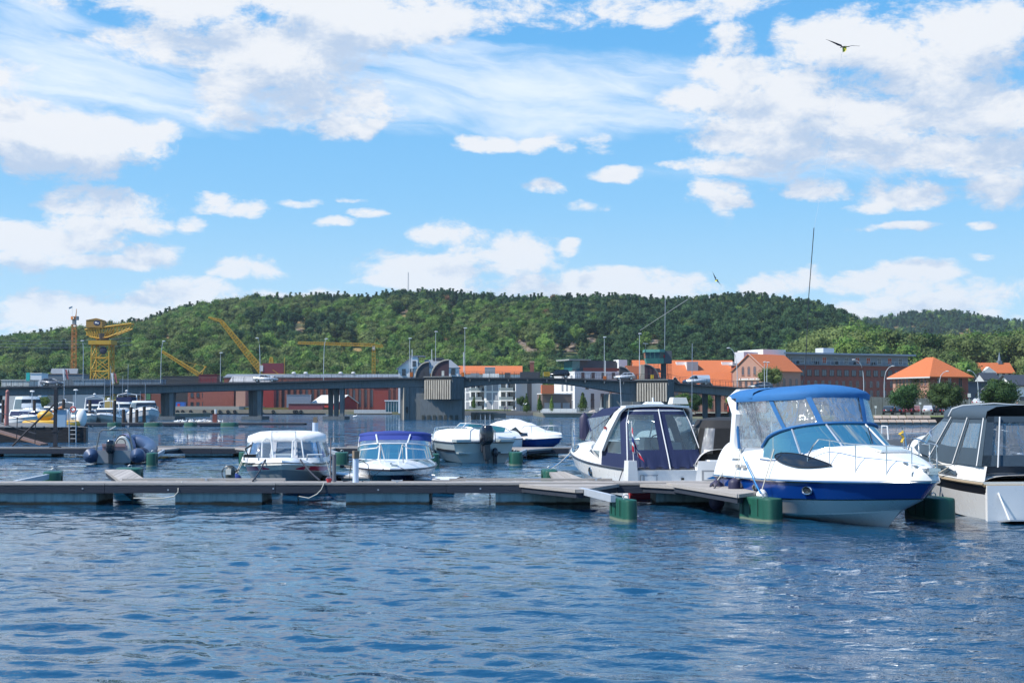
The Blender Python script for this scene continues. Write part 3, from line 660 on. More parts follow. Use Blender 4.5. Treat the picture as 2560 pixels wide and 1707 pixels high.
def cruiser_navy():
    st = Vector((3.93, 35.0, 0)); bow = Vector((2.02, 42.4, 0)); a = math.atan2(bow.y - st.y, bow.x - st.x); L = (bow - st).length
    o = thing('motor_cruiser', 'white motor cruiser with dark navy stern canopy and white arch, stern to the dock', 'boat', st, a)
    hb = 1.22
    def h(s, w):
        up = (.02 + .42 * min(1, max(0, (.97 - s) / .30)) ** .7) * (1 if s > .5 else .12 + .88 * max(0, (s - .3) / .2))
        if .05 < s < .5:
            k = min(1, (.5 - s) / .05, (s - .05) / .04) * min(1, max(0, (.82 - abs(w)) / .06)); return up * (1 - abs(w) ** 6) - k * .8
        return up * (1 - abs(w) ** 4)
    keel, chn, mid, she = simple_hull(o, L, hb, .72, 1.08, (gel, gel), rail=mat('rail_dark', (.05, .05, .06), .4), deckh=h, draft=-.3)
    # transom mouldings and door
    b = MB(); b.box((-.10, 0, .36), (.24, 2.0, .66)); b.build('transom', gel, o)
    for w in (1, -1): b = MB(); b.box((-.12, 1.07 * w, .48), (.42, .30, .92), taper=.72); b.build('stern_quarter', gel, o)
    b = MB(); b.box((-.235, .60, .34), (.02, .36, .50)); b.build('transom_door', mat('door_grey', (.42, .43, .44), .5), o)
    b = MB(); b.box((-.25, .60, .34), (.012, .30, .44)); b.build('door_panel', gel, o)
    b = MB(); b.box((-.235, -.25, .48), (.02, .07, .05)); b.build('filler_cap', blackp, o)
    b = MB(); b.tube([(-.23 , .86, .1), (-.24, .86, .58), (-.23, .40, .58)], .008, 4); b.build('door_seam', blackp, o)
    base, top = screen(o, 3.0, 4.5, 1.08, 1.36, .58, rake=.75, tint=cglass, mull=(.2, .4, .6, .8))
    # arch: white hoop that leans forward
    for w in (1, -1):
        b = MB(); b.loft([[Vector((x0, w * y0, z)), Vector((x1, w * y0, z)), Vector((x1, w * (y0 - .08), z)), Vector((x0, w * (y0 - .08), z))] for x0, x1, y0, z in ((1.75, 2.6, 1.2, 1.12), (1.35, 1.95, 1.13, 1.62), (.95, 1.35, 1.0, 2.12), (.86, 1.24, .92, 2.22), (.84, 1.22, .80, 2.28))], True, True); b.build('arch_leg', gel, o, smooth=True)
        b = MB(); b.box((1.62, w * 1.15, 1.72), (.10, .04, .07)); b.build('side_light', mat('red_lens', (.3, .02, .02), .3), o)
    b = MB(); b.loft([[Vector((.84, y, 2.24 + dz)), Vector((1.24, y, 2.24 + dz)), Vector((1.24, y, 2.30 + dz)), Vector((.84, y, 2.30 + dz))] for y, dz in ((-.86, -.01), (-.4, .02), (0, .03), (.4, .02), (.86, -.01))], True, True); b.build('arch_top', gel, o, smooth=True)
    # canvas: loft of outlines, stern rounded
    def ring(xb, xf, hw, z, p=5.0):
        o_ = []
        for k in range(40):
            f = 2 * pi * k / 40; c_, s_ = math.cos(f), math.sin(f)
            cx_ = (xb + xf) / 2; o_.append(Vector((cx_ + (xf - xb) / 2 * math.copysign(abs(c_) ** (2 / p), c_), hw * math.copysign(abs(s_) ** (2 / p), s_), z + .0 * c_)))
        return o_
    R0, R1, R2, R3 = ring(-.02, 2.6, 1.13, .72), ring(.12, 2.6, 1.10, 1.0), ring(.62, 3.0, .96, 1.85), ring(.80, 3.3, .84, 2.20)
    c = MB()
    # stern half only: k 10..30 is the after half
    rear = lambda R_: [R_[k] for k in range(8, 33)]
    rows = [rear(R0), rear(R1)]
    def S3(f, b_):
        rws = [rear(R0), rear(R1), rear(R2), rear(R3)]; i = min(int(b_), 2); a_ = lerpc(rws[i], rws[i + 1], b_ - i); x = f * 24; k = min(int(x), 23); return a_[k].lerp(a_[k + 1], x - k)
    # panels with two big openings at the stern (f around .5) and one each side
    fs = [0, .05, .10, .16, .235, .27, .30, .34, .38, .42, .46, .485, .515, .54, .58, .62, .66, .70, .73, .765, .84, .90, .95, 1]; bs = [0, .35, .7, 1.0, 1.22, 1.5, 1.8, 2.1, 2.45, 2.62, 2.8, 3.0]
    def yz(f, b_):
        p = S3(f, b_); rip = 0
        if b_ < 1.1 and .25 < f < .75: rip = .022 * math.sin(f * 210 + 2.0 * math.sin(f * 37)) * (1 - b_ / 1.2) 
        return p + Vector((-1, 0, 0)) * rip
    wins = [(.300, .485, 1.22, 2.62), (.515, .700, 1.22, 2.62), (.07, .17, 1.1, 2.45), (.83, .93, 1.1, 2.45)]
    inw = lambda f, b_: any(w0 <= f <= w1 and b0 <= b_ <= b1 for w0, w1, b0, b1 in wins)
    FN = sorted(set(fs + [k / 160 for k in range(161)])); BN = sorted(set(bs + [k / 8 for k in range(25)] + [1.1]))
    V = {}; 
    for i, f in enumerate(FN):
        for j, b_ in enumerate(BN): V[(i, j)] = yz(f, b_)
    vs_ = [V[(i, j)] for i in range(len(FN)) for j in range(len(BN))]; nb = len(BN)
    ff = [(i * nb + j, (i + 1) * nb + j, (i + 1) * nb + j + 1, i * nb + j + 1) for i in range(len(FN) - 1) for j in range(nb - 1) if not inw((FN[i] + FN[i + 1]) / 2, (BN[j] + BN[j + 1]) / 2)]
    c.add(vs_, ff); c.build('canopy', navy, o, smooth='all')
    for w0, w1, b0, b1 in wins:
        c = MB(); n_ = 6; c.loft([[S3(w0 + (w1 - w0) * i / n_, b0 + (b1 - b0) * j / n_) for i in range(n_ + 1)] for j in range(n_ + 1)], False); c.build('canopy_window', cglass, o, smooth='all')
    for f0, f1 in ((.245, .285), (.5, .5), (.755, .715)):
        tube_o('canopy_zip', [S3(f0 + (f1 - f0) * k / 12, k / 4) + Vector((-.025, 0, 0)) for k in range(13)], .016, white, o, 5)
    c = MB(); c.loft([rear(R3), [Vector((p.x * .9 + .3, p.y * .6, 2.27)) for p in rear(R3)], [Vector((2.0, p.y * .1, 2.29)) for p in rear(R3)]], False); c.build('canopy_roof', navy, o, smooth='all')
    # forward canvas with side windows between arch and screen
    for w in (1, -1):
        c = MB(); c.add([(2.3, 1.16 * w, 1.30), (3.0, 1.08 * w, 1.38), (3.75, .96 * w, 1.94), (1.5, 1.06 * w, 2.05)], [(0, 1, 2, 3)]); c.build('side_curtain', vinyl, o)
        c = MB(); c.add([(1.5, 1.08 * w, 2.0), (3.2, 1.06 * w, 1.60), (3.75, .97 * w, 1.92), (2.6, .90 * w, 2.22), (1.2, .96 * w, 2.22)], [(0, 1, 2, 3, 4)]); c.build('canvas_side', navy, o)
    c = MB(); c.add([(1.2, .96, 2.22), (2.6, .90, 2.22), (3.8, .6, 1.98), (3.8, -.6, 1.98), (2.6, -.90, 2.22), (1.2, -.96, 2.22)], [(0, 1, 2, 3, 4, 5)]); c.build('canvas_front', navy, o)
    tube_o('canopy_hem', [S3(k / 40, 3) + Vector((-.02, 0, -.04)) for k in range(41)], .02, white, o, 5)
    b = MB(); b.box((1.0, -.62, 2.42), (.34, .44, .17), taper=.8); b.cyl((1.0, -.62, 2.28), .06, .1, 8); b.build('radar_scanner', gel2, o, smooth=False)
    b = MB(); b.box((1.02, .05, 2.36), (.3, .5, .06), taper=.7); b.cyl((1.05, .05, 2.36), .03, .14, 6); b.build('mast_light_base', gel, o)
    tube_o('whip_aerial', [(1.3, .82, 2.2), (1.3, .85, 3.0)], .008, white, o, 4); tube_o('whip_aerial', [(1.0, -1.0, 2.2), (1.0, -1.02, 3.9)], .008, steel, o, 4)
    # inside: console, seats, wheel
    b = MB(); b.box((2.6, -.55, 1.05), (.5, .8, .8), taper=.85); b.box((2.6, .55, 1.0), (.5, .8, .7), taper=.85); b.build('dashboard', gel, o)
    b = MB(); b.box((1.2, -.5, .95), (.35, .5, .8), taper=.9); b.box((1.5, .6, .8), (.9, .55, .55), taper=.9); b.build('helm_seat', mat('seat_grey', (.35, .38, .42), .6), o)
    tube_o('steering_wheel', [(2.25, -.5 + .2 * math.cos(k * pi / 6), 1.32 + .2 * math.sin(k * pi / 6)) for k in range(13)], .018, blackp, o, 5)
    for w in (1, -1):
        # cabin window near the bow, porthole
        s0 = .72; p = she(s0, w * .90); pts = [she(s0 + .055 * math.cos(f) , w * (.86 - .09 * math.sin(f))) + Vector((0, w * .02, h(s0 + .055 * math.cos(f), w * (.86 - .09 * math.sin(f))) + .02)) for f in [k * pi / 6 for k in range(12)]]
        c = MB(); c.add(pts, [tuple(range(12))]); c.build('cabin_window', dglass, o); tube_o('window_trim', pts + [pts[0]], .014, chrome, o, 5)
        p = mid(.40, w).lerp(she(.40, w), .35) + Vector((0, w * .02, 0)); ring_ = [p + Vector((.11 * math.cos(k * pi / 8), 0, .11 * math.sin(k * pi / 8))) for k in range(17)]
        tube_o('porthole_ring', ring_, .02, chrome, o, 6); c = MB(); c.add(ring_[:-1], [tuple(range(16))]); c.build('porthole', dglass, o)
    rails(o, she, h, .72, .985, (.80, .90), hh=.55, inset=.9)
    c = MB(); 
    for k in range(2): c.loft([[Vector((L - 1.9 + .28 * k * 0 + r_ * math.cos(q) * .14, .42 - .32 * k + r_ * math.sin(q) * .15, z)) for q in [pi * 2 * j / 8 for j in range(8)]] for z, r_ in ((1.3, .5), (1.36, 1), (1.95, 1), (2.05, .5), (2.1, .1))], True, True)
    c.build('bow_cushion', mat('fender_navy', (.025, .022, .06), .55), o, smooth=True)
    # pennant staff on the quarter: white staff with the red, white and blue flag
    f = thing('flag', 'small red, white and blue flag on a staff at the navy cruiser stern', 'flag', o.matrix_world.translation, 0)
    T = Matrix.Translation(st) @ Matrix.Rotation(a, 4, 'Z'); q = T @ Vector((-.22, 1.02, .86)); f.location = q
    b = MB(); b.tube([(0, 0, 0), (-.06, -.06, 1.02)], .011, 5); b.sphere((-.06, -.06, 1.03), .02, 6, 4); b.build('flagstaff', white, f)
    def FP(i, j):   # cloth hanging from the staff
        s, d = i / 12, j / 8; return Vector((-.055 + .30 * s * (.2 + .8 * d) + .01 * math.sin(9 * s), -.07 - .04 * math.sin(7 * s + d), .92 - .42 * s - .60 * d * (1 - .25 * s)))
    for nm, mt, test in (('flag_red', mat('flag_red', (.52, .02, .05), .7), lambda i, j: not (2 <= i <= 6 or 2 <= j <= 5)), ('flag_white', mat('flag_white', (.7, .7, .7), .7), lambda i, j: (2 <= i <= 6 or 2 <= j <= 5) and not (3 <= i <= 5 or 3 <= j <= 4)), ('flag_blue', mat('flag_blue', (.015, .03, .18), .7), lambda i, j: 3 <= i <= 5 or 3 <= j <= 4)):
        c = MB()
        for i in range(12):
            for j in range(8):
                if test(i, j): c.add([FP(i, j), FP(i + 1, j), FP(i + 1, j + 1), FP(i, j + 1)], [(0, 1, 2, 3)])
        c.build(nm, mt, f, smooth='all')
    return T, she
N_T, N_S = cruiser_navy()

def cabin_red():
    L = 5.6; bow = Vector((-5.85, 35.7, 0)); a = R(-90 + 7); st = bow - Vector((math.cos(a), math.sin(a), 0)) * L
    o = thing('cabin_boat', 'small motor boat with grey hull, pink red side flashes and a white canvas cabin', 'boat', st, a)
    hb = 1.20
    h = lambda s, w: .05 + .14 * (1 - w ** 4) * (1 if s < .93 else .4)
    keel, chn, mid, she = simple_hull(o, L, hb, .62, .80, (greyhull, gel2), stripe=.68, deckh=h, rail=gel2, stem=.94, fl=.80)
    flash = mat('flash_pink', (.50, .02, .07), .35, coat=.3)
    for w in (1, -1):
        c = MB(); c.loft([[mid(s, w * 1.012).lerp(she(s, w * 1.012), .15) for s in (.3, .5, .64, .77, .88, .93)], [mid(s, w * 1.012).lerp(she(s, w * 1.012), f) for s, f in ((.3, .85), (.5, .85), (.64, .85), (.77, .8), (.88, .7), (.93, .35))]], False); c.build('side_flash', flash, o, smooth='all')
    # canvas cabin
    CX[0] = 2.0
    base = arcl(ucurve(.5, 4.45, 1.20, .80, 6, n=120), 44); top = arcl(ucurve(.5, 4.15, 1.04, lambda ph, x, y: 1.36, 5.5, n=120), 44)
    gz = MB(); band(gz, base, top, .22, .95, .0, 1.0, rows=3); gz.build('clear_curtain', pane('cabin_vinyl', (.42, .55, .68), .3, .30, wav=.01), o, smooth='all')
    c = MB(); band(c, base, top, .0, .22, 0, 1, off=.01); c.build('canvas_skirt', wcanv, o, smooth='all')
    for f in (.02, .20, .385, .47, .53, .615, .80, .98):
        c = MB(); c.loft([offc(sub(lerpc(base, top, q), max(0, f - .008), min(1, f + .008)), .02) for q in (0, .5, 1)], False); c.build('curtain_strip', mat('strip_grey', (.45, .46, .48), .7), o)
    cap_roof(o, top, .22, wcanv, xback=.5, drop=.06)
    c = MB(); e = offc(top, .035); c.loft([[p + Vector((0, 0, -.02)) for p in sub(e, .42, .53)], [Vector((p.x - .18, p.y, p.z + .12)) for p in sub(e, .42, .53)]], False); c.build('roof_window', pane('cabin_vinyl2', (.42, .45, .50), .3, .3), o)
    tube_o('roof_seam', [Vector((4.1, -.28, 1.4)), Vector((3.9, -.26, 1.54)), Vector((2.2, -.24, 1.6))], .012, blackp, o, 5)
    # stern rails of the walk-through bow, white painted hoops
    for y0 in (.36, -.42):
        tube_o('grab_rail', [(4.85, y0 - .13, .95), (4.72, y0 - .12, 1.36), (4.72, y0 - .02, 1.44), (4.72, y0 + .10, 1.40), (4.86, y0 + .17, .95)], .022, white, o, 6)
    for w in (1, -1): tube_o('mooring_hoop', [(4.9, .62 * w, .88), (4.9, .62 * w, 1.02), (4.8, 1.0 * w, 1.02), (4.8, 1.0 * w, .88)], .025, white, o, 6)
    b = MB(); b.box((4.3, -.05, .95), (.1, .66, .18)); b.build('tread_plate', alu, o)
    tube_o('boarding_ladder', [(4.35, -.32, 1.0), (4.35, -.32, 1.62), (4.35, .30, 1.62), (4.35, .30, 1.0)], .024, white, o, 6)
    tube_o('steering_wheel', [(3.2, -.55 + .18 * math.cos(k * pi / 6), 1.0 + .17 * math.sin(k * pi / 6)) for k in range(13)], .02, blackp, o, 5)
    b = MB(); b.box((3.5, -.6, .95), (.5, .8, .35)); b.box((3.5, -.72, 1.14), (.16, .22, .1)); b.build('dashboard', blackp, o)
    b = MB(); b.box((2.6, -.5, 1.05), (.35, .45, .6)); b.box((2.6, .5, 1.05), (.35, .45, .6)); b.build('seat', mat('seat_grey', (.35, .38, .42), .6), o)
    b = MB(); b.tube([(4.95, -.88, .98), (4.92, -.96, 1.18), (4.95, -.80, 1.28)], .03, 5); b.box((4.95, -.84, 1.0), (.06, .3, .08)); b.build('anchor', blackp, o)
    outboard(o, -.1, .35, .55, .8)
    T = Matrix.Translation(st) @ Matrix.Rotation(a, 4, 'Z'); bl = mat('fender_blue', (.03, .06, .24), .45)
    fender(T @ Vector((4.2, -1.25, .0)), T @ Vector((4.2, -1.1, .85)), .15, .50, bl, 'upright blue fender beside the grey bow of the white canvas cabin boat')
    fender(T @ Vector((3.4, -1.32, .0)), T @ Vector((3.4, -1.1, .85)), .14, .36, bl, 'short blue fender further aft on the white canvas cabin boat')
    fender(T @ Vector((4.3, 1.22, .05)), T @ Vector((4.2, 1.1, .85)), .17, .36, mat('fender_navy', (.025, .022, .06), .55), 'dark fender on the sheltered side of the white canvas cabin boat')
    return T, she
C_T, C_S = cabin_red()

def bowrider_royal():
    L = 5.9; bow = Vector((-3.2, 35.5, 0)); a = R(-90 + 3); st = bow - Vector((math.cos(a), math.sin(a), 0)) * L
    st += Vector((.12, 0, 0))
    o = thing('bowrider_boat', 'white and black hulled runabout with a royal blue folding canopy', 'boat', st, a)
    hb = 1.20
    h = lambda s, w: (.05 + .24 * min(1, max(0, (1 - s) / .45)) ** .8) * (1 - abs(w) ** 3.2)
    keel, chn, mid, she = simple_hull(o, L, hb, .62, .66, (darkgel, gel), stripe=.66, deckh=h, rail=mat('rail_dark', (.05, .05, .06), .4), stem=.93, fl=.84)
    base, top = screen(o, 1.9, 4.1, 1.10, .86, .42, rake=.5, mull=(.42, .58), frame=mat('screen_white', (.7, .72, .74), .4))
    edge = ucurve(1.2, 3.15, 1.0, lambda ph, x, y: 1.44 + .05 * math.cos(ph), 3.2)
    mid_ = lerpc(top, edge, .45); CX[0] = 1.5
    c = MB(); band(c, top, mid_, .0, 1.0, rows=2); c.build('clear_curtain', pane('milky_vinyl', (.62, .66, .74), .6, .22, wav=.015), o, smooth='all')
    c = MB(); band(c, mid_, edge, .0, 1.04, rows=3, off=.01); c.build('canopy', royal, o, smooth='all')
    cap_roof(o, edge, .12, royal, nm='canopy_top', xback=1.2, drop=.02)
    for f in (.03, .41, .60, .97): 
        A = sub(lerpc(top, edge, 0), f, f + .001)[0]; B = sub(edge, f, f + .001)[0]; tube_o('canopy_pole', [A + Vector((.03, 0, 0)), B + Vector((.04, 0, .02))], .022, mat('screen_white', (.7, .72, .74), .4), o, 5)
    for w in (1, -1):
        z = lambda x_, y_, q: Vector((x_, y_ * w, q)); tube_o('bow_rail', [z(4.75, .30, .78), z(4.85, .28, 1.28), z(4.4, .42, 1.18), z(3.9, .85, 1.12), z(3.7, .92, .86)], .018, white, o, 6)
        tube_o('rail_stanchion', [z(4.65, .16, .78), z(4.85, .28, 1.28)], .016, white, o, 5)
    b = MB(); b.box((5.2, 0, .80), (.14, .05, .05)); b.box((5.5, .1, .76), (.2, .16, .05)); b.build('cleat', chrome, o)
    b = MB(); b.box((2.5, -.5, .95), (.4, .5, .7)); b.box((2.5, .5, .95), (.4, .5, .7)); b.build('seat', mat('seat_cream', (.62, .62, .55), .6), o)
    tube_o('steering_wheel', [(3.1, .5 + .17 * math.cos(k * pi / 6), 1.0 + .17 * math.sin(k * pi / 6)) for k in range(13)], .018, blackp, o, 5)
    return Matrix.Translation(st) @ Matrix.Rotation(a, 4, 'Z'), she
B_T, B_S = bowrider_royal()

def ali_boat():
    st = Vector((-1.15, 56.9, 0)); bow = Vector((-3.25, 62.4, 0)); a = math.atan2(bow.y - st.y, bow.x - st.x); L = (bow - st).length
    o = thing('aluminium_boat', 'grey aluminium motor boat with a white cover and a large black outboard', 'boat', st, a)
    hb = 1.38; alg = mat('alu_hull', (.40, .46, .46), .45, metal=.35, var=.08, vscale=3)
    h = lambda s, w: .04 + .06 * (1 - w * w) if s > .55 else (.03 if abs(w) > .72 else -.28)
    keel, chn, mid, she = simple_hull(o, L, hb, .82, .98, (alg, alg), deckh=h, rail=mat('rail_dark', (.05, .05, .06), .4), stem=.9, fl=.72)
    for w in (1, -1):
        c = MB(); c.loft([[mid(s, w * 1.01) for s in (0, .2, .4, .6)], [mid(s, w * 1.01).lerp(she(s, w * 1.01), .28) for s in (0, .2, .4, .6)]], False); c.build('side_stripe', blackp, o)
        b = MB(); b.box((-.0, w * .95, .90), (.6, .62, .10)); b.build('stern_deck', alg, o); b = MB(); b.box((-.15, w * .9, .42), (.35, .55, .06)); b.build('stern_step', alg, o)
    def ring(x0, x1, hw, z, zf=0, p=3.5): return [Vector(((x0 + x1) / 2 + (x1 - x0) / 2 * math.copysign(abs(math.cos(f)) ** (2 / p), math.cos(f)), hw * math.copysign(abs(math.sin(f)) ** (2 / p), math.sin(f)), z + zf * math.cos(f))) for f in [2 * pi * k / 28 for k in range(28)]]
    c = MB(); c.loft([ring(.25, 3.9, 1.22, .86, .04), ring(.5, 3.9, 1.10, 1.12, .12), ring(1.3, 3.6, .98, 1.24, .06), ring(1.7, 3.2, .70, 1.31, .04), ring(2.2, 2.8, .2, 1.33, 0)], True, True); c.build('boat_cover', wcanv, o, smooth='all')
    screen(o, 3.2, 4.6, 1.05, 1.0, .42, rake=.35, tint=cglass, mull=(.3, .7), a=(.05, .95))
    tube_o('ski_hoop', [(.1, .55, .85), (.1, .52, 1.30), (.1, .36, 1.42), (.1, -.36, 1.42), (.1, -.52, 1.30), (.1, -.55, .85)], .025, alu, o, 6)
    outboard(o, -.2, .0, .66, 1.25, tilt=.12)
    b = MB(); b.sphere((-.2, -.42, .42), .17, 8, 6, (1, .8, 1.2)); b.box((-.2, -.42, .2), (.16, .12, .5)); b.build('kicker_motor', mat('motor_grey', (.03, .035, .045), .35), o)
    T = Matrix.Translation(st) @ Matrix.Rotation(a, 4, 'Z')
    fender(T @ Vector((2.3, 1.5, .12)), T @ Vector((2.2, 1.3, .95)), .14, .70, mat('fender_grey', (.45, .45, .42), .6), 'pale grey fender on the side of the grey aluminium boat')
    return T
M_T = ali_boat()

def small_teal():
    st = Vector((-1.7, 66.5, 0)); bow = Vector((-4.45, 61.6 + 8.5, 0)); a = math.atan2(bow.y - st.y, bow.x - st.x); L = 5.4
    o = thing('speedboat', 'small white speedboat with teal windscreen behind the aluminium boat', 'boat', (-.05, 70.2, 0), R(215))
    h = lambda s, w: (.05 + .35 * min(1, max(0, (1 - s) / .5)) ** .8) * (1 - abs(w) ** 3)
    simple_hull(o, L, 1.05, .70, .82, (gel, gel), deckh=h)
    screen(o, .6, 3.5, .92, 1.02, .45, rake=.6, mull=(.2, .42, .62), frame=white)
    tube_o('grab_rail', [(3.6, .5, 1.1), (4.0, .4, 1.35), (4.6, .3, 1.2), (4.7, .3, .95)], .015, chrome, o, 5)
    b = MB(); b.box((2, 0, 1.0), (.4, 1.2, .5)); b.build('seat', mat('seat_cream', (.62, .62, .55), .6), o)
small_teal()

def covered_blue():
    L = 5.9; a = R(-52)
    st = Vector((-1.2, 73.4, 0))
    o = thing('covered_boat', 'moored boat with deep blue hull under a crumpled white cover', 'boat', st, a)
    hb = 1.15
    h = lambda s, w: (.05 + .28 * min(1, max(0, (1 - s) / .35)) ** .8) * (1 - abs(w) ** 3.5)
    keel, chn, mid, she = simple_hull(o, L, hb, .55, .78, (bluegel, bluegel), deckh=h, rail=gel, stem=.88)
    # white topside band above the blue
    top = lev(L, hb * .97, .72, .93, 3.0, .70)
    c = MB(); shell(c, lev(L, hb * 1.0, .57, .80, 3.0, .70), top); c.build('topside_band', gel, o, smooth=True)
    d = MB(); deckfield(d, lev(L, hb * .97, .72, .93, 3.0, .70), h, nw=16, ns=24); d.build('cabin_top', gel, o, smooth=True)
    rr = []
    for i in range(15):
        s = i / 14; x = .1 + 4.0 * s; hgt = .66 * (math.sin(min(1, s * 1.9) * pi / 2) ** .8) * (math.sin(min(1, (1 - s) * 1.7) * pi / 2) ** .9) ; ring = []
        for k in range(15):
            f = pi * k / 14; wv = .04 * mn.noise(Vector((x * 2.2, math.cos(f) * 3, 1.3))) * 2
            ring.append(Vector((x, (1.02 * (1 - .25 * (s - .5) ** 2)) * math.cos(f), 1.00 + (hgt * math.sin(f) ** .75) + wv)))
        rr.append(ring)
    c = MB(); c.loft(rr, False, False); c.build('boat_cover', wcanv, o, smooth='all')
    for x in (3.3,): 
        c = MB(); c.add([(2.9, -1.07, 1.02), (3.9, -.98, 1.03), (3.5, -.99, 1.28)], [(0, 1, 2)]); c.build('cover_window', dglass, o)
    for x0, wd in ((1.5, .35), (4.0, .62)):
        for w in (1, -1): c = MB(); c.add([(x0, w * 1.12, .80), (x0 + wd, w * 1.08, .84), (x0 + wd * .75, w * 1.01, .99), (x0 + wd * .1, w * 1.05, .97)], [(0, 1, 2, 3)]); c.build('cabin_window', dglass, o)
    rails(o, lev(L, hb * .97, .72, .93, 3.0, .70), h, .62, .985, (.75, .88), hh=.42)
covered_blue()

def rib():
    st = Vector((-15.75, 55.6, 0)); a = R(95); L = 5.3
    o = thing('inflatable_boat', 'blue grey inflatable boat with a stern frame, white console and black outboard', 'boat', st, a)
    tub = mat('tube_blue', (.042, .075, .15), .38, var=.1); dk = mat('tube_patch', (.03, .04, .07), .6)
    b = MB()
    path = [(-.35, .86), (-.1, .90), (.6, .93), (1.6, .94), (2.7, .92), (3.5, .84), (4.2, .62), (4.7, .32), (4.9, 0)]
    full = [(x, y) for x, y in path] + [(x, -y) for x, y in path[-2::-1]]
    n = len(full); pts = [Vector((x, y, 0.34 + .46 * max(0, (x - 1.8) / 3.1) ** 1.5)) for x, y in full]
    rings = []
    for i, p in enumerate(pts):
        d = (pts[min(i + 1, n - 1)] - pts[max(i - 1, 0)]).normalized(); e = Vector((0, 0, 1)).cross(d).normalized(); u = d.cross(e)
        r = .29 if 0 < i < n - 1 else .06
        rings.append([p + (e * math.cos(2 * pi * k / 12) + u * math.sin(2 * pi * k / 12)) * r for k in range(12)])
    for e_, s_ in ((0, 1), (n - 1, -1)):
        pass
    b.loft(rings, True, True); b.build('inflatable_tube', tub, o, smooth=True)
    c = MB(); kk = lev(4.5, .02, -.2, .1, 3, 1); cc_ = lev(4.8, .74, .15, .4, 3, .7); shell(c, kk, cc_); c.quad(kk(0, 1), kk(0, -1), cc_(0, -1), cc_(0, 1)); deckfield(c, cc_, lambda s, w: 0, nw=4, ns=10); c.build('hull', greyhull, o)
    c = MB(); c.box((-.02, 0, .30), (.07, 1.3, .50)); c.build('transom', mat('transom_grey', (.30, .31, .32), .5), o)
    c = MB()
    for w in (1, -1):
        for k in range(4): c.tube([(.2 + .22 * k, w * (.93 + .275 * math.cos(q)), .34 + .275 * math.sin(q)) for q in [R(20 + 14 * j) for j in range(8)]], .028, 5)
        for k in range(5): c.box((2.0 + .35 * k, w * (.98 - .04 * k), .60 + .03 * k), (.12, .10, .035))
    c.build('grab_patch', dk, o)
    b = MB(); b.loft([[Vector((x, .34 * math.cos(q) * w_, .35 + hgt * (.0 + math.sin(q)))) for q in [pi * j / 10 for j in range(11)]] for x, hgt, w_ in ((1.55, .70, 1.0), (1.62, .74, 1.05), (2.1, .72, 1.0), (2.3, .5, .9))], False, False); b.add([Vector((1.55, .34 * math.cos(q), .35 + .70 * math.sin(q))) for q in [pi * j / 10 for j in range(11)]], [tuple(range(11))]); b.build('console', gel2, o, smooth=True)
    b = MB(); b.loft([[Vector((x, .42 * math.cos(q) * w_, .55 + hgt * math.sin(q))) for q in [pi * j / 10 for j in range(11)]] for x, hgt, w_ in ((1.8, .60, .9), (2.2, .62, .95), (2.6, .55, .9))], False); b.build('console_cover', mat('cover_mauve', (.22, .20, .32), .6), o, smooth='all')
    tube_o('steering_wheel', [(1.45, .02 + .18 * math.cos(k * pi / 6), .80 + .18 * math.sin(k * pi / 6)) for k in range(13)], .02, blackp, o, 5)
    b = MB(); b.box((.75, .12, .52), (.45, .90, .40)); b.box((.55, .12, .74), (.12, .92, .12)); b.build('seat_box', mat('seat_pink', (.42, .27, .26), .5), o)
    tube_o('stern_frame', [(.05, .74, .45), (.15, .62, 1.25), (.17, .50, 1.35), (.17, -.42, 1.35), (.15, -.55, 1.25), (.05, -.74, .45)], .032, mat('frame_grey', (.22, .22, .20), .35, metal=.6), o, 6)
    tube_o('light_stalk', [(.17, .25, 1.35), (.1, -.02, 1.50)], .02, white, o, 5)
    outboard(o, -.12, .1, .40, .85)
rib()

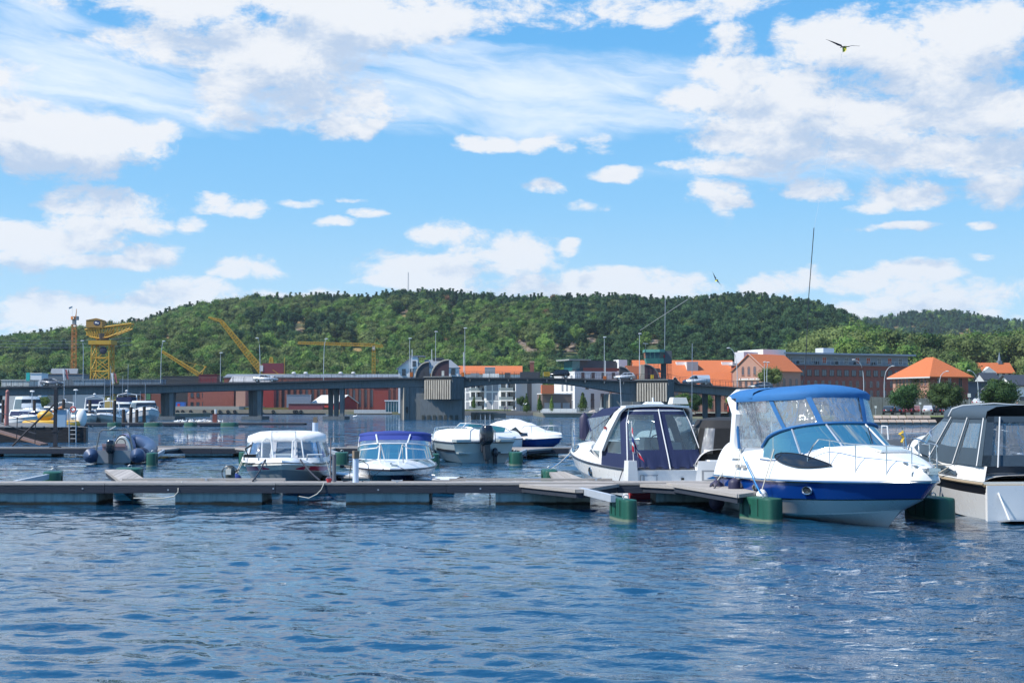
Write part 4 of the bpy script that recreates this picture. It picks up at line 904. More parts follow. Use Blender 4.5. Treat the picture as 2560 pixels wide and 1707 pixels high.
def cruiser_black():
    """between the navy cruiser and the blue one: black canopy, blue arrow flash"""
    st = Vector((5.55, 35.1, 0)); a = R(90 - 2); L = 6.4
    o = thing('day_cruiser', 'white boat with black canopy and blue arrow flash between the two big cruisers', 'boat', st, a)
    hb = 1.05
    h = lambda s, w: (.05 + .35 * min(1, max(0, (1 - s) / .35))) * (1 - abs(w) ** 5)
    keel, chn, mid, she = simple_hull(o, L, hb, .80, 1.0, (gel, gel), deckh=h)
    b = MB(); b.box((-.05, 0, .60), (.30, 2.0, .62), taper=.9); b.build('transom', gel, o)
    b = MB(); b.box((-.215, .35, .56), (.02, .95, .26)); b.build('badge_panel', mat('panel_grey', (.30, .31, .32), .5), o)
    b = MB(); b.box((-.225, .33, .55), (.02, .88, .20)); b.build('badge_inset', gel, o)
    c = MB(); c.add([(-.24, .72, .48), (-.24, .02, .48), (-.24, .30, .64), (-.24, .0, .64)], [(0, 1, 3, 2)]); c.build('arrow_flash', mat('arrow_blue', (.01, .16, .42), .4), o)
    def ring(x0, x1, hw, z, p=4.5): return [Vector(((x0 + x1) / 2 + (x1 - x0) / 2 * math.copysign(abs(math.cos(f)) ** (2 / p), math.cos(f)), hw * math.copysign(abs(math.sin(f)) ** (2 / p), math.sin(f)), z)) for f in [2 * pi * k / 28 for k in range(28)]]
    c = MB(); c.loft([ring(.1, 3.4, 1.02, .88), ring(.22, 3.3, .98, 1.08)], True); c.loft([ring(.50, 3.0, .80, 1.72), ring(.62, 2.9, .70, 1.92), ring(1.0, 2.4, .4, 1.98), ring(1.6, 1.9, .1, 2.0)], True, True)
    R1, R2 = ring(.22, 3.3, .98, 1.08), ring(.50, 3.0, .80, 1.72)
    for k in (9, 10, 18, 19, 27, 0, 13, 14): c.add([R1[k], R1[(k + 1) % 28], R2[(k + 1) % 28], R2[k]], [(0, 1, 2, 3)])
    c.build('canopy', black, o, smooth=True)
    g = MB(); g.loft([R1, R2], True); g.build('clear_curtain', vinyl, o, smooth='all')
    b = MB(); b.box((.0, -.55, 1.35), (.2, .5, .5)); b.cyl((-.1, -.5, 1.1), .2, .42, 12); b.build('stowed_table', blackp, o)
    tube_o('stern_light', [(-.1, -.9, .8), (-.1, -.95, 2.6)], .012, white, o, 5)
cruiser_black()

def tarped():
    o = thing('covered_boat', 'grey open boat under a pale grey tarpaulin beyond the navy cruiser', 'boat', (7.55, 56.5, 0), R(112))
    simple_hull(o, 5.4, 1.15, .80, .98, (mat('hull_dark_grey', (.10, .12, .13), .4), gel2), stripe=.45)
    rr = []
    for i in range(11):
        s = i / 10; x = .1 + 4.4 * s; ring = [Vector((x, 1.1 * (1 - .5 * s ** 4) * math.cos(pi * k / 10), .92 + (.55 * (1 - s * .4) + .04 * mn.noise(Vector((x * 3, k, 0)))) * math.sin(pi * k / 10) ** .7)) for k in range(11)]; rr.append(ring)
    c = MB(); c.loft(rr, False); c.build('boat_cover', mat('tarp_grey', (.52, .53, .52), .7, bump=.02, bscale=3), o, smooth='all')
    outboard(o, -.2, 0, .5, .8)
    tube_o('grab_rail', [(.0, -.7, .9), (.0, -.7, 1.4), (.2, -.3, 1.4), (.2, -.3, .9)], .02, blackp, o, 5)
    # its neighbour with dark screen
    q = thing('speedboat', 'white speedboat with a dark windscreen beyond the tarpaulin covered boat', 'boat', (9.6, 66, 0), R(120))
    simple_hull(q, 5.0, 1.0, .8, .95, (gel, gel)); screen(q, .8, 3.2, .85, 1.0, .40, tint=vinyld, mull=(.3, .6), frame=white)
tarped()
def grey_cover():
    o = thing('covered_boat', 'boat under a dark grey pitched cover behind the bow of the big cruiser', 'boat', (10.95, 42.8, 0), R(-8))
    simple_hull(o, 5.2, 1.1, .75, .9, (gel, gel))
    rr = []
    for i in range(13):
        s = i / 12; x = -.6 + 5.2 * s; pk = (.50 * (1 - abs(s - .30) * 1.25)) 
        rr.append([Vector((x, 1.18 * (1 - .6 * s ** 5) * math.cos(pi * k / 10), .82 + max(.03, pk) * (1 - abs(math.cos(pi * k / 10)) ** 1.6) + (.02 if k in (0, 10) else 0))) for k in range(11)])
    c = MB(); c.loft(rr, False); c.build('boat_cover', mat('cover_charcoal', (.055, .062, .07), .8, bump=.01, bscale=5), o, smooth='all')
    p = thing('fishing_boat', 'small white open boat with a black tyre fender beyond the dark grey cover', 'boat', (15.0, 55, 0), R(100))
    simple_hull(p, 4.6, .95, .7, .85, (gel, gel)); b = MB(); b.box((2.2, .2, .95), (.5, .6, .9)); b.build('console', gel, p)
    tube_o('grab_rail', [(1.4, -.4, .8), (1.4, -.35, 1.5), (1.9, -.35, 1.5), (2.1, -.4, .8)], .03, white, p, 6)
    b = MB(); b.tube([(1.2 + .0, .55 + .2 * math.cos(k * pi / 6), 1.15 + .2 * math.sin(k * pi / 6)) for k in range(13)], .06, 6); b.build('tyre_fender', rubber, p, smooth=True)
grey_cover()

def cruiser_slate():
    st = Vector((10.55, 27.9, 0)); a = R(90 + 4); L = 7.4
    o = thing('motor_cruiser', 'white cruiser with slate grey full canopy and black hull stripe, cut by the right edge', 'boat', st, a)
    hb = 1.32
    def h(s, w):
        up = .06 + .62 * min(1, max(0, (.94 - s) / .25)) ** .8 if s > .52 else .12
        return up * (1 - abs(w) ** 6)
    keel = lev(L * .84, .03, -.35, -.1, 4, 1); chn = lev(L * .88, hb * .84, .0, .42, 2.4, .8, zp=2.6); m0 = lev(L * .95, hb * .95, .52, .86, 2.7, .74); m1 = lev(L * .97, hb * .98, .70, 1.0, 2.8, .72); she = lev(L, hb, .78, 1.10, 3.0, .70)
    hullset(o, [keel, chn, m0], [gel] * 2, ['hull'] * 2); hullset(o, [m0, m1], [blackp], ['black_stripe']); hullset(o, [m1, she], [gel2], ['gunwale'])
    b = MB()
    for w in (1, -1): b.tube([m1(s, w * 1.015) + Vector((0, 0, .02)) for s in SS], .03, 5)
    b.tube([m1(0, 1.01), m1(0, -1.01)], .03, 5); b.build('rub_rail', mat('rail_brass', (.30, .22, .12), .4), o, smooth=True)
    d = MB(); deckfield(d, she, h, nw=30, ns=44); d.build('deck', gel, o, smooth=True)
    side = mat('panel_slate', (.05, .07, .085), .35)
    for w in (1, -1):
        up = lambda s: she(s, w * .99) + Vector((0, 0, .40 if s > .5 else .15))
        c = MB(); c.loft([[she(s, w * 1.0) + Vector((0, w * .008, .06)) for s in (.18, .35, .52, .66, .78, .86)], [she(s, w * .965) + Vector((0, w * .012, .06 + f)) for s, f in ((.18, .05), (.35, .24), (.52, .27), (.66, .26), (.78, .2), (.86, .03))]], False); c.build('side_window', side, o)
        c = MB(); c.loft([[she(s, w * .98) + Vector((0, 0, -.02)) for s in (0, .2, .4, .6, .7)], [she(s, w * .93) + Vector((0, 0, .30)) for s in (0, .2, .4, .6, .7)]], False); c.build('coaming', gel, o, smooth='all')
        tube_o('stanchion', [she(.80, w * .9) + Vector((0, 0, .2)), she(.80, w * .9) + Vector((.05, 0, .8))], .014, chrome, o, 5)
    # canopy
    CX[0] = 1.6
    base = arcl(ucurve(.12, 5.1, 1.20, lambda ph, x, y: 1.08 + .30 * max(0, (x - 2.2) / 2.9), 4.2, n=120))
    top = arcl(ucurve(.35, 3.5, .98, lambda ph, x, y: 2.04, 4.0, n=120))
    dk = slate
    hs = [(0.0, .035, 0), (.035, .115, 1), (.115, .14, 0), (.14, .24, 1), (.24, .265, 0), (.265, .40, 1), (.40, .42, 0)]
    spans = hs + [(.42, .58, 1)] + [(1 - b_, 1 - a_, k_) for a_, b_, k_ in hs[::-1]]
    for a0, a1, k in spans:
        if k:
            c = MB(); band(c, base, top, .36, .88, a0, a1, rows=3); c.build('clear_curtain', vinyld, o, smooth='all')
            c = MB(); band(c, base, top, .0, .36, a0, a1, off=.003); band(c, base, top, .88, 1.0, a0, a1, off=.003); c.build('curtain_panel', dk, o, smooth='all')
        else:
            c = MB(); band(c, base, top, .0, 1.0, a0, a1, off=.012, rows=4); c.build('curtain_strip', dk, o, smooth='all')
    cap_roof(o, top, .26, slate, xback=.35, drop=.03)
    for f in (.02, .127, .252, .41, .59, .748, .873, .98):
        A, B = sub(base, f, f + .001)[0], sub(top, f, f + .001)[0]; CX[0] = 1.6; tube_o('piping', offc([A, A.lerp(B, .5), B], .03), .015, white, o, 5)
    tube_o('roof_piping', [Vector((2.35, 1.0, 2.06)), Vector((2.3, .93, 2.22)), Vector((2.3, .7, 2.29)), Vector((2.3, 0, 2.335)), Vector((2.3, -.7, 2.29)), Vector((2.35, -1.0, 2.06))], .014, white, o, 5)
    # stern curtain: dark panel with one window
    c = MB(); A = [Vector((.1, y, 1.08)) for y in (-1.2, -.6, 0, .6, 1.2)]; B = [Vector((.33, y * .82, 2.07)) for y in (-1.2, -.6, 0, .6, 1.2)]
    c.loft([A, lerpc(A, B, .22)], False); c.loft([lerpc(A, B, .88), B], False); 
    for i, j in ((0, 0),): pass
    c.add([A[0], A[0].lerp(A[1], .3), B[0].lerp(B[1], .3), B[0]], [(0, 1, 2, 3)]); c.add([A[4], A[4].lerp(A[3], .3), B[4].lerp(B[3], .3), B[4]], [(0, 1, 2, 3)]); c.build('stern_curtain', slate, o)
    g = MB(); g.add([A[0].lerp(B[0], .22) + Vector((.03, 0, 0)), A[4].lerp(B[4], .22) + Vector((.03, 0, 0)), B[4].lerp(A[4], .12) + Vector((.03, 0, 0)), B[0].lerp(A[0], .12) + Vector((.03, 0, 0))], [(0, 1, 2, 3)]); g.build('stern_window', vinyl, o)
    for y in (-.9, .9): tube_o('stern_zip', [Vector((.05, y, 1.06)), Vector((.30, y * .82, 2.06))], .014, white, o, 5)
    tube_o('canopy_pole', [(1.6, .95, 1.2), (1.1, .9, 2.1)], .02, alu, o, 5); tube_o('canopy_pole', [(2.9, .8, 1.4), (2.2, .85, 2.1)], .02, alu, o, 5)
    b = MB(); b.box((1.9, .5, 1.25), (.4, .5, .7)); b.box((1.2, 0, 1.0), (.5, 1.6, .4)); b.build('seat', mat('seat_slate', (.08, .10, .13), .7), o)
    screen(o, 3.2, 4.6, 1.08, 1.42, .35, rake=.5, tint=cglass, mull=(.3, .7), a=(.05, .95))
    # transom, trim strut, exhaust
    b = MB(); b.box((-.02, 0, .35), (.10, 2.35, .72)); b.build('transom', gel, o)
    b = MB(); b.box((-.35, .75, .03), (.75, .5, .03), ry=.12); b.build('trim_tab', steel, o); tube_o('trim_ram', [(-.07, .95, .56), (-.45, .9, .05)], .018, white, o, 5)
    b = MB(); b.cyl((-.08, .25, .30), .06, .02, 10); b.box((-.075, .25, .30), (.02, .14, .07)); b.build('exhaust_outlet', blackp, o)
    # pulpit by the neighbour's bow
    rails(o, she, h, .70, .97, (.78, .88), hh=.5, closed=True)
    T = Matrix.Translation(st) @ Matrix.Rotation(a, 4, 'Z')
    fender(T @ Vector((2.35, 1.52, .10)), T @ Vector((2.2, 1.3, 1.0)), .13, .72, label='purple fender hanging in the middle of the slate canopied cruiser side')
    y_ = thing('mooring_buoy_cap', 'small yellow and white bundle on the foredeck of the slate canopied cruiser', 'line bundle', T @ Vector((5.55, .9, 1.42)), 0)
    b = MB(); b.tube([(0, 0, 0), (.06, .04, .12), (-.04, .02, .2), (.05, 0, .26)], .035, 5); b.build('line_bundle', mat('yellow_line', (.65, .45, .05), .7), y_)
    return T, she
S_T, S_S = cruiser_slate()
# ---------------------------------------------------------------- pontoons, fingers, floats
def plank_mesh(l, w, t_=.035):
    b = MB(); b.box((0, 0, -t_ / 2), (l - .012, w - .012, t_)); return b.mesh('plank', wood)
def pontoon(name, label, x0, x1, y0, y1, zt, spans, seg=3.95, rows=9, fascia=.165, back=True):
    o = thing(name, label, 'pontoon', ((x0 + x1) / 2, (y0 + y1) / 2, 0)); ox, oy = (x0 + x1) / 2, (y0 + y1) / 2
    w = (y1 - y0 - .10) / rows; pm = plank_mesh(seg, w); n = int(math.ceil((x1 - x0) / seg))
    edge = MB(); edge.box((0, 0, .005), (seg - .012, .11, .05)); em = edge.mesh('edge_board', wood)
    for i in range(n):
        cx = x0 + (i + .5) * seg
        for k in range(rows):
            inst(pm, 'plank', o, (cx - ox + (.0 if k % 2 else .03), y0 + .05 + w * (k + .5) - oy, zt + rng.uniform(-.004, .004)))
        inst(em, 'edge_board', o, (cx - ox, y0 + .055 - oy, zt + rng.uniform(0, .006))); 
        if back and i % 2: inst(em, 'edge_board', o, (cx - ox, y1 - .02 - oy, zt + .03))
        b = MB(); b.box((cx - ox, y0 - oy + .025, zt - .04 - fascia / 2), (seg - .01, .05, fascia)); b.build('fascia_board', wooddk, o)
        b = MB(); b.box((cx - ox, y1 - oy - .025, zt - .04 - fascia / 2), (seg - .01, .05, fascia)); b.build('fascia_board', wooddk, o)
    for a, c in spans:
        b = MB(); b.bx(a - ox, c - ox, y0 - oy + .06, y1 - oy - .06, -.45, zt - .04 - fascia * .62); 
        b.build('concrete_float', conc, o)
    return o
def U2X(u, D): return (u - 1280) / F * D
D1 = 32.5; ZD = .476
X = lambda u: U2X(u, D1)
dock1 = pontoon('pontoon_walkway', 'long weathered timber pontoon walkway on concrete floats, crossing in front of the boats', X(-160), X(2500), D1, D1 + 1.5, ZD,
    [(X(-190), X(-30)), (X(3), X(243)), (X(440), X(656)), (X(866), X(1073)), (X(1239), X(1475)), (X(1640), X(1806)), (X(2000), X(2220))])
D2 = 63.5; X2 = lambda u: U2X(u, D2)
dock2 = pontoon('pontoon_walkway', 'second timber pontoon walkway, behind the cabin boats', X2(-120), X2(1560), D2, D2 + 1.9, .40,
    [(X2(-100), X2(-5)), (X2(12), X2(130)), (X2(464), X2(583)), (X2(720), X2(790)), (X2(1318), X2(1396))], seg=5.9, rows=8, fascia=.2)
D3 = 166.; X3 = lambda u: U2X(u, D3)
dock3 = pontoon('pontoon_walkway', 'far pontoon walkway where gulls rest, in front of the white motor yachts', X3(160), X3(578), D3, D3 + 2.2, .42, [(X3(u), X3(u + 38)) for u in (170, 235, 325, 410, 500, 540)], seg=9.5, rows=3, fascia=.26)
bolt = MB(); bolt.box((0, 0, 0), (.035, .02, .035)); bolt_me = bolt.mesh('bolt', steel)
cl = MB(); cl.box((0, 0, .03), (.05, .05, .06)); cl.tube([(-.13, 0, .075), (-.06, 0, .06), (.06, 0, .06), (.13, 0, .075)], .014, 5); cl_me = cl.mesh('cleat', steel)
for k in range(15):
    inst(bolt_me, 'bolt', dock1, (-17 + 2.35 * k + rng.uniform(-.4, .4) - 0 + 8, -.735 - .012, ZD - .10 - .03 * (k % 2)))
    if k % 2: inst(cl_me, 'cleat', dock1, (-17 + 2.35 * k + 8.3, .62 if k % 4 == 1 else -.6, ZD + .01))
def green_float(loc, rz, l=1.35, w=.52, h=.47, label='', rough=0, group='green plastic floats of the finger docks'):
    o = thing('green_float', label, 'float', loc, rz, group)
    def ring(z, k): 
        out = []
        for i in range(28):
            f = 2 * pi * i / 28; x = (l / 2 * k) * math.copysign(abs(math.cos(f)) ** .42, math.cos(f)); y = (w / 2 * k) * math.copysign(abs(math.sin(f)) ** .42, math.sin(f)); out.append(Vector((x, y, z)))
        return out
    b = MB(); b.loft([ring(-.3, 1), ring(h - .05, 1), ring(h - .012, .975), ring(h, .93)], True, True); b.build('float_body', green, o, smooth=True)
    c = MB(); dkg = mat('float_groove', (.004, .035, .022), .7)
    for sx, z0, z1 in ((-.30, .12, h - .10), (-.08, .10, h - .14), (.16, .10, h - .02)):
        for sy in (1, -1): c.box((sx * l, sy * (w / 2 + .002), (z0 + z1) / 2), (.035 if sx < .1 else .02, .012, z1 - z0))
    c.build('moulded_groove', dkg, o)
    d = MB(); d.tube([(.15, -.05, h), (.15, -.05, h + .06), (.15, 0, h + .09), (.15, .05, h + .06), (.15, .05, h)], .012, 5); d.build('lifting_eye', steel, o)
    return o
def deckpatch(name, label, poly, zt, th=.045, pw=.145, along=0.0, under=wooddk):
    """finger dock deck: polygon cut into planks that run along x"""
    o = thing(name, label, 'finger dock', (poly[0][0], poly[0][1], 0)); ox, oy = poly[0][0], poly[0][1]
    ca, sa = math.cos(-along), math.sin(-along); P = [((x - ox) * ca - (y - oy) * sa, (x - ox) * sa + (y - oy) * ca) for x, y in poly]
    ys = [p[1] for p in P]; y = min(ys)
    def span(yy):
        xs = []
        for i in range(len(P)):
            (x0, y0), (x1, y1) = P[i], P[(i + 1) % len(P)]
            if (y0 - yy) * (y1 - yy) <= 0 and abs(y1 - y0) > 1e-6: xs.append(x0 + (x1 - x0) * (yy - y0) / (y1 - y0))
        return (min(xs), max(xs)) if len(xs) > 1 else None
    ca, sa = math.cos(along), math.sin(along); rt = lambda x_, y_, z_: (x_ * ca - y_ * sa, x_ * sa + y_ * ca, z_)
    while y < max(ys) - .02:
        y2 = min(y + pw, max(ys)); a, b_ = span(y + .006), span(y2 - .012)
        if a and b_ and a[1] - a[0] > .02:
            c = MB(); z = zt + rng.uniform(-.003, .003)
            q = [(a[0], y + .006), (a[1], y + .006), (b_[1], y2 - .006), (b_[0], y2 - .006)]
            c.add([rt(x_, y_, z - .035) for x_, y_ in q] + [rt(x_, y_, z) for x_, y_ in q], [(3, 2, 1, 0), (4, 5, 6, 7), (0, 1, 5, 4), (1, 2, 6, 5), (2, 3, 7, 6), (3, 0, 4, 7)]); c.build('plank', wood, o)
        y = y2
    c = MB(); n = len(poly)
    for i in range(n):
        p, q = Vector((poly[i][0] - ox, poly[i][1] - oy, 0)), Vector((poly[(i + 1) % n][0] - ox, poly[(i + 1) % n][1] - oy, 0)); d = (q - p); nn = Vector((d.y, -d.x, 0)).normalized() * .022
        c.add([p + nn + Vector((0, 0, zt - .03 - th)), q + nn + Vector((0, 0, zt - .03 - th)), q + nn + Vector((0, 0, zt - .004)), p + nn + Vector((0, 0, zt - .004)), p - nn + Vector((0, 0, zt - .03 - th)), q - nn + Vector((0, 0, zt - .03 - th)), q - nn + Vector((0, 0, zt - .004)), p - nn + Vector((0, 0, zt - .004))], [(0, 1, 2, 3), (7, 6, 5, 4), (3, 2, 6, 7), (0, 4, 5, 1), (1, 5, 6, 2), (0, 3, 7, 4)])
    c.build('edge_frame', wood, o)
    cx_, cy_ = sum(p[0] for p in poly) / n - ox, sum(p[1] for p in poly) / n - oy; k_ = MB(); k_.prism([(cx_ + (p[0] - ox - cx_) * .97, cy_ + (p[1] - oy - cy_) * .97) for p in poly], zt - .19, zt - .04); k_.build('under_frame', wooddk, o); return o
g2 = lambda u, v, z=ZD: tuple(G(u, v, z)[:2])
def beam(name, label, a, b_, w=.10, h=.14, m=None, cat='dock boom'):
    a, b_ = Vector(a), Vector(b_); d = b_ - a; c = MB(); s = Vector((-d.y, d.x, 0)).normalized() * w / 2; z = Vector((0, 0, h / 2))
    c.add([a - s - z, a + s - z, a + s + z, a - s + z, b_ - s - z, b_ + s - z, b_ + s + z, b_ - s + z], [(0, 1, 2, 3), (7, 6, 5, 4), (0, 4, 5, 1), (1, 5, 6, 2), (2, 6, 7, 3), (3, 7, 4, 0)])
    o = c.build(name, m or mat('galv_white', (.50, .54, .58), .45, metal=.2, var=.12, vscale=5)); return tag(o, label, cat, 'floating beams of the finger docks')
zt = ZD + .012
deckpatch('finger_dock', 'triangular planked gusset left of centre that carries the white arm', [(X(1300), D1 - .01), (X(1545), D1 - .01), g2(1458, 1224), g2(1440, 1224)], zt)
beam('dock_boom', 'white galvanised arm reaching to the lone green float in front', G(1452, 1226, .43), G(1533, 1246, .43))
green_float((2.22, 28.1, 0), R(-72), l=1.0, w=.27, h=.43, label='green float at the end of the white arm, reflected in open water')
deckpatch('finger_dock', 'broad planked gusset in front of the navy canopied cruiser', [(X(1600), D1 - .01), (X(1885), D1 - .01), g2(1850, 1217), g2(1802, 1221)], zt)
deckpatch('finger_dock', 'narrow planked finger running out to the large green float beside the blue cruiser', [g2(1668, 1212), g2(1806, 1214), g2(1893, 1235), g2(1845, 1241)], zt + .04, pw=.12, along=-.55)
green_float((4.97, 28.1, 0), R(-64), l=1.1, w=.40, h=.46, label='large green float tied with blue line beside the white cruiser hull')
green_float((8.4, 28.3, 0), R(-74), l=1.3, w=.50, h=.46, label='dark shaded green float between the blue cruiser bow and the slate cruiser')
deckpatch('finger_dock', 'planked finger behind the left part of the walkway, leading to a green float', [(X(262), D1 + 1.52), (X(330), D1 + 1.52), (-11.05, 40.6), (-11.75, 40.6)], .46, pw=.16, along=R(100))
green_float((-11.25, 41.3, 0), R(100), l=1.3, w=.75, label='green float with a ring on top, behind the left end of the near walkway')
beam('dock_boom', 'pale arm at far left leading to a grey green float', (X(-20), D1 + 1.6, .40), (-12.7, 38.4, .36))
green_float((-12.75, 39.0, 0), R(105), l=1.1, w=.50, label='grey green float with a ring at the far left behind the walkway')
deckpatch('finger_dock', 'short planked finger beside the bow of the navy canopied cruiser', [(X(1395), D1 + 1.52), (X(1480), D1 + 1.52), (1.45, 39.2), (1.05, 39.2)], .47, pw=.15, along=R(92))
green_float((1.05, 39.5, 0), R(92), l=1.4, w=.42, h=.50, label='bright green float with blue mooring lines beside the navy canopied cruiser')
# second row fingers
for k, (u, u0, D, lab) in enumerate([(373, 400, 53.5, 'green float beside the inflatable boat'), (608, 640, 54.6, 'green float left of the canvas cabin boat'), (851, 790, 54.2, 'green float between the grey and white posts'), (1080, 1040, 52.5, 'green float right of the royal blue runabout'), (1289, 1330, 54.5, 'green float right of the large black outboard')]):
    x = U2X(u, D)
    green_float((x, D + .6, 0), R(94 + (u < 700) * 6), l=1.3, w=.50 if k else .38, h=.50, label=lab)
    a = X2(u0); deckpatch('finger_dock', 'second walkway gusset for the %s' % lab, [(a - .9, D2 - .02), (a + .9, D2 - .02), (a + .1 + (x - a) * .4, D2 - 2.6), (a - .1 + (x - a) * .4, D2 - 2.6)], .42, pw=.2)
    beam('dock_boom', 'galvanised arm out to the %s' % lab, (a + (x - a) * .4, D2 - 2.5, .36), (x, D + 1.2, .36), m=steel)
for k, u in enumerate((290, 387, 480, 577)):
    green_float((U2X(u, 164), 163.6, 0), R(90), l=2.0, w=1.9 if k in (1, 3) else 1.3, h=.48, label=['green float below the cream sailing boat', 'wide green float under the large white yacht bow', 'green float below the resting gulls', 'green float at the free end of the far walkway'][k])
# ---------------------------------------------------------------- things on and around the near walkway
zt = ZD + .01
def post(name, label, u, D, r, z1, m, cap=None, top=None):
    o = thing(name, label, 'post', (U2X(u, D), D, zt)); b = MB(); b.cyl((0, 0, 0), r, z1 - zt, 14); b.build('post_shaft', m, o, smooth=True)
    if cap: b = MB(); b.box((0, 0, z1 - zt + .09), (.13, .13, .18), rz=.5); b.build('wooden_core', mat('post_wood', (.22, .17, .12), .9, bump=.004), o)
    return o
post('mooring_post', 'tall white plastic sleeved post with a wooden top, on the near walkway', 890.5, 33.0, .072, 1.05, mat('pipe_white', (.58, .66, .78), .45, var=.04), cap=True)
post('mooring_post', 'grey round topped wooden post beside the red bucket', 837, 33.4, .048, 1.13, mat('post_grey', (.13, .14, .16), .85, var=.2, bump=.004))
post('thin_pole', 'thin rusty steel pole next to the grey post', 828, 34.2, .014, 1.50, mat('pole_rust', (.16, .13, .13), .6))
o = thing('bucket', 'small red bucket on the walkway at the foot of the grey post', 'bucket', (U2X(824, 33.1), 33.1, zt)); b = MB(); b.loft([[Vector((r_ * math.cos(2 * pi * k / 12), r_ * math.sin(2 * pi * k / 12), z)) for k in range(12)] for r_, z in ((.05, 0), (.07, .09), (.062, .09), (.045, .01))], True, True); b.build('bucket_body', redp, o, smooth=True)
tube_o('handle', [(-.06, 0, .09), (-.04, 0, .13), (.04, 0, .13), (.06, 0, .09)], .005, steel, o, 4)
o = thing('mooring_post', 'white sleeved post behind the white canvas cabin boat, on the second walkway', 'post', (U2X(789, 64.2), 64.2, .4)); b = MB(); b.cyl((0, 0, 0), .13, 1.15, 10); b.build('post_shaft', mat('pipe_white', (.58, .66, .78), .45), o, smooth=True); b = MB(); b.box((0, 0, 1.27), (.18, .18, .28)); b.build('wooden_core', mat('post_wood', (.22, .17, .12), .9), o)
o = thing('outboard_motor', 'small old outboard motor clamped behind the near walkway, left of the cabin boat', 'outboard motor', (U2X(578, 34.6), 34.6, .45)); b = MB(); b.sphere((0, 0, .22), .13, 10, 8, (1, 1, 1.1)); b.box((.0, 0, .0), (.2, .16, .3)); b.build('motor_cowl', mat('motor_dull', (.10, .11, .10), .5), o, smooth=True)
b = MB(); b.box((-.02, -.12, .22), (.13, .05, .14)); b.build('fuel_tank', gel2, o); tube_o('tiller', [(.1, 0, .2), (.22, -.02, .28)], .02, blackp, o); tube_o('carry_ring', [(.0 + .19 * math.cos(q), -.08, .18 + .19 * math.sin(q)) for q in [k * pi / 8 for k in range(15)]], .012, blackp, o, 5)
# dinghy moored between the two posts, low pale boat
o = thing('dinghy', 'low pale dinghy half hidden behind the posts of the near walkway', 'boat', (U2X(850, 41) , 40.6, 0), R(-68)); simple_hull(o, 4.3, .80, .34, .42, (gel2, gel2), stem=.95); b = MB(); b.box((1.6, 0, .32), (.28, 1.3, .04)); b.box((2.9, 0, .33), (.28, 1.1, .04)); b.build('thwart', wood, o)
o = thing('dinghy', 'dark rowing boat with shipped oars right of the royal blue runabout bow', 'boat', (U2X(1150, 37.6), 37.4, 0), R(168)); simple_hull(o, 3.6, .72, .34, .45, (darkgel, darkgel), stem=.92); tube_o('oar', [(.6, .3, .45), (3.2, .1, .62)], .022, alu, o, 5); tube_o('oar_grip', [(2.4, .12, .56), (3.3, .08, .66)], .05, blackp, o, 6)
o = thing('dinghy', 'sliver of a red hulled dinghy under the gap in the walkway', 'boat', (U2X(1560, 35.6), 34.7, 0), R(4)); simple_hull(o, 2.2, .5, .22, .27, (redp, redp), stem=.92)
# lines
L_ = rope
L_('mooring_line', [G(455, 1203, ZD + .02), Vector((X(449), D1 - .02, .38)), Vector((X(449), D1 - .03, .30)), Vector((X(440), D1 - .06, .20)), Vector((X(415), D1 - .08, .16)), Vector((X(339), D1 - .04, .16))], .012, rope_w, 'pale rope looped over the edge of the walkway at the left')
L_('mooring_line', [Vector((X(812), D1 - .01, ZD + .03)), Vector((X(806), D1 - .05, .36)), Vector((X(795), D1 - .06, .25)), Vector((X(775), D1 - .06, .16)), Vector((X(750), D1 - .05, .20))], .012, rope_w, 'pale rope hanging over the walkway edge below the red bucket')
def chain(u, D, z0, label):
    b = MB()
    for k in range(7):
        z = z0 - .075 * k; a_ = 0 if k % 2 else pi / 2
        b.tube([(.02 * math.cos(q) * math.cos(a_), .02 * math.cos(q) * math.sin(a_), z + .045 * math.sin(q)) for q in [2 * pi * j / 8 for j in range(9)]], .008, 4, False)
    o = b.build('anchor_chain', mat('chain', (.05, .05, .05), .6, metal=.4), None, loc=(U2X(u, D), D, 0)); tag(o, label, 'chain', 'anchor chains under the walkway', 'stuff')
chain(336, D1 + .3, .22, 'dark anchor chain in the gap left of the long float'); chain(748, D1 + .3, .22, 'dark anchor chain below the cabin boat'); chain(1225, D1 + .4, .24, 'dark anchor chain in the bright gap near the centre')
tp = lambda T_, x, y, z: T_ @ Vector((x, y, z))
L_('mooring_line', [tp(C_T, 4.95, -.45, .9), G(632, 1202, ZD + .02)], .022, rope_d, 'dark rope from the left bow cleat of the white canvas cabin boat', sag=.04)
L_('mooring_line', [tp(C_T, 4.95, .45, .9), G(800, 1200, ZD + .02)], .022, rope_d, 'dark rope from the right bow cleat of the white canvas cabin boat', sag=.05)
L_('mooring_line', [tp(B_T, 5.3, -.1, .75), G(905, 1203, ZD + .02)], .008, rope_d, 'thin line from the royal blue runabout to the white post', sag=.03)
L_('mooring_line', [tp(B_T, 5.4, .15, .75), G(1100, 1198, ZD + .02)], .009, rope_d, 'thin line from the royal blue runabout to the walkway on its right', sag=.04)
L_('mooring_line', [tp(A_T, .15, -1.2, .85), G(1775, 1217, ZD + .05)], .014, rope_d, 'upper dark stern rope of the big blue striped cruiser', sag=.03)
L_('mooring_line', [tp(A_T, .15, -1.2, .78), G(1785, 1221, ZD + .05)], .014, rope_d, 'lower dark stern rope of the big blue striped cruiser', sag=.03)
L_('mooring_line', [tp(A_T, 1.55, -1.36, 1.22), Vector((5.0, 28.3, .52))], .013, rope_b, 'bright blue line from the big cruiser down to the green float')
L_('mooring_line', [Vector((1.05, 39.3, .55)), tp(N_T, 7.2, .15, 1.05)], .014, rope_b, 'teal bow line of the navy canopied cruiser', sag=.05)
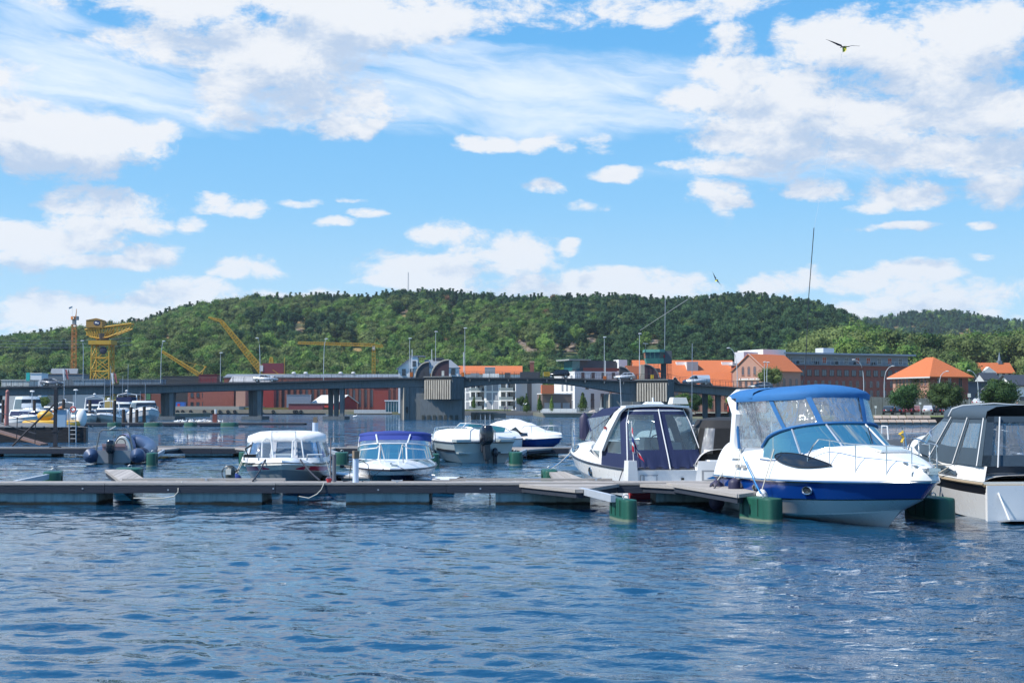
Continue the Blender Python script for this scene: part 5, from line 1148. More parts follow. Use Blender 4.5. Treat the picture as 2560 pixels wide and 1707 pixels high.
L_('mooring_line', [Vector((1.1, 39.3, .55)), tp(N_T, 5.2, 1.0, 1.0)], .010, rope_w, 'white spring line of the navy canopied cruiser', sag=.05)
L_('mooring_line', [tp(N_T, .2, 1.15, .74), tp(N_T, .1, 1.3, .42), G(1470, 1198, ZD + .02), G(1490, 1197, ZD + .03)], .016, rope_d, 'dark coil and line at the stern quarter of the navy cruiser')
L_('mooring_line', [tp(S_T, 1.6, 1.30, 1.0), tp(S_T, 3.0, 1.42, .55), tp(S_T, 3.9, 1.45, .50), Vector((8.5, 28.7, .55))], .014, rope_w, 'white line swagged along the side of the slate canopied cruiser')
L_('mooring_line', [tp(S_T, 1.4, 1.32, 1.05), tp(S_T, 3.4, 1.36, 1.0), tp(S_T, 4.6, 1.25, 1.15)], .012, rope_w, 'white line along the gunwale of the slate canopied cruiser')
L_('shore_power_cable', [Vector((X(881), 33.2, 1.0)), Vector((X(869), 33.3, .95)), Vector((X(866), 33.3, .7)), Vector((X(866), 33.3, zt + .03)), Vector((X(850), 33.2, zt + .02))], .010, blackp, 'black cable drooping down beside the white post to the left', cat='cable')
L_('shore_power_cable', [Vector((X(900), 33.2, .98)), Vector((X(912), 33.3, .9)), Vector((X(918), 33.3, .6)), Vector((X(918), 33.3, zt + .03))], .010, blackp, 'black cable drooping down beside the white post to the right', cat='cable')
# left quay with asphalt top, dark timber wall, bollard pole, ladder
qd = thing('timber_quay', 'dark timber faced quay with asphalt top at the left edge', 'quay', (U2X(60, 90), 95, 0))
ox, oy = U2X(60, 90), 95
poly = [(-46, 90.5), (U2X(212, 90), 90.5), (U2X(211, 92), 93.0), (U2X(100, 117), 118), (-46, 120)]
b = MB(); b.prism([(x - ox, y - oy) for x, y in poly], -.8, .95); b.build('quay_top', mat('asphalt', (.16, .155, .15), .95, var=.15, bump=.01), qd)
for k in range(6):
    b = MB(); b.bx(-46 - ox, U2X(212, 90) - ox, 90.42 - oy, 90.49 - oy, -.5 + .25 * k, -.5 + .25 * k + .235); b.build('quay_board', mat('quay_timber', (.020, .022, .026), .85, var=.4, vscale=3, stretch=(.2, 1, 4), bump=.02, bscale=6), qd)
for u0, u1 in ((13, 56), (68, 112), (126, 156), (172, 195)):
    b = MB(); b.bx(U2X(u0, 90.5) - ox, U2X(u1, 90.5) - ox, 90.38 - oy, 90.7 - oy, .96, 1.05); b.build('quay_kerb', mat('kerb_pale', (.33, .33, .32), .85), qd)
b = MB()
for u in (176, 193):
    b.tube([(U2X(u, 90.3) - ox, 90.3 - oy, -.5), (U2X(u - 1, 90.3) - ox, 90.3 - oy, 1.0), (U2X(u - 3, 90.3) - ox, 90.3 - oy, 2.0), (U2X(u - 5, 90.5) - ox, 91.0 - oy, 2.0)], .04, 5)
for k in range(8): b.tube([(U2X(176, 90.3) - ox, 90.3 - oy, -.3 + .27 * k), (U2X(193, 90.3) - ox, 90.3 - oy, -.3 + .27 * k)], .02, 4)
b.build('quay_ladder', steel, qd)
o = thing('pink_pole', 'tall faded pink striped pole standing on the quay at the left edge', 'pole', (U2X(18.5, 93), 93, .95)); b = MB(); b.tube([(0, 0, 0), (.0, 0, 1.3), (.03, 0, 2.2)], .145, 12, True, .12); b.sphere((.03, 0, 2.3), .13, 10, 6, (1, 1, 1.3)); b.build('pole_shaft', mat('pink_paint', (.40, .17, .15), .7, var=.25, vscale=3), o, smooth=True)
# mast with cabinet, strut, on the second walkway
o = thing('dock_mast', 'dark steel mast with a light blue cabinet and long raking strut on the second walkway', 'mast', (U2X(141, 64.4), 64.4, .35)); ms = mat('mast_dark', (.02, .022, .03), .6)
b = MB(); b.box((0, 0, 1.35), (.16, .16, 2.75)); b.box((0, 0, .06), (.42, .42, .1)); b.box((-.02, 0, .8), (.3, .2, .06)); b.build('mast_post', ms, o)
tube_o('raking_strut', [(-.02, 0, 2.1), (-2.15, .5, .12)], .045, ms, o, 6)
b = MB(); b.box((.30, -.04, .1 + 1.30), (.38, .16, .80)); b.build('cabinet', mat('cabinet_blue', (.30, .43, .55), .5), o)
b = MB(); b.box((.25, -.04, 1.84), (.62, .3, .05)); b.build('cabinet_roof', ms, o)
b = MB()
for k in range(7): b.tube([(0, 0, 2.7), (-.35 + .12 * k, .1, 2.85 + .05 * (k % 3))], .01, 3)
b.build('bird_spikes', ms, o, kind='stuff')
# gangway with rails
o = thing('gangway', 'brown gangway with thin dark handrails sloping from the quay to the second walkway', 'gangway', (U2X(108, 66.5), 66.8, .45)); gx = lambda u, D: U2X(u, D) - U2X(108, 66.5)
A, Bq = Vector((gx(-40, 72), 5, .78)), Vector((0, 0, .0)); wd = Vector((0, .55, 0))
b = MB(); b.slab([A - wd, Bq - wd, Bq + wd, A + wd], (0, 0, .07)); b.build('gangway_deck', mat('gangway_brown', (.17, .10, .075), .8, var=.2), o)
for k in range(4):
    f = .08 + .28 * k; p = A.lerp(Bq, 1 - f); tube_o('rail_post', [p - wd, p - wd + Vector((.02, 0, 1.05))], .022, ms, o, 5)
for z in (1.05, .55): tube_o('hand_rail', [A - wd + Vector((0, 0, z)), Bq - wd + Vector((-.2, 0, z))], .02, ms, o, 5)
# ---------------------------------------------------------------- land, hill, far hill
VH = [(0, 775), (100, 766), (200, 757), (300, 745), (350, 735), (400, 714), (450, 699), (500, 692), (550, 685), (580, 680), (650, 684), (750, 684), (850, 692), (900, 678), (1000, 676), (1100, 682), (1200, 688), (1300, 693), (1400, 694), (1500, 692), (1600, 688), (1680, 680), (1750, 682), (1850, 694), (1900, 706), (1950, 726), (2000, 750), (2060, 772), (2120, 778), (2352, 800), (2700, 820), (-400, 800)]
VH = sorted((a * 1.0884, b * 1.0884) for a, b in VH)
def interp(T, x):
    if x <= T[0][0]: return T[0][1]
    for (a, b), (c, d) in zip(T, T[1:]):
        if x <= c: return b + (d - b) * (x - a) / (c - a)
    return T[-1][1]
def sst(t): t = min(1, max(0, t)); return t * t * (3 - 2 * t)
Y0, Y1 = 530., 1120.
def hill_z(x, y):
    u = 1280 + F * x / max(y, 50); H = (1018 - interp(VH, u) - 34) * Y1 / F + CH
    base = 1.0
    t = (y - Y0) / (Y1 - Y0)
    z = base + (H - base) * (sst(t) * .72 + .28 * min(1, max(0, t)) if t < 1 else 1 - .25 * min(1, (t - 1) / 1.0))
    # low wooded shoulder on the right
    k = sst((u - 1930) / 160)
    if k: z = z * (1 - k * .0) + k * (17 + 5 * math.sin(x * .021 + 1)) * sst((y - 440) / 110) * (1 - sst((y - 620) / 260))
    n = mn.noise(Vector((x * .008, y * .008, 3))) * 9 + mn.noise(Vector((x * .03, y * .03, 7))) * 2.5
    return z + n * sst((y - 520) / 200) * (1 - .7 * sst((t - .7) / .3))
forest_floor = mat('forest_floor', (.055, .085, .022), .95, var=.3, vscale=.05, col2=(.30, .20, .075), bump=.3, bscale=.4)
def grid(name, x0, x1, y0, y1, nx, ny, fz, m, label=None, fan=None):
    vs_, fs = [], []
    for j in range(ny + 1):
        y = y0 + (y1 - y0) * j / ny
        for i in range(nx + 1):
            x = (x0 + (x1 - x0) * i / nx) * (y / y1 if fan else 1); vs_.append((x, y, fz(x, y)))
    for j in range(ny):
        for i in range(nx): a = j * (nx + 1) + i; fs.append((a, a + 1, a + nx + 2, a + nx + 1))
    me = bpy.data.meshes.new(name); me.from_pydata(vs_, [], fs); me.materials.append(m); me.polygons.foreach_set('use_smooth', [True] * len(fs))
    o = bpy.data.objects.new(name, me); link(o); return tag(o, label, kind='structure')
grid('hill', -950, 950, 450, 1700, 150, 90, lambda x, y: hill_z(x, y) - (1.2 if y < 520 else 0), forest_floor, 'wooded hill behind the town')
VF = [(-500, 840), (1900, 838), (2180, 812), (2300, 795), (2350, 790), (2420, 796), (2480, 805), (2560, 815), (3000, 850)]
def far_z(x, y):
    u = 1280 + F * x / y; H = (1018 - interp(VF, u) - 12) * 2100 / F + CH; t = (y - 1500) / 600
    return max(1, H * (sst(t) if t < 1 else 1 - .3 * min(1, t - 1))) + mn.noise(Vector((x * .01, y * .01, 1))) * 4
grid('far_hill', 300, 1500, 1500, 2700, 40, 30, far_z, forest_floor, 'second wooded hill further away on the right')
# low ground: from the shore back under the hill
SH = [(-900, 452), (-250, 452), (-60, 449), (-35, 440), (-16, 402), (6, 396), (7, 319), (27, 316), (36, 286), (42, 240), (44, 184), (62, 184), (90, 176), (400, 120), (1500, 60), (1500, 1800), (-1500, 1800), (-1500, 452)]
b = MB(); b.prism(SH, -3, .85); b.build('ground', mat('town_ground', (.20, .19, .165), .95, var=.2, vscale=.15, col2=(.14, .15, .08)), kind='structure', label='level waterfront land')
b = MB(); b.prism([(43.8, 183), (61, 183), (90, 175), (200, 160), (200, 222), (43, 226)], .5, .95); b.build('lawn', mat('grass_mown', (.10, .15, .03), .95, var=.35, vscale=.8, col2=(.20, .19, .06), bump=.02), kind='structure', label='sunlit mown bank by the water')

# ---------------------------------------------------------------- vegetation prototypes
def leaf_mat(name, c1, c2, rv=.25):
    m = bpy.data.materials.new(name); m.use_nodes = True; t = NT(m.node_tree); b = m.node_tree.nodes['Principled BSDF']
    oi = t.n('ShaderNodeObjectInfo').outputs['Random']; co = t.n('ShaderNodeTexCoord').outputs['Object']
    k = t.m('ADD', t.m('MULTIPLY', oi, .75), t.m('MULTIPLY_ADD', t.noise(co, 3.0, 2), .9, -.3))
    c = t.mix(t.ss(k, 0, 1), tuple(c1) + (1,), tuple(c2) + (1,))
    sc_ = t.n('ShaderNodeVectorMath', operation='SCALE'); t.set(sc_.inputs[0], c); t.set(sc_.inputs['Scale'], t.m('MULTIPLY_ADD', t.m('FRACT', t.m('MULTIPLY', oi, 7.31)), 2 * rv, 1 - rv))
    t.set(b.inputs['Base Color'], sc_.outputs[0]); b.inputs['Roughness'].default_value = .75; b.inputs['Specular IOR Level'].default_value = .15
    b.inputs['Subsurface Weight'].default_value = 0
    tr = t.n('ShaderNodeBsdfTranslucent'); t.set(tr.inputs[0], sc_.outputs[0]); mx = t.n('ShaderNodeMixShader'); mx.inputs[0].default_value = .25
    o = [n for n in m.node_tree.nodes if n.type == 'OUTPUT_MATERIAL'][0]
    m.node_tree.links.new(b.outputs[0], mx.inputs[1]); m.node_tree.links.new(tr.outputs[0], mx.inputs[2]); m.node_tree.links.new(mx.outputs[0], o.inputs[0])
    return m
LM1 = leaf_mat('leaf_broad', (.050, .125, .028), (.175, .265, .060), .42); LM2 = leaf_mat('leaf_pine', (.032, .082, .038), (.078, .140, .054), .38); LM3 = leaf_mat('leaf_park', (.035, .085, .03), (.08, .13, .045)); LM4 = leaf_mat('leaf_olive', (.09, .13, .04), (.165, .21, .07), .3); LM5 = leaf_mat('leaf_dead', (.14, .08, .04), (.22, .12, .06))
bark = mat('bark', (.07, .055, .04), .9, var=.3, bump=.01)
def crown(seed, n, leaf, lobes=13, sz=(.5, .5, .5), c0=.55, core=True, m=LM1, cone=False, name='crown'):
    r = random.Random(seed); b = MB(); L = []
    if cone:
        for k in range(lobes):
            f = k / (lobes - 1); L.append((Vector((r.uniform(-.04, .04), r.uniform(-.04, .04), .22 + .76 * f)), max(.05, sz[0] * (1 - f) ** .85 * r.uniform(.75, 1.1)), .55))
    else:
        for k in range(lobes):
            while True:
                p = Vector((r.uniform(-1, 1), r.uniform(-1, 1), r.uniform(-1, 1)))
                if .35 < p.length < 1: break
            q = r.uniform(.15, .30); L.append((Vector((p.x * sz[0] * .76, p.y * sz[1] * .76, c0 + p.z * sz[2] * .76)), q * (sz[0] + sz[2]), .85))
    if core:
        for p, q, fl in L: b.sphere(p, q * .62, 7, 5, (1, 1, fl), .45)
    for i in range(n):
        p, q, fl = L[r.randrange(len(L))]
        d = Vector((r.gauss(0, 1), r.gauss(0, 1), r.gauss(0, 1))).normalized()
        c = p + Vector((d.x * q, d.y * q, d.z * q * fl)) * r.uniform(.60, 1.22)
        nn = (d + Vector((r.gauss(0, .45), r.gauss(0, .45), r.gauss(0, .45)))).normalized(); e = nn.orthogonal().normalized(); e.rotate(Matrix.Rotation(r.uniform(0, 6.28), 3, nn)); g_ = nn.cross(e); s = leaf * r.uniform(.6, 1.3)
        b.add([c - e * s, c + g_ * s * .7, c + e * s, c - g_ * s * .7], [(0, 1, 2, 3)])
    return b.mesh(name, m)
def trunk_mesh(h, r, branches=4, seed=0):
    rr = random.Random(seed); b = MB(); b.tube([(0, 0, -.03), (rr.uniform(-.01, .01), 0, h * .4), (0, rr.uniform(-.02, .02), h)], r, 7, True, r * .45)
    for k in range(branches):
        a = rr.uniform(0, 6.28); z = h * rr.uniform(.5, .85); b.tube([(0, 0, z), (math.cos(a) * .12, math.sin(a) * .12, z + .12), (math.cos(a) * .22, math.sin(a) * .22, z + .26)], r * .4, 5, True, r * .15)
    return b.mesh('trunk', bark)
broad = [crown(k, 2300, .031, 10 + 2 * k, (.46 + .04 * (k % 3), .46, .46), .56, m=(LM1 if k < 3 else LM4)) for k in range(5)]
olive = [crown(20 + k, 2400, .028, 17, (.44, .44, .50), .55, m=LM4) for k in range(2)]
pine = [crown(40 + k, 1500, .034, 10, (.27 + .04 * k,) * 3, cone=True, m=LM2) for k in range(3)]
pine2 = [crown(50 + k, 1500, .030, 9, (.28, .28, .36), .62, m=LM2) for k in range(2)]
dead = crown(60, 500, .035, 9, (.4, .4, .4), .55, m=LM5)
tr_b = [trunk_mesh(.5, .022, 4, k) for k in range(2)]; tr_p = trunk_mesh(.7, .016, 0)
PROTO = broad + olive + pine + pine2 + [dead]
nb_, no_ = len(broad), len(olive)
# ---------------------------------------------------------------- the wood
CLEAR = [(1372, 868, 95, 20), (1470, 862, 60, 14), (1640, 862, 40, 10), (760, 812, 45, 26), (860, 862, 50, 12), (1010, 780, 22, 10), (420, 845, 16, 18), (560, 795, 30, 10), (1120, 818, 26, 14), (1130, 790, 14, 12), (290, 895, 14, 14), (2075, 832, 12, 14), (730, 790, 14, 9)]
def clearing(u, v):
    return any(((u - a) / c) ** 2 + ((v - b_) / d) ** 2 < 1 + .5 * mn.noise(Vector((u * .06, v * .06, 0))) for a, b_, c, d in CLEAR)
rt = random.Random(11); TR = []
y = 545.
while y < 1175:
    st = 5.8 + 1.7 * (y - 498) / 650
    x = -.78 * y
    while x < .66 * y:
        px, py = x + rt.uniform(-.42, .42) * st, y + rt.uniform(-.45, .45) * st
        x += st
        z = hill_z(px, py); u = 1280 + F * px / py; v = 1018 - (z - CH) * F / py
        hp = 10 * F / py
        if (clearing(u, v - 5) or clearing(u, v - .5 * hp) or clearing(u, v - .95 * hp)) and rt.random() < .86: continue
        nz = mn.noise(Vector((px * .012, py * .012, 9))); tt = (py - Y0) / (Y1 - Y0)
        con = (u > 1380 and (tt > .22 + .15 * nz or nz > .05) and u < 2120) or (tt > .80 + .2 * nz and u > 900) or (tt > .9 and nz > -.1) or nz > .33
        if u > 2100 and py < 700: con = nz > .30
        if u > 1950 and py < 690:
            idx = nb_ + rt.randrange(no_) if rt.random() < .7 else rt.randrange(nb_); h = rt.uniform(13, 19)
        elif con and rt.random() < .85: idx = nb_ + no_ + (rt.randrange(3) if rt.random() < (.75 if tt > .7 else .3) else 3 + rt.randrange(2)); h = rt.uniform(9, 14.5)
        else: idx = rt.randrange(nb_); h = rt.uniform(6, 12.5)
        if rt.random() < .004: idx = len(PROTO) - 1
        TR.append((px, py, z, idx, h, rt.uniform(0, 6.28), u, v))
    y += st * .92
# right shoulder, nearer
for k in range(150):
    py = rt.uniform(445, 530); uu = rt.uniform(1965, 2620); px = (uu - 1280) / F * py
    if 2415 < uu < 2575: continue
    TR.append((px, py, hill_z(px, py) - 1.2, (nb_ + rt.randrange(no_)) if rt.random() < .6 else (rt.randrange(nb_) if rt.random() < .75 else nb_ + no_ + 3), rt.uniform(11, 17), rt.uniform(0, 6.28), 1280 + F * px / py, 900))
OUT = [q for q in TR if not -60 < q[6] < 2640 and rt.random() < .8]; TR = [q for q in TR if -60 < q[6] < 2640]
TR.sort(key=lambda q: -(q[4] / q[1]) - (.004 if q[7] < 930 else 0))
near, rest = TR[:285], TR[285:] + OUT
def tree_label(idx, u, h):
    for lim, w_ in ((400, 'behind the far left cranes'), (900, 'behind the left workshops'), (1500, 'above the white flats'), (1800, 'above the large orange roofs'), (1925, 'above the brick gable building'), (2060, 'above the left end of the pale penthouse'), (2170, 'above the middle of the pale penthouse'), (2260, 'above the right end of the penthouse'), (2340, 'above the ridge of the hipped tile roof'), (2430, 'between the hipped tile roof and the church'), (2500, 'behind the white church nave'), (9999, 'right of the church spire')):
        if u < lim: break
    kind = 'dense green broadleaf tree' if idx < nb_ else ('pale olive green broadleaf tree' if idx < nb_ + no_ else ('dark green conifer' if idx < len(PROTO) - 1 else 'rust brown withered tree'))
    return ('tall ' if h > 14.5 else ('small ' if h < 11 else '')) + kind + ' ' + w_
for q in near:
    px, py, z, idx, h, rz, u, v = q
    lab = tree_label(idx, u, h)
    nm = 'pine_tree' if nb_ + no_ <= idx < len(PROTO) - 1 else 'broadleaf_tree'
    o = thing(nm, lab, 'tree', (px, py, z), rz, lab + ', one of many alike')
    c = inst(PROTO[idx], 'crown', o, (0, 0, 0), 0, (h * 1.05, h * 1.05, h)); tk = inst(tr_p if nm == 'pine_tree' else tr_b[idx % 2], 'trunk', o, (0, 0, 0), 0, (h, h, h))
pc = bpy.data.collections.new('tree_kinds')
for k, me in enumerate(PROTO): pc.objects.link(bpy.data.objects.new('kind_%02d' % k, me))
def scatter(name, pts, label):
    me = bpy.data.meshes.new(name); me.from_pydata([q[:3] for q in pts], [], [])
    for nm, ty, f in (('idx', 'INT', lambda q: q[3]), ('hh', 'FLOAT', lambda q: q[4]), ('rr', 'FLOAT', lambda q: q[5])):
        at = me.attributes.new(nm, ty, 'POINT'); at.data.foreach_set('value', [f(q) for q in pts])
    o = bpy.data.objects.new(name, me); link(o); tag(o, label, kind='stuff')
    g = bpy.data.node_groups.new(name, 'GeometryNodeTree'); g.interface.new_socket('Geometry', in_out='INPUT', socket_type='NodeSocketGeometry'); g.interface.new_socket('Geometry', in_out='OUTPUT', socket_type='NodeSocketGeometry')
    N = g.nodes.new; gi, go = N('NodeGroupInput'), N('NodeGroupOutput'); ip = N('GeometryNodeInstanceOnPoints'); ci = N('GeometryNodeCollectionInfo'); ci.inputs['Collection'].default_value = pc; ci.inputs['Separate Children'].default_value = True; ci.inputs['Reset Children'].default_value = True
    def att(nm, ty): a = N('GeometryNodeInputNamedAttribute'); a.data_type = ty; a.inputs['Name'].default_value = nm; return a.outputs['Attribute']
    cx = N('ShaderNodeCombineXYZ'); Lk = g.links.new
    Lk(gi.outputs[0], ip.inputs['Points']); Lk(ci.outputs[0], ip.inputs['Instance']); ip.inputs['Pick Instance'].default_value = True
    Lk(att('idx', 'INT'), ip.inputs['Instance Index']); Lk(att('rr', 'FLOAT'), cx.inputs[2]); Lk(cx.outputs[0], ip.inputs['Rotation']); h_ = att('hh', 'FLOAT'); Lk(h_, ip.inputs['Scale']); Lk(ip.outputs[0], go.inputs[0])
    md = o.modifiers.new('scatter', 'NODES'); md.node_group = g
    return o
scatter('forest', rest, 'dense mixed wood covering the hill')
FR = []
for k in range(1500):
    py = rt.uniform(1650, 2150); px = (rt.uniform(1900, 2640) - 1280) / F * py; FR.append((px, py, far_z(px, py) - 1, nb_ + no_ + rt.randrange(5) if rt.random() < .85 else rt.randrange(nb_), rt.uniform(13, 20), rt.uniform(0, 6)))
scatter('far_forest', FR, 'distant dark wood on the second hill')
for (u, v, s, D) in ((1395, 884, 16, 690), (1425, 880, 10, 700), (1350, 886, 9, 690), (1460, 876, 8, 720), (1330, 884, 8, 680)):
    pass
rk = MB()
for k in range(46):
    a, b_, c, d = CLEAR[k % 2] if k < 34 else CLEAR[2 + k % 10]; u, v = a + rt.uniform(-.8, .6) * c, b_ + rt.uniform(-.5, .9) * d
    D = 560.
    for _ in range(60):      # walk back along the slope until the hill is met
        if hill_z((u - 1280) / F * D, D) >= CH + (1018 - v) * D / F: break
        D += 10
    rk.sphere(((u - 1280) / F * D, D, hill_z((u - 1280) / F * D, D)), rt.uniform(1.5, 4.0), 8, 6, (1.7, 1, .7), .5)
rk.build('rock_outcrop', mat('rock', (.27, .22, .18), .9, var=.35, vscale=.6, col2=(.16, .11, .06), bump=.2, bscale=1), kind='stuff', label='bare rock showing through the wood')
# ---------------------------------------------------------------- single trees in the town
def town_tree(u, D, vb, vt, wpx, label, kind='round', m=None, z0=None, n=6500, trunk=True):
    z0 = CH - (vb - 1018) * D / F if z0 is None else z0; h = CH + (1018 - vt) * D / F - z0; w = wpx * D / F
    o = thing('broadleaf_tree', label, 'tree', (U2X(u, D), D, z0), rng.uniform(0, 6.28))
    sd = int(u); lf = .020 + .05 / max(w, 2)
    if kind == 'cone': me = crown(sd, 1500, .040, 9, (.36,) * 3, cone=True, m=m or LM1)
    else: me = crown(sd, n, .024, 26, (.5, .5, .40), .60, m=m or LM3)
    kx = w / (1.0 if kind == 'round' else .80); inst(me, 'crown', o, (0, 0, 0), 0, (kx, kx, h))
    if trunk: inst(trunk_mesh(.55, .02 if kind == 'round' else .012, 6, sd), 'trunk', o, (0, 0, 0), 0, (kx * .9 + .6, kx * .9 + .6, h))
    return o
for a in [(2262, 236, 1040, 958, 84, 'round dark green tree nearest the retaining wall, left of the parking lot trees'), (2362, 232, 1040, 950, 96, 'middle of the three round trees by the car park'), (2500, 226, 1040, 950, 96, 'large round dark tree rightmost of the three by the car park')]: town_tree(*a)
for a in [(1925, 330, 975, 915, 62, 'lone olive green tree growing beside the brick gable building', 'round', LM4), (1706, 300, 1036, 980, 44, 'leafy tree below the bridge just right of the ribbed pier', 'round', LM1), (1737, 310, 1036, 982, 44, 'second leafy tree below the bridge, right of the ribbed pier', 'round', LM3), (1768, 318, 1036, 984, 30, 'slim tree beside the first bridge column', 'round', LM1), (1826, 330, 1036, 985, 26, 'bright green bush behind the last bridge columns', 'round', LM1)]: town_tree(*a[:6], kind=a[6], m=a[7], n=3500)
for a in [(1185, 415, 1022, 990, 15, 'small conical tree before the white balconies'), (1316, 380, 1032, 984, 22, 'yellow green conical tree on the promenade, tallest of its row'), (1349, 372, 1030, 988, 20, 'narrow conical tree by the white stair block'), (1379, 372, 1030, 990, 15, 'smallest conical tree by the white stair block'), (1457, 380, 1030, 982, 28, 'spreading young tree in front of the white facade, next to the slim sculpture')]: town_tree(*a, kind='cone', m=LM1)
town_tree(1302, 420, 1026, 985, 26, 'dark bushy tree in the shade of the grey facade', m=LM3, n=1200)
for a in [(2545, 300, 985, 935, 70, 'dark copper leaved tree at the right edge', 'round', None), (2484, 420, 970, 946, 26, 'tree beside the dark roofed house', 'round', LM1), (2416, 360, 985, 955, 24, 'bushy tree right of the tile roofed brick house', 'round', LM4), (120, 500, 958, 930, 30, 'tree behind the pale sheds at left', 'round', LM1), (100, 205, 1030, 990, 60, 'drooping green tree behind the boats at the left edge', 'round', LM4)]: town_tree(*a[:6], kind=a[6], m=a[7], n=3000)
# ---------------------------------------------------------------- buildings
brick = mat('brick_red', (.24, .085, .060), .9, var=.22, vscale=.8, bump=.01, bscale=6, streak=.15)
brick2 = mat('brick_pale', (.42, .235, .175), .9, var=.15, vscale=.8, bump=.01, bscale=6)
brick3 = mat('brick_brown', (.29, .095, .070), .9, var=.25, vscale=.6, streak=.2)
tile = mat('roof_tile_orange', (.55, .15, .045), .8, var=.22, streak=.2, vscale=2, bump=.05, bscale=3, stretch=(1, 1, 3))
tile2 = mat('roof_tile_red', (.42, .11, .06), .8, var=.15, vscale=2, bump=.05, bscale=3)
plaster = mat('plaster_white', (.80, .80, .78), .8, var=.05, vscale=.3)
plgrey = mat('plaster_grey', (.50, .53, .55), .8, var=.06)
clad = mat('cladding_dark', (.045, .05, .06), .6, var=.15)
cladg = mat('cladding_grey', (.28, .30, .33), .6, var=.1)
metalroof = mat('roof_metal', (.20, .22, .24), .5, var=.1)
redwood = mat('boards_red', (.28, .025, .022), .8, var=.15, streak=.1)
wframe = mat('window_frame', (.60, .60, .58), .6); wdark = mat('window_frame_dark', (.05, .04, .04), .6); wbrick = mat('window_frame_brick', (.33, .15, .11), .8)
orangep = mat('blind_orange', (.55, .10, .04), .7)
WM = {}
def win_mesh(w, h, fr, pn=None, arch=False, mull=1):
    key = (round(w, 2), round(h, 2), fr.name, pn.name if pn else '', arch, mull)
    if key in WM: return WM[key]
    b = MB(); t_ = .09; b.k = 0
    for x0, x1, z0, z1 in ((-w / 2, -w / 2 + t_, 0, h), (w / 2 - t_, w / 2, 0, h), (-w / 2 + t_, w / 2 - t_, 0, t_), (-w / 2 + t_, w / 2 - t_, h - t_, h)): b.bx(x0, x1, -.07, 0, z0, z1)
    if mull: b.bx(-.035, .035, -.06, 0, t_, h - t_)
    b.bx(-w / 2 - .08, w / 2 + .08, -.16, 0, -.09, -.003)
    if arch:
        n = 8; P = [(w / 2 * math.cos(pi * k / n), h - .003 + w * .28 * math.sin(pi * k / n)) for k in range(n + 1)]
        b.k = 1; b.add([(0, -.04, h)] + [(x, -.04, z) for x, z in P], [(0, k + 1, k + 2) for k in range(n)][::1])
    b.k = 1; b.add([(-w / 2 + t_, -.03, t_), (w / 2 - t_, -.03, t_), (w / 2 - t_, -.03, h - t_), (-w / 2 + t_, -.03, h - t_)], [(0, 1, 2, 3)])
    WM[key] = b.mesh('window', [fr, pn or dgl2]); return WM[key]
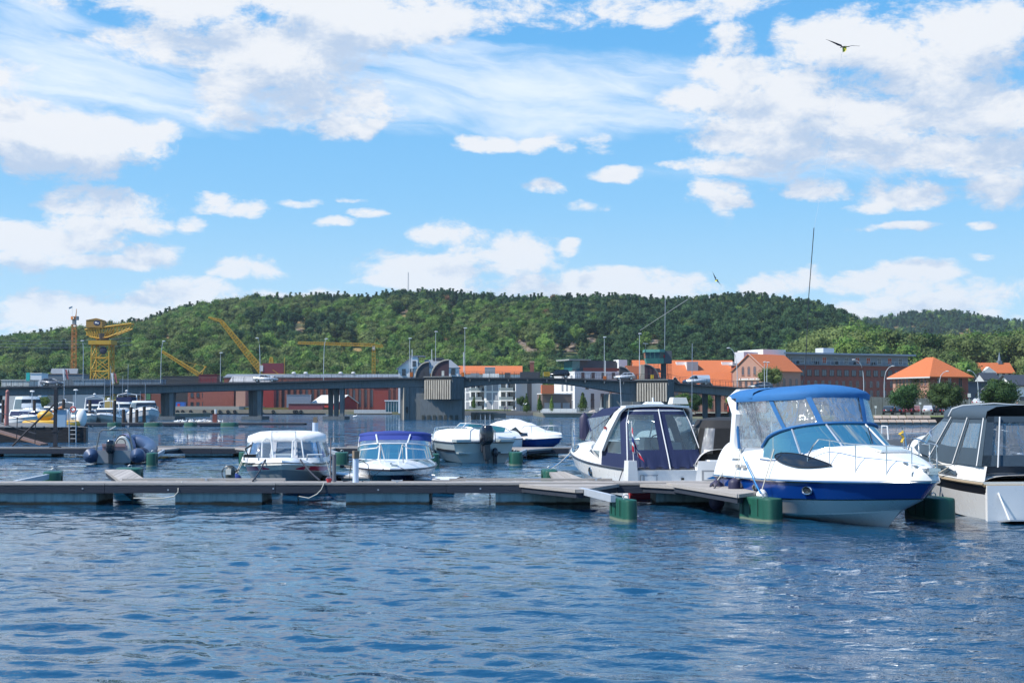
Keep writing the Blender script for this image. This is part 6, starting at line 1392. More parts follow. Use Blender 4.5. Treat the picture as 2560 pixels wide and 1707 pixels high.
def bld(name, label, u, D, th, w, d, z0, z1, m, roof=None, A=(), B=(), cat='building', mB=None, group=None):
    """near corner seen at (u, D); front runs right along +x, side runs back along +y"""
    o = thing(name, label, cat, (U2X(u, D), D, 0), R(th), group)
    b = MB(); b.bx(0, w, 0, d, z0, z1); b.build('wall', m, o)
    if mB: b = MB(); b.bx(-.03, -.003, 0, d, z0, z1); b.build('side_wall', mB, o)  # side wall towards the sun, its light put into a brighter colour
    for (n, zs, ww, hh, x0, x1, fr, pn, arch) in A:
        me = win_mesh(ww, hh, fr, pn, arch)
        for z in zs:
            for k in range(n): inst(me, 'window', o, (x0 + (x1 - x0) * (k + .5) / n, -.003, z))
    for (n, zs, ww, hh, y0, y1, fr, pn, arch) in B:
        me = win_mesh(ww, hh, fr, pn, arch)
        for z in zs:
            for k in range(n): inst(me, 'window', o, (-.033 if mB else -.003, y0 + (y1 - y0) * (k + .5) / n, z), -pi / 2)
    if roof:
        ty, ax, h, rm, ov = roof
        L, Wd = (w, d) if ax == 'x' else (d, w)
        tr = (lambda x, y, z: (x, y, z)) if ax == 'x' else (lambda x, y, z: (y, x, z))
        t_ = .22
        if ty == 'gable':
            e0, e1 = -ov, L + ov; k = h / (Wd / 2); zo = z1 - ov * k
            P = [(e0, -ov, zo), (e1, -ov, zo), (e1, Wd / 2, z1 + h), (e0, Wd / 2, z1 + h), (e0, Wd + ov, zo), (e1, Wd + ov, zo)]
            b = MB()
            for q in ((0, 1, 2, 3), (3, 2, 5, 4)):
                pp = [P[i] for i in q]; b.add([tr(*p) for p in pp] + [tr(p[0], p[1], p[2] + t_) for p in pp], [(3, 2, 1, 0), (4, 5, 6, 7), (0, 1, 5, 4), (1, 2, 6, 5), (2, 3, 7, 6), (3, 0, 4, 7)])
            b.build('roof', rm, o)
            for x in (0, L):
                b = MB(); xx = (x, x + .25) if x == 0 else (x - .25, x); pts = [(Wd * .0, z1), (Wd, z1), (Wd / 2, z1 + h - .02)]
                b.add([tr(xx[0], p[0], p[1]) for p in pts] + [tr(xx[1], p[0], p[1]) for p in pts], [(0, 1, 2), (5, 4, 3), (0, 3, 4, 1), (1, 4, 5, 2), (2, 5, 3, 0)]); b.build('gable_wall', m, o)
        elif ty == 'hip':
            i = Wd / 2 * .9
            P = [tr(-ov, -ov, z1), tr(L + ov, -ov, z1), tr(L + ov, Wd + ov, z1), tr(-ov, Wd + ov, z1), tr(i, Wd / 2, z1 + h), tr(L - i, Wd / 2, z1 + h)]
            b = MB(); b.add(P + [(p[0], p[1], z1 - .25) for p in P[:4]], [(0, 1, 5, 4), (1, 2, 5), (2, 3, 4, 5), (3, 0, 4), (6, 7, 1, 0), (7, 8, 2, 1), (8, 9, 3, 2), (9, 6, 0, 3), (9, 8, 7, 6)]); b.build('roof', rm, o)
            b = MB(); b.bx(-ov - .05, w + ov + .05, -ov - .05, -ov + .1, z1 - .32, z1 - .05) if ax == 'x' else b.bx(-ov - .05, -ov + .1, -ov - .05, d + ov, z1 - .32, z1 - .05); b.build('gutter', wframe, o)
        elif ty == 'flat':
            b = MB(); b.bx(-ov, w + ov, -ov, d + ov, z1 + .003, z1 + h); b.build('roof', rm, o)
    return o
zof = lambda v, D: CH + (1018 - v) * D / F
G0 = .85
# right-hand town
o = bld('brick_building', 'long dark red brick block with a pale set-back penthouse floor on top', 1903, 412, 24, 57, 16, G0, zof(911, 412), brick3, ('flat', 'x', .3, metalroof, .5),
    A=[(15, (zof(938, 412) ,), 1.7, 1.9, 13, 54, wdark, None, False), (16, (zof(967, 412),), 1.2, 1.7, 13, 54, wbrick, None, True), (16, (2.5, 6.0 - .6), 1.3, 1.7, 13, 54, wbrick, None, True)], B=[(4, (4, 8, 12), 1.3, 1.8, 1, 15, wbrick, None, True)])
ph0 = zof(911, 412) + .3
b = MB(); b.bx(9, 56, 2.2, 14, ph0, ph0 + 3.0); b.build('penthouse', cladg, o)
b = MB(); b.bx(1, 9, .4, 14, ph0 - .5, ph0 + 4.2); b.build('stair_tower', plaster, o)
b = MB(); b.bx(8.2, 57.5, .2, 14.5, ph0 + 3.003, ph0 + 3.5); b.build('penthouse_roof', mat('cladding_pale', (.34, .38, .44), .5), o)
b = MB(); b.bx(26, 30, 5, 9, ph0 + 3.5, ph0 + 5.2); b.bx(-4, 1, 3, 8, ph0 + .2, ph0 + 3.5); b.build('roof_plant', mat('plant_white', (.55, .57, .60), .5), o, kind='stuff')
for k in range(11):
    pn = orangep if k in (3, 6, 7, 9) else None; inst(win_mesh(1.5, 1.9, wframe, pn), 'window', o, (12 + 4.1 * k, 2.197, ph0 + .4))
b = MB()
for k in range(30): b.box((9 + 1.6 * k, .1, ph0 + .55), (.06, .06, 1.1))
b.box((32.5, .1, ph0 + 1.1), (47, .08, .06)); b.build('balcony_railing', wframe, o, kind='stuff')
for k in range(5): b = MB(); b.box((14 + 7 * k, 1.2, ph0 + .5), (.9, .5, .9), taper=.8); b.build('balcony_chair', blackp, o)
o = bld('brick_building', 'red brick hall with a tall arched window gable and a long orange tiled roof', 1915, 398, 40, 15.5, 12.5, G0, zof(926, 398), brick2, ('gable', 'x', 4.7, tile, .45),
    B=[(3, (zof(937, 398),), 1.0, 2.2, 3.0, 9.6, wbrick, None, True), (4, (zof(966, 398),), 1.0, 2.0, 2.0, 10.5, wbrick, None, True), (4, (4.2,), 1.0, 2.0, 2.0, 10.5, wbrick, None, True)], A=[(5, (zof(966, 398), 4.2), 1.2, 2.0, 1, 15, wbrick, None, True)])
b = MB(); b.bx(-.30, -.004, 1.6, 10.9, zof(950, 398), zof(950, 398) + .22); b.build('string_course', mat('sandstone', (.45, .38, .30), .8), o)
b = MB(); r_ = random.Random(2); y_ = 9.9      # pale sign lettering too small to read from here
while y_ > 2.6:
    w_ = r_.uniform(.18, .34); b.bx(-.10, -.004, y_ - w_, y_, zof(948.5, 398), zof(948.5, 398) + .42)
    y_ -= w_ + (.12 if r_.random() < .86 else .5)
b.build('lettering', plaster, o, kind='stuff')
for sgn in (1,):
    b = MB(); b.tube([(-.2, -.4, zof(928, 398)), (-.2, 6.25, zof(928, 398) + 5.1), (-.2, 12.9, zof(928, 398))], .22, 4); b.build('verge_trim', mat('verge_stone', (.36, .33, .30), .8), o)
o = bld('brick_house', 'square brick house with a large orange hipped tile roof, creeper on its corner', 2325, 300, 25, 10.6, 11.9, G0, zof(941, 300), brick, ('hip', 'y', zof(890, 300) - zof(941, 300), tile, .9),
    A=[(3, (zof(967, 300), 2.6), 1.1, 2.1, 1.0, 9.8, wbrick, None, False)], B=[(9, (zof(965, 300), 3.1), .75, 1.7, .8, 11.2, wbrick, None, True)], mB=brick2)  # paler brick on the side wall paints in the sun on it
iv = thing('climbing_ivy', 'green creeper growing up the lit corner of the hip roofed brick house', 'ivy', (U2X(2325, 300), 300, 0), R(25))
b = MB(); r_ = random.Random(5)
for k in range(1500):
    br = r_.choice(((2.5, 4.2, .8), (4.0, 3.0, .6), (.6, 2.0, .5), (6.0, 1.5, .7))); t_ = r_.random(); yy = br[0] + .9 * math.sin(t_ * 4 + br[1]) + r_.gauss(0, br[2] * (.4 + t_)); zz = G0 + 8.0 * t_
    c = Vector((-.08 - r_.random() * .12, min(11, max(0, yy)), zz)); e = Vector((r_.gauss(0, .3), r_.gauss(0, 1), r_.gauss(0, 1))).normalized() * .13; g_ = Vector((r_.gauss(0, .5), r_.gauss(0, 1), r_.gauss(0, 1))).normalized() * .11; b.add([c - e, c + g_, c + e, c - g_], [(0, 1, 2, 3)])
b.build('leaves', LM4, iv, kind='stuff')
o = bld('church', 'small white church with an orange roof and slim grey spire on the rise at right', 2443, 520, 8, 14.6, 8, zof(946, 520) - 6, zof(931, 520), plaster, ('gable', 'x', zof(907, 520) - zof(931, 520), tile, .4), A=[(5, (zof(939, 520),), .9, 1.2, 2, 14, wdark, None, False)])
b = MB(); b.add([(1.5, -.4, zof(931, 520)), (7.5, -.4, zof(931, 520)), (4.5, -.4, zof(917, 520)), (1.5, 3, zof(931, 520)), (7.5, 3, zof(931, 520)), (4.5, 3, zof(917, 520))], [(0, 1, 2), (3, 5, 4), (1, 4, 5, 2), (0, 2, 5, 3)]); b.bx(1.5, 7.5, -.4, -.003, zof(946, 520) - 3, zof(931, 520)); b.build('cross_gable', plaster, o)
b = MB(); b.box((10.9, 4, zof(905, 520)), (1.5, 1.5, 1.2)); b.tube([(10.9, 4, zof(903, 520)), (10.9, 4, zof(878, 520))], .72, 8, True, .03); b.build('spire', mat('spire_slate', (.17, .22, .26), .6), o)
bld('house', 'dark grey roofed cottage below the church', 2460, 432, 14, 5.2, 5, G0, zof(948, 432), plgrey, ('gable', 'x', 1.9, clad, .4), A=[(1, (zof(954, 432) - .3,), 1.6, .9, 1, 4.5, wframe, None, False)], cat='house')
bld('house', 'grey gabled house partly behind the largest car park tree', 2512, 300, 35, 4.0, 7, G0, zof(985, 300), plgrey, ('gable', 'x', 2.4, metalroof, .4), B=[(2, (3.0,), .9, 1.1, 1, 6, wframe, None, False)], cat='house')
bld('house', 'white house with dark roof cut by the right edge', 2536, 280, 12, 8, 7, G0, zof(962, 280), plaster, ('gable', 'x', 1.9, clad, .5), A=[(3, (3.2,), .9, 1.2, .5, 7, wdark, None, False)], cat='house')
bld('shop_building', 'low dark blue grey building right of the tile roofed brick house', 2420, 330, 6, 10, 9, G0, zof(956, 330), mat('cladding_blue', (.035, .055, .085), .5), ('flat', 'x', .25, clad, .2), A=[(3, (1.2,), 2.2, 1.6, .5, 9.5, wdark, None, False)])
# retaining wall and road behind the lawn
rw = thing('retaining_wall', 'long grey green concrete retaining wall below the brick buildings', 'wall', (U2X(2150, 262), 262, 0)); P0 = Vector((0, 0, 0)); P1 = Vector((U2X(2600, 258) - U2X(2150, 262), -4, 0))
for k in range(16):
    a, c = P0.lerp(P1, k / 16), P0.lerp(P1, (k + 1) / 16 - .002); zt_ = (4.25 - .9 * k / 16); b = MB(); b.add([(a.x, a.y, .6), (c.x, c.y, .6), (c.x, c.y, zt_ - .05), (a.x, a.y, zt_), (a.x, a.y + .6, .6), (c.x, c.y + .6, .6), (c.x, c.y + .6, zt_ - .05), (a.x, a.y + .6, zt_)], [(0, 1, 2, 3), (7, 6, 5, 4), (0, 4, 5, 1), (1, 5, 6, 2), (2, 6, 7, 3), (3, 7, 4, 0)]); b.build('wall_panel', mat('wall_concrete', (.16, .18, .165), .9, var=.2, streak=.3), rw)
b = MB(); b.prism([(60, 262.6), (160, 259), (200, 330), (60, 330)], .5, 3.3); b.build('upper_ground', mat('town_ground', (.20, .19, .165), .95), kind='structure')
# stone faced bank with culvert
bk = thing('stone_bank', 'sloping pale stone bank with a dark culvert at the water', 'embankment', (52, 183, 0))
r_ = random.Random(9); stn = mat('stone_pale', (.36, .29, .235), .9, var=.25, vscale=.8, randv=.2, bump=.02)
for k in range(36):
    for j in range(2):
        x = -9 + k * 1.05 + .5 * j
        if 2.6 < x < 6.3: continue
        b = MB(); b.box((x, -1.0 + .75 * j - (.30 * max(0, x - 12)) , .28 + .52 * j), (1.0 + r_.uniform(-.05, .03), .75, .50), rx=R(28), taper=.93); b.build('stone', stn, bk)
b = MB(); b.bx(2.4, 6.5, -.2, 2.5, -.4, .98); b.build('culvert', mat('culvert_dark', (.012, .011, .010), .9), bk)
# centre: big orange roofs
D = 430
o = bld('brick_building', 'wide brick works with large orange tiled roofs and boxy roof lights', 1590, D, 2, 31, 16, 6, 12.6, brick2, ('gable', 'x', zof(900, D) - 12.6, tile, .3))
for x0, x1, ma in ((14.2, 19.4, plaster), (28.5, 33, plaster)):
    b = MB(); b.bx(x0 + 1.8, x1, 1.2, 7, 12.9, 16.3); b.build('roof_light', cladg, o); b = MB(); b.add([(x0 + 1.78, 1.2, 12.9), (x0 + 1.78, 6.9, 16.3), (x0 - 1.2, 6.9, 16.35), (x0 + 1.78, 3, 16.3)], [(0, 1, 2), (0, 3, 1)]); b.bx(x0 - 1, x0 + 1.77, 5, 7, 15.0, 16.35); b.build('roof_light_side', ma, o)
b = MB(); b.bx(4.6, 7.4, -.2, 3, 12.4, 14.2); b.build('roof_light', clad, o)
b = MB(); b.add([(-.5, -7, 8.0), (32, -7, 8.0), (32, -.05, 12.75), (-.5, -.05, 12.75), (-.5, -7, 8.25), (32, -7, 8.25), (32, -.05, 13), (-.5, -.05, 13)], [(3, 2, 1, 0), (4, 5, 6, 7), (0, 1, 5, 4), (1, 2, 6, 5), (3, 0, 4, 7)]); b.build('lean_to_roof', tile, o)
b = MB(); b.bx(-.3, 32, -6.6, -.05, G0, 8.0); b.build('lower_wall', brick2, o)
for k in range(15):
    for z in (1.4, 4.9): inst(win_mesh(1.0, 2.0, wbrick, None, True), 'window', o, (.9 + 2.12 * k, -6.603, z))
for k, x in enumerate((3.5, 8.2, 13.0, 17.6)):
    b = MB(); b.add([(x, -7.3, 8.1), (x + 5.4, -7.3, 8.1), (x + 2.7, -7.3, 11.4), (x + 2.7, -1.8, 11.6), (x, -7.0, 8.1), (x + 5.4, -7.0, 8.1)], [(0, 2, 3), (1, 3, 2)]); b.build('dormer_roof', tile, o)
    b = MB(); b.add([(x + .7, -7.2, 8.1), (x + 4.7, -7.2, 8.1), (x + 2.7, -7.2, 10.7)], [(0, 1, 2)]); b.build('dormer_glass', dglass, o)
    tube_o('dormer_verge', [(x, -7.32, 8.1), (x + 2.7, -7.32, 11.45), (x + 5.4, -7.32, 8.1)], .14, mat('verge_grey', (.34, .33, .32), .7), o, 4)
o = bld('brick_building', 'narrow brick gable end with a small arched window, left of the orange roofed works', 1580, 424, 52, 8, 4.2, G0, 12.2, brick2, ('gable', 'x', 2.5, tile, .2), B=[(1, (11.4,), .9, 1.8, 1, 3.2, wbrick, None, True)])
# red boathouse under the right part of the bridge
bld('boathouse', 'small bright red boarded shed with a brown roof beside the bridge columns', 1836, 292, 8, 5, 5, G0 - .6, zof(1012, 292), mat('boards_bright_red', (.50, .03, .02), .7), ('gable', 'x', 1.1, mat('roof_brown', (.16, .08, .06), .8), .3), A=[(1, (zof(1028, 292),), .9, 1.0, .2, 2.2, wframe, None, False)], cat='shed')
# white flats, right
o = bld('apartment_block', 'white block with narrow dark windows and a dark top floor with red balcony screen', 1437, 440, 20, 15.6, 17.5, G0, zof(928, 440), mat('plaster_shaded', (.70, .71, .72), .8, var=.04), None,
    A=[(3, (zof(1000, 440) + .2,), 1.1, 1.9, 1, 11, wdark, None, False), (4, (zof(1023, 440),), 1.2, 3.0, .6, 15, wdark, None, False), (4, (zof(945, 440),), 1.1, 1.8, 1, 15, wdark, None, False), (3, (zof(972, 440),), 1.0, 1.7, 2, 15, wdark, None, False)],
    B=[(5, (zof(1023, 440),), 1.7, 2.9, .6, 16.5, cladg, cladg, False), (3, (zof(996, 440), zof(975, 440), zof(952, 440)), 1.5, 1.8, .6, 12, cladg, cladg, False)], mB=plaster)  # front plaster coloured for shade, side plaster for sun
b = MB(); b.bx(3, 15.6, 3, 15, zof(928, 440), zof(900, 440)); b.build('top_floor', clad, o)
b = MB(); b.bx(-1.5, 6, 1, 12, zof(900, 440) + .003, zof(900, 440) + .35); b.build('overhanging_roof', mat('roof_edge', (.33, .35, .33), .6), o)
b = MB(); b.bx(.4, 2.98, 3, 10, zof(927, 440), zof(901, 440)); b.build('glass_room', tglass, o)
b = MB(); b.bx(3, 15.4, .1, .16, zof(927, 440), zof(919, 440)); b.build('balcony_screen', mat('screen_red', (.22, .05, .04), .5), o)
b = MB(); b.bx(12.3, 15.5, -1.2, -.004, zof(1000, 440) - 1.0, zof(1000, 440) - .8); b.bx(11.8, 12.0, -1.2, -.004, G0, zof(970, 440)); b.bx(15.3, 15.5, -1.2, -.004, G0, zof(970, 440)); b.build('balcony', mat('balcony_brown', (.14, .09, .08), .7), o, kind='stuff')
b = MB(); b.bx(16, 19, 2, 6, G0, zof(897, 440)); b.build('lift_tower', plaster, o)
# white flats, left, with balconies
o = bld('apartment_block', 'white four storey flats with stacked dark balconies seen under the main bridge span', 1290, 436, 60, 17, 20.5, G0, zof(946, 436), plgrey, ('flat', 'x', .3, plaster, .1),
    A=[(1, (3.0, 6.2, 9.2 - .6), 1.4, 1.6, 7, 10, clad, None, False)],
    B=[(2, (zof(1022, 436),), 1.9, 2.3, 1.2 + 5, 10.4 + .5, cladg, cladg, False), (2, (zof(999, 436), zof(976, 436)), 1.9, 2.2, 1.2 + 5, 10.4 + .5, cladg, cladg, False), (2, (zof(1022, 436), zof(999, 436), zof(976, 436)), 1.2, 2.2, 16.8, 20.2, cladg, cladg, False)], mB=plaster)  # grey front paints in its shade, the sunlit side stays white
for fl, v in enumerate((1022, 999, 976)):
    z = zof(v, 436)
    for y0, y1 in ((11.6, 16.4), (.3, 5.4)):
        b = MB(); b.bx(-.06, -.035, y0, y1, z - .1, z + 2.3); b.build('balcony_recess', dglass, o)
        b = MB(); b.bx(-1.3, -.07, y0 - .1, y1 + .1, z - .35, z - .12); b.build('balcony_slab', plaster, o)
        b = MB(); b.bx(-1.30, -1.24, y0, y1, z - .1, z + .9); b.build('balcony_glass', pane('balcony_pane', (.5, .58, .6), .3, .35), o)
        b = MB(); b.bx(-1.2, -.07, (y0 + y1) / 2 - .1, (y0 + y1) / 2 + .1, z - .1, z + 2.4); b.build('balcony_divider', plaster, o)
b = MB(); b.bx(7.2, 9.8, -.12, -.004, G0, 11); b.build('stair_strip', clad, o)
o = bld('apartment_block', 'low white stair block and brown fronted shop between the two white blocks', 1356, 420, 10, 9, 8, G0, zof(985, 420), mat('shop_brown', (.16, .12, .10), .7), ('flat', 'x', .25, plaster, .1), A=[(3, (1.2,), 2.2, 2.4, .3, 8.7, cladg, cladg, False)])
b = MB(); b.bx(-.4, 3.4, -1.0, .5, zof(984, 420), zof(962, 420)); b.build('orange_awning', mat('awning_orange', (.60, .17, .07), .7), o)
bld('long_building', 'long building with an orange tile roof behind the main bridge span', 1146, 500, 0, 22.5, 10, G0, zof(934, 500), plaster, ('gable', 'x', zof(915, 500) - zof(934, 500), tile, .4))
for q, (u0, wd) in enumerate(((1212, 3.6),)):
    o = bld('roof_box', 'dark glazed dormer box on the orange roof behind the main span', u0, 494, 0, wd, 4, zof(936, 494), zof(919, 494), cladg, ('flat', 'x', .15, plaster, .1), cat='dormer')
for k, (u0, wp, v0) in enumerate(((1176, 22, 933), (1207, 40, 934), (1262, 14, 932), (1300, 50, 930))):
    bld('roof_plant', ['small grey roof unit', 'pale wide roof unit', 'dark small roof unit', 'row of dark roof units'][k] + ' above the white flats', u0, 438, 0, wp * 438 / F, 3, zof(947, 438), zof(v0, 438), [cladg, plaster, clad, clad][k], cat='roof plant')
o = thing('chimney', 'tall square red brick chimney above the main bridge span', 'chimney', (U2X(1330, 470), 470, G0)); b = MB(); b.box((0, 0, 8.2), (1.35, 1.35, 16.4)); b.build('shaft', brick, o); b = MB(); b.box((0, 0, 16.6), (1.6, 1.6, .5)); b.build('cap', brick2, o)
# white house by the left pier
D = 332
o = bld('white_house', 'large white house with grey gabled roofs behind the ribbed bridge pier', 996, D, 0, 6.2, 9, G0, zof(920, D), plaster, ('gable', 'y', 2.4, metalroof, .5), A=[(3, (zof(938, D),), .9, 1.5, .4, 5.8, clad, None, False), (2, (zof(960, D), 2.0), .9, 1.5, .4, 5.8, clad, None, False)], cat='house')
b = MB(); b.bx(3.0, 4.6, -.8, 4, zof(921, D), zof(892, D)); b.build('tower_bay', plaster, o); b = MB(); b.bx(2.8, 6.2, -1.0, 4.2, zof(892, D) + .003, zof(890, D) + .1); b.build('bay_roof', metalroof, o); inst(win_mesh(.8, 1.2, clad), 'window', o, (3.8, -.803, zof(915, D)))
b = MB(); b.bx(6.2, 14.2, .2, 8, G0, zof(918, D)); b.build('wing_wall', plaster, o)
b = MB(); b.add([(6.0, -.2, zof(919, D)), (14.6, -.2, zof(919, D)), (12.2, 4, zof(898, D)), (6.0, 4, zof(898, D)), (14.6, 8.2, zof(919, D)), (6.0, 8.2, zof(919, D))], [(0, 1, 2, 3), (1, 4, 2), (4, 5, 3, 2)]); b.build('wing_roof', metalroof, o)
b = MB(); b.bx(8.0, 10.6, 3.3, 4.7, zof(899, D), zof(893, D)); b.build('roof_lantern', clad, o); inst(win_mesh(1.0, 1.4, clad), 'window', o, (13, .197, zof(936, D)))
# workshops along the left shore
D = 500
o = bld('workshop', 'long dark brick workshop with tall piers and windows behind the left half of the bridge', 560, D, 0, 62, 14, G0, zof(944, D), brick3, ('gable', 'x', 1.2, metalroof, .2))
for k in range(29):
    b = MB(); b.bx(1 + 2.1 * k, 1.7 + 2.1 * k, -.35, -.003, G0, zof(948, D)); b.build('brick_pier', brick, o)
me_ = win_mesh(1.0, 6.4, brick3, dgl2)
for k in range(28): inst(me_, 'window', o, (2.4 + 2.1 * k, -.003, 2.2))
for k, u in enumerate((730, 760, 848, 880)): b = MB(); b.sphere((U2X(u, D) - U2X(560, D), 4, zof(932, D)), .8, 10, 6, (1, 1, .6)); b.build('roof_vent', mat('vent_pale', (.6, .6, .58), .6), o, smooth=True)
bld('workshop', 'plain red brown factory block behind the yellow crane legs', 470, 515, 0, 16, 10, G0, zof(962, 515), brick3, ('flat', 'x', .3, clad, .2), A=[(7, (2.6, 6.0), 1.1, 1.6, .5, 15.5, wdark, None, False)])
bld('shed', 'pair of sheds with striped grey corrugated roofs behind the silver car', 575, 480, -4, 14, 9, G0, zof(955, 480), mat('shed_dark', (.05, .045, .05), .8), ('gable', 'x', 2.0, mat('roof_corrugated', (.38, .38, .38), .7, var=.5, vscale=2, stretch=(6, .3, 1)), .3))
bld('shed', 'brown brick shed with pale end wall beside the left bridge piers', 590, 470, 0, 3.2, 6, G0, zof(975, 470), brick2, ('flat', 'x', .2, clad, .1))
bld('brick_shed', 'weathered brown brick shed with painted white letters', 508, 478, 0, 10.5, 6, G0, zof(972, 478), brick3, ('flat', 'x', .2, clad, .1))
bld('tall_shed', 'dark red corrugated tower shed behind the left bridge piers', 652, 468, 0, 4.4, 5, G0, zof(968, 468), redwood, ('flat', 'x', .2, redwood, .1))
o = bld('boathouse', 'dark red boathouse with a broad white roof on the far quay', 845, 456, 45, 7.9, 13.5, G0, zof(1006, 456), redwood, ('gable', 'y', 2.3, mat('roof_white', (.62, .60, .56), .7, var=.08), .5), cat='boathouse')
bld('shed', 'grey metal shed with a lean-to left of the red boathouse', 717, 460, 3, 7.6, 5, G0, zof(987, 460), mat('metal_blue_grey', (.24, .27, .33), .5, var=.15), ('flat', 'x', .15, cladg, .1))
bld('shed', 'low purplish red shed joined to the red boathouse', 722, 452, 0, 11, 4, G0, zof(1009, 452), mat('boards_mauve', (.20, .05, .06), .8), ('flat', 'x', .2, cladg, .2))
bld('red_house', 'tall plain red house on the shore left of the ribbed pier', 934, 465, 0, 4.8, 6, G0, zof(970, 465), mat('boards_rust', (.26, .045, .035), .8), ('gable', 'x', .5, wframe, .2), cat='house')
o = bld('pavilion', 'white framed glass pavilion beside the ribbed pier', 964, 432, 0, 6, 4, G0, zof(1003, 432), tglass, ('flat', 'x', .35, white, .3), cat='pavilion')
for k in range(8): b = MB(); b.box((.1 + .83 * k, -.08, (G0 + zof(1003, 432)) / 2), (.1, .1, zof(1003, 432) - G0)); b.build('pavilion_post', white, o)
o = thing('quay_wall', 'low white concrete quay below the glass pavilion', 'quay', (U2X(888, 444), 444, 0)); b = MB(); b.bx(0, 14, -3, 0, -.5, 1.5); b.build('quay_face', mat('quay_white', (.62, .61, .57), .8, var=.12, streak=.2), o); b = MB(); b.bx(0, 14, -3.06, -3, -.5, .35); b.build('tide_mark', mat('tide', (.10, .09, .06), .9), o)
o = thing('quay_wall', 'long stone quay with black tyre fenders along the far left shore', 'quay', (-135, 450, 0))
b = MB(); b.bx(0, 85, -1.2, 0, .35, 1.55); b.build('quay_face', mat('quay_stone', (.34, .28, .20), .9, var=.3, vscale=.7), o); b = MB(); b.bx(0, 85, -1.0, 0, -.5, .345); b.build('quay_footing', mat('culvert_dark', (.012, .011, .010), .9), o)
for u in (445, 458, 478, 512, 533, 551, 571, 588, 653, 684, 737, 742, 753): 
    b = MB(); x = U2X(u, 449) + 135; b.tube([(x + .42 * math.cos(q), -1.35, .9 + .42 * math.sin(q)) for q in [2 * pi * j / 9 for j in range(10)]], .17, 5, False); b.build('tyre', rubber, o)
b = MB(); b.bx(-90, -60, 455, 458, .5, 2.2); b.build('scrub_bank', mat('dry_scrub', (.18, .15, .05), .95, var=.4, vscale=.6), kind='structure', label='dry overgrown bank on the far shore')
b = MB(); b.prism([(-125, 452), (-88, 452), (-82, 470), (-112, 476)], .86, 2.6); b.build('gravel_slope', mat('gravel_pale', (.36, .35, .31), .95, var=.1), kind='structure', label='pale gravel yard behind the far quay')
# far left sheds and containers behind the bridge deck
for k, (u, v0, v1, wpx, D, mm, lab) in enumerate([(4, 1000, 951, 70, 330, mat('container_pale', (.50, .52, .52), .6), 'pale white site cabin at the left edge behind the railing'), (76, 1000, 934, 28, 420, plaster, 'white box building left of the grey hatchback'), (104, 1000, 936, 104, 430, mat('shed_slate', (.15, .18, .20), .7), 'long low slate grey shed with a brown roof edge at left'), (183, 1000, 950, 78, 340, mat('container_blue_grey', (.22, .29, .36), .6), 'blue grey container row left of the yellow crane legs'), (298, 1000, 950, 102, 345, mat('container_slate', (.17, .21, .26), .6), 'slate container row right of the yellow crane legs'), (406, 1000, 941, 142, 530, mat('shed_black', (.035, .04, .045), .7), 'long black shed behind the bridge railing'), (497, 1000, 937, 46, 526, mat('container_red', (.18, .022, .028), .6), 'dark red machine house under the small yellow jib'), (640, 1000, 942, 190, 520, mat('roof_grey_blue', (.13, .155, .18), .6), 'blue grey flat roofed hall behind the silver car')]):
    bld('site_shed', lab, u, D, 0, wpx * D / F, 6, G0, zof(v1, D), mm, ('flat', 'x', .2, mat('eave_brown', (.22, .14, .10), .7) if k == 2 else mm, .15), A=[(3, (zof(v1, D) - 2.2,), 1.0, 1.0, 1, 5.5, wframe, None, False)] if k in (0,) else ())
for k, (u, v, D) in enumerate(((140, 925, 520), (165, 922, 530))):
    bld('house', ['blue grey house roof above the left sheds', 'second grey house with a white dormer above the left sheds'][k], u - 12, D, 10, 5.5, 6, G0, zof(934, D), plgrey, ('gable', 'x', 1.8, metalroof, .3), cat='house')
bld('brick_shed', 'orange red brick building with a green door seen between the yachts and the bridge', 352, 300, 0, 5.8, 5, G0 - 1, zof(984, 300), brick, None, A=[(1, (zof(998, 300),), .9, 1.4, .3, 3, mat('door_green', (.10, .25, .12), .6), mat('door_green', (.10, .25, .12), .6), False)])
b = MB(); b.bx(-150, U2X(402, 296), 296, 345, -1, .9); b.build('left_ground', mat('town_ground', (.2, .19, .165), .95), kind='structure', label='quayside land behind the left marina')
bld('shed', 'yellow fronted kiosk behind the left marina', 262, 300, 0, 5, 4, 0, zof(990, 300), mat('paint_yellow', (.50, .36, .12), .7), ('flat', 'x', .15, clad, .2))
bld('shed', 'brown boarded kiosk behind the left marina', 310, 300, 0, 3.5, 4, 0, zof(989, 300), mat('boards_brown', (.20, .09, .05), .8), ('flat', 'x', .15, clad, .2))
o = thing('container', 'bright blue container with a red mark behind the bridge column', 'container', (U2X(449, 455), 455, 1.6)); b = MB(); b.box((0, 0, 1.3), (3.9, 2.4, 2.1)); b.build('container_body', mat('blue_bright', (.02, .12, .42), .5), o); b = MB(); b.box((.1, -1.23, 1.2), (.8, .05, 1.3)); b.build('red_mark', redp, o)
o = thing('banner', 'turquoise banner on a pole above the left sheds', 'banner', (U2X(70, 325), 325, 3)); b = MB(); b.box((0, 0, 6.3), (.85, .06, 1.9)); b.build('banner_cloth', mat('turquoise', (.01, .42, .40), .6), o); b = MB(); b.cyl((-.45, 0, 0), .04, 7.3, 6); b.build('banner_pole', steel, o)
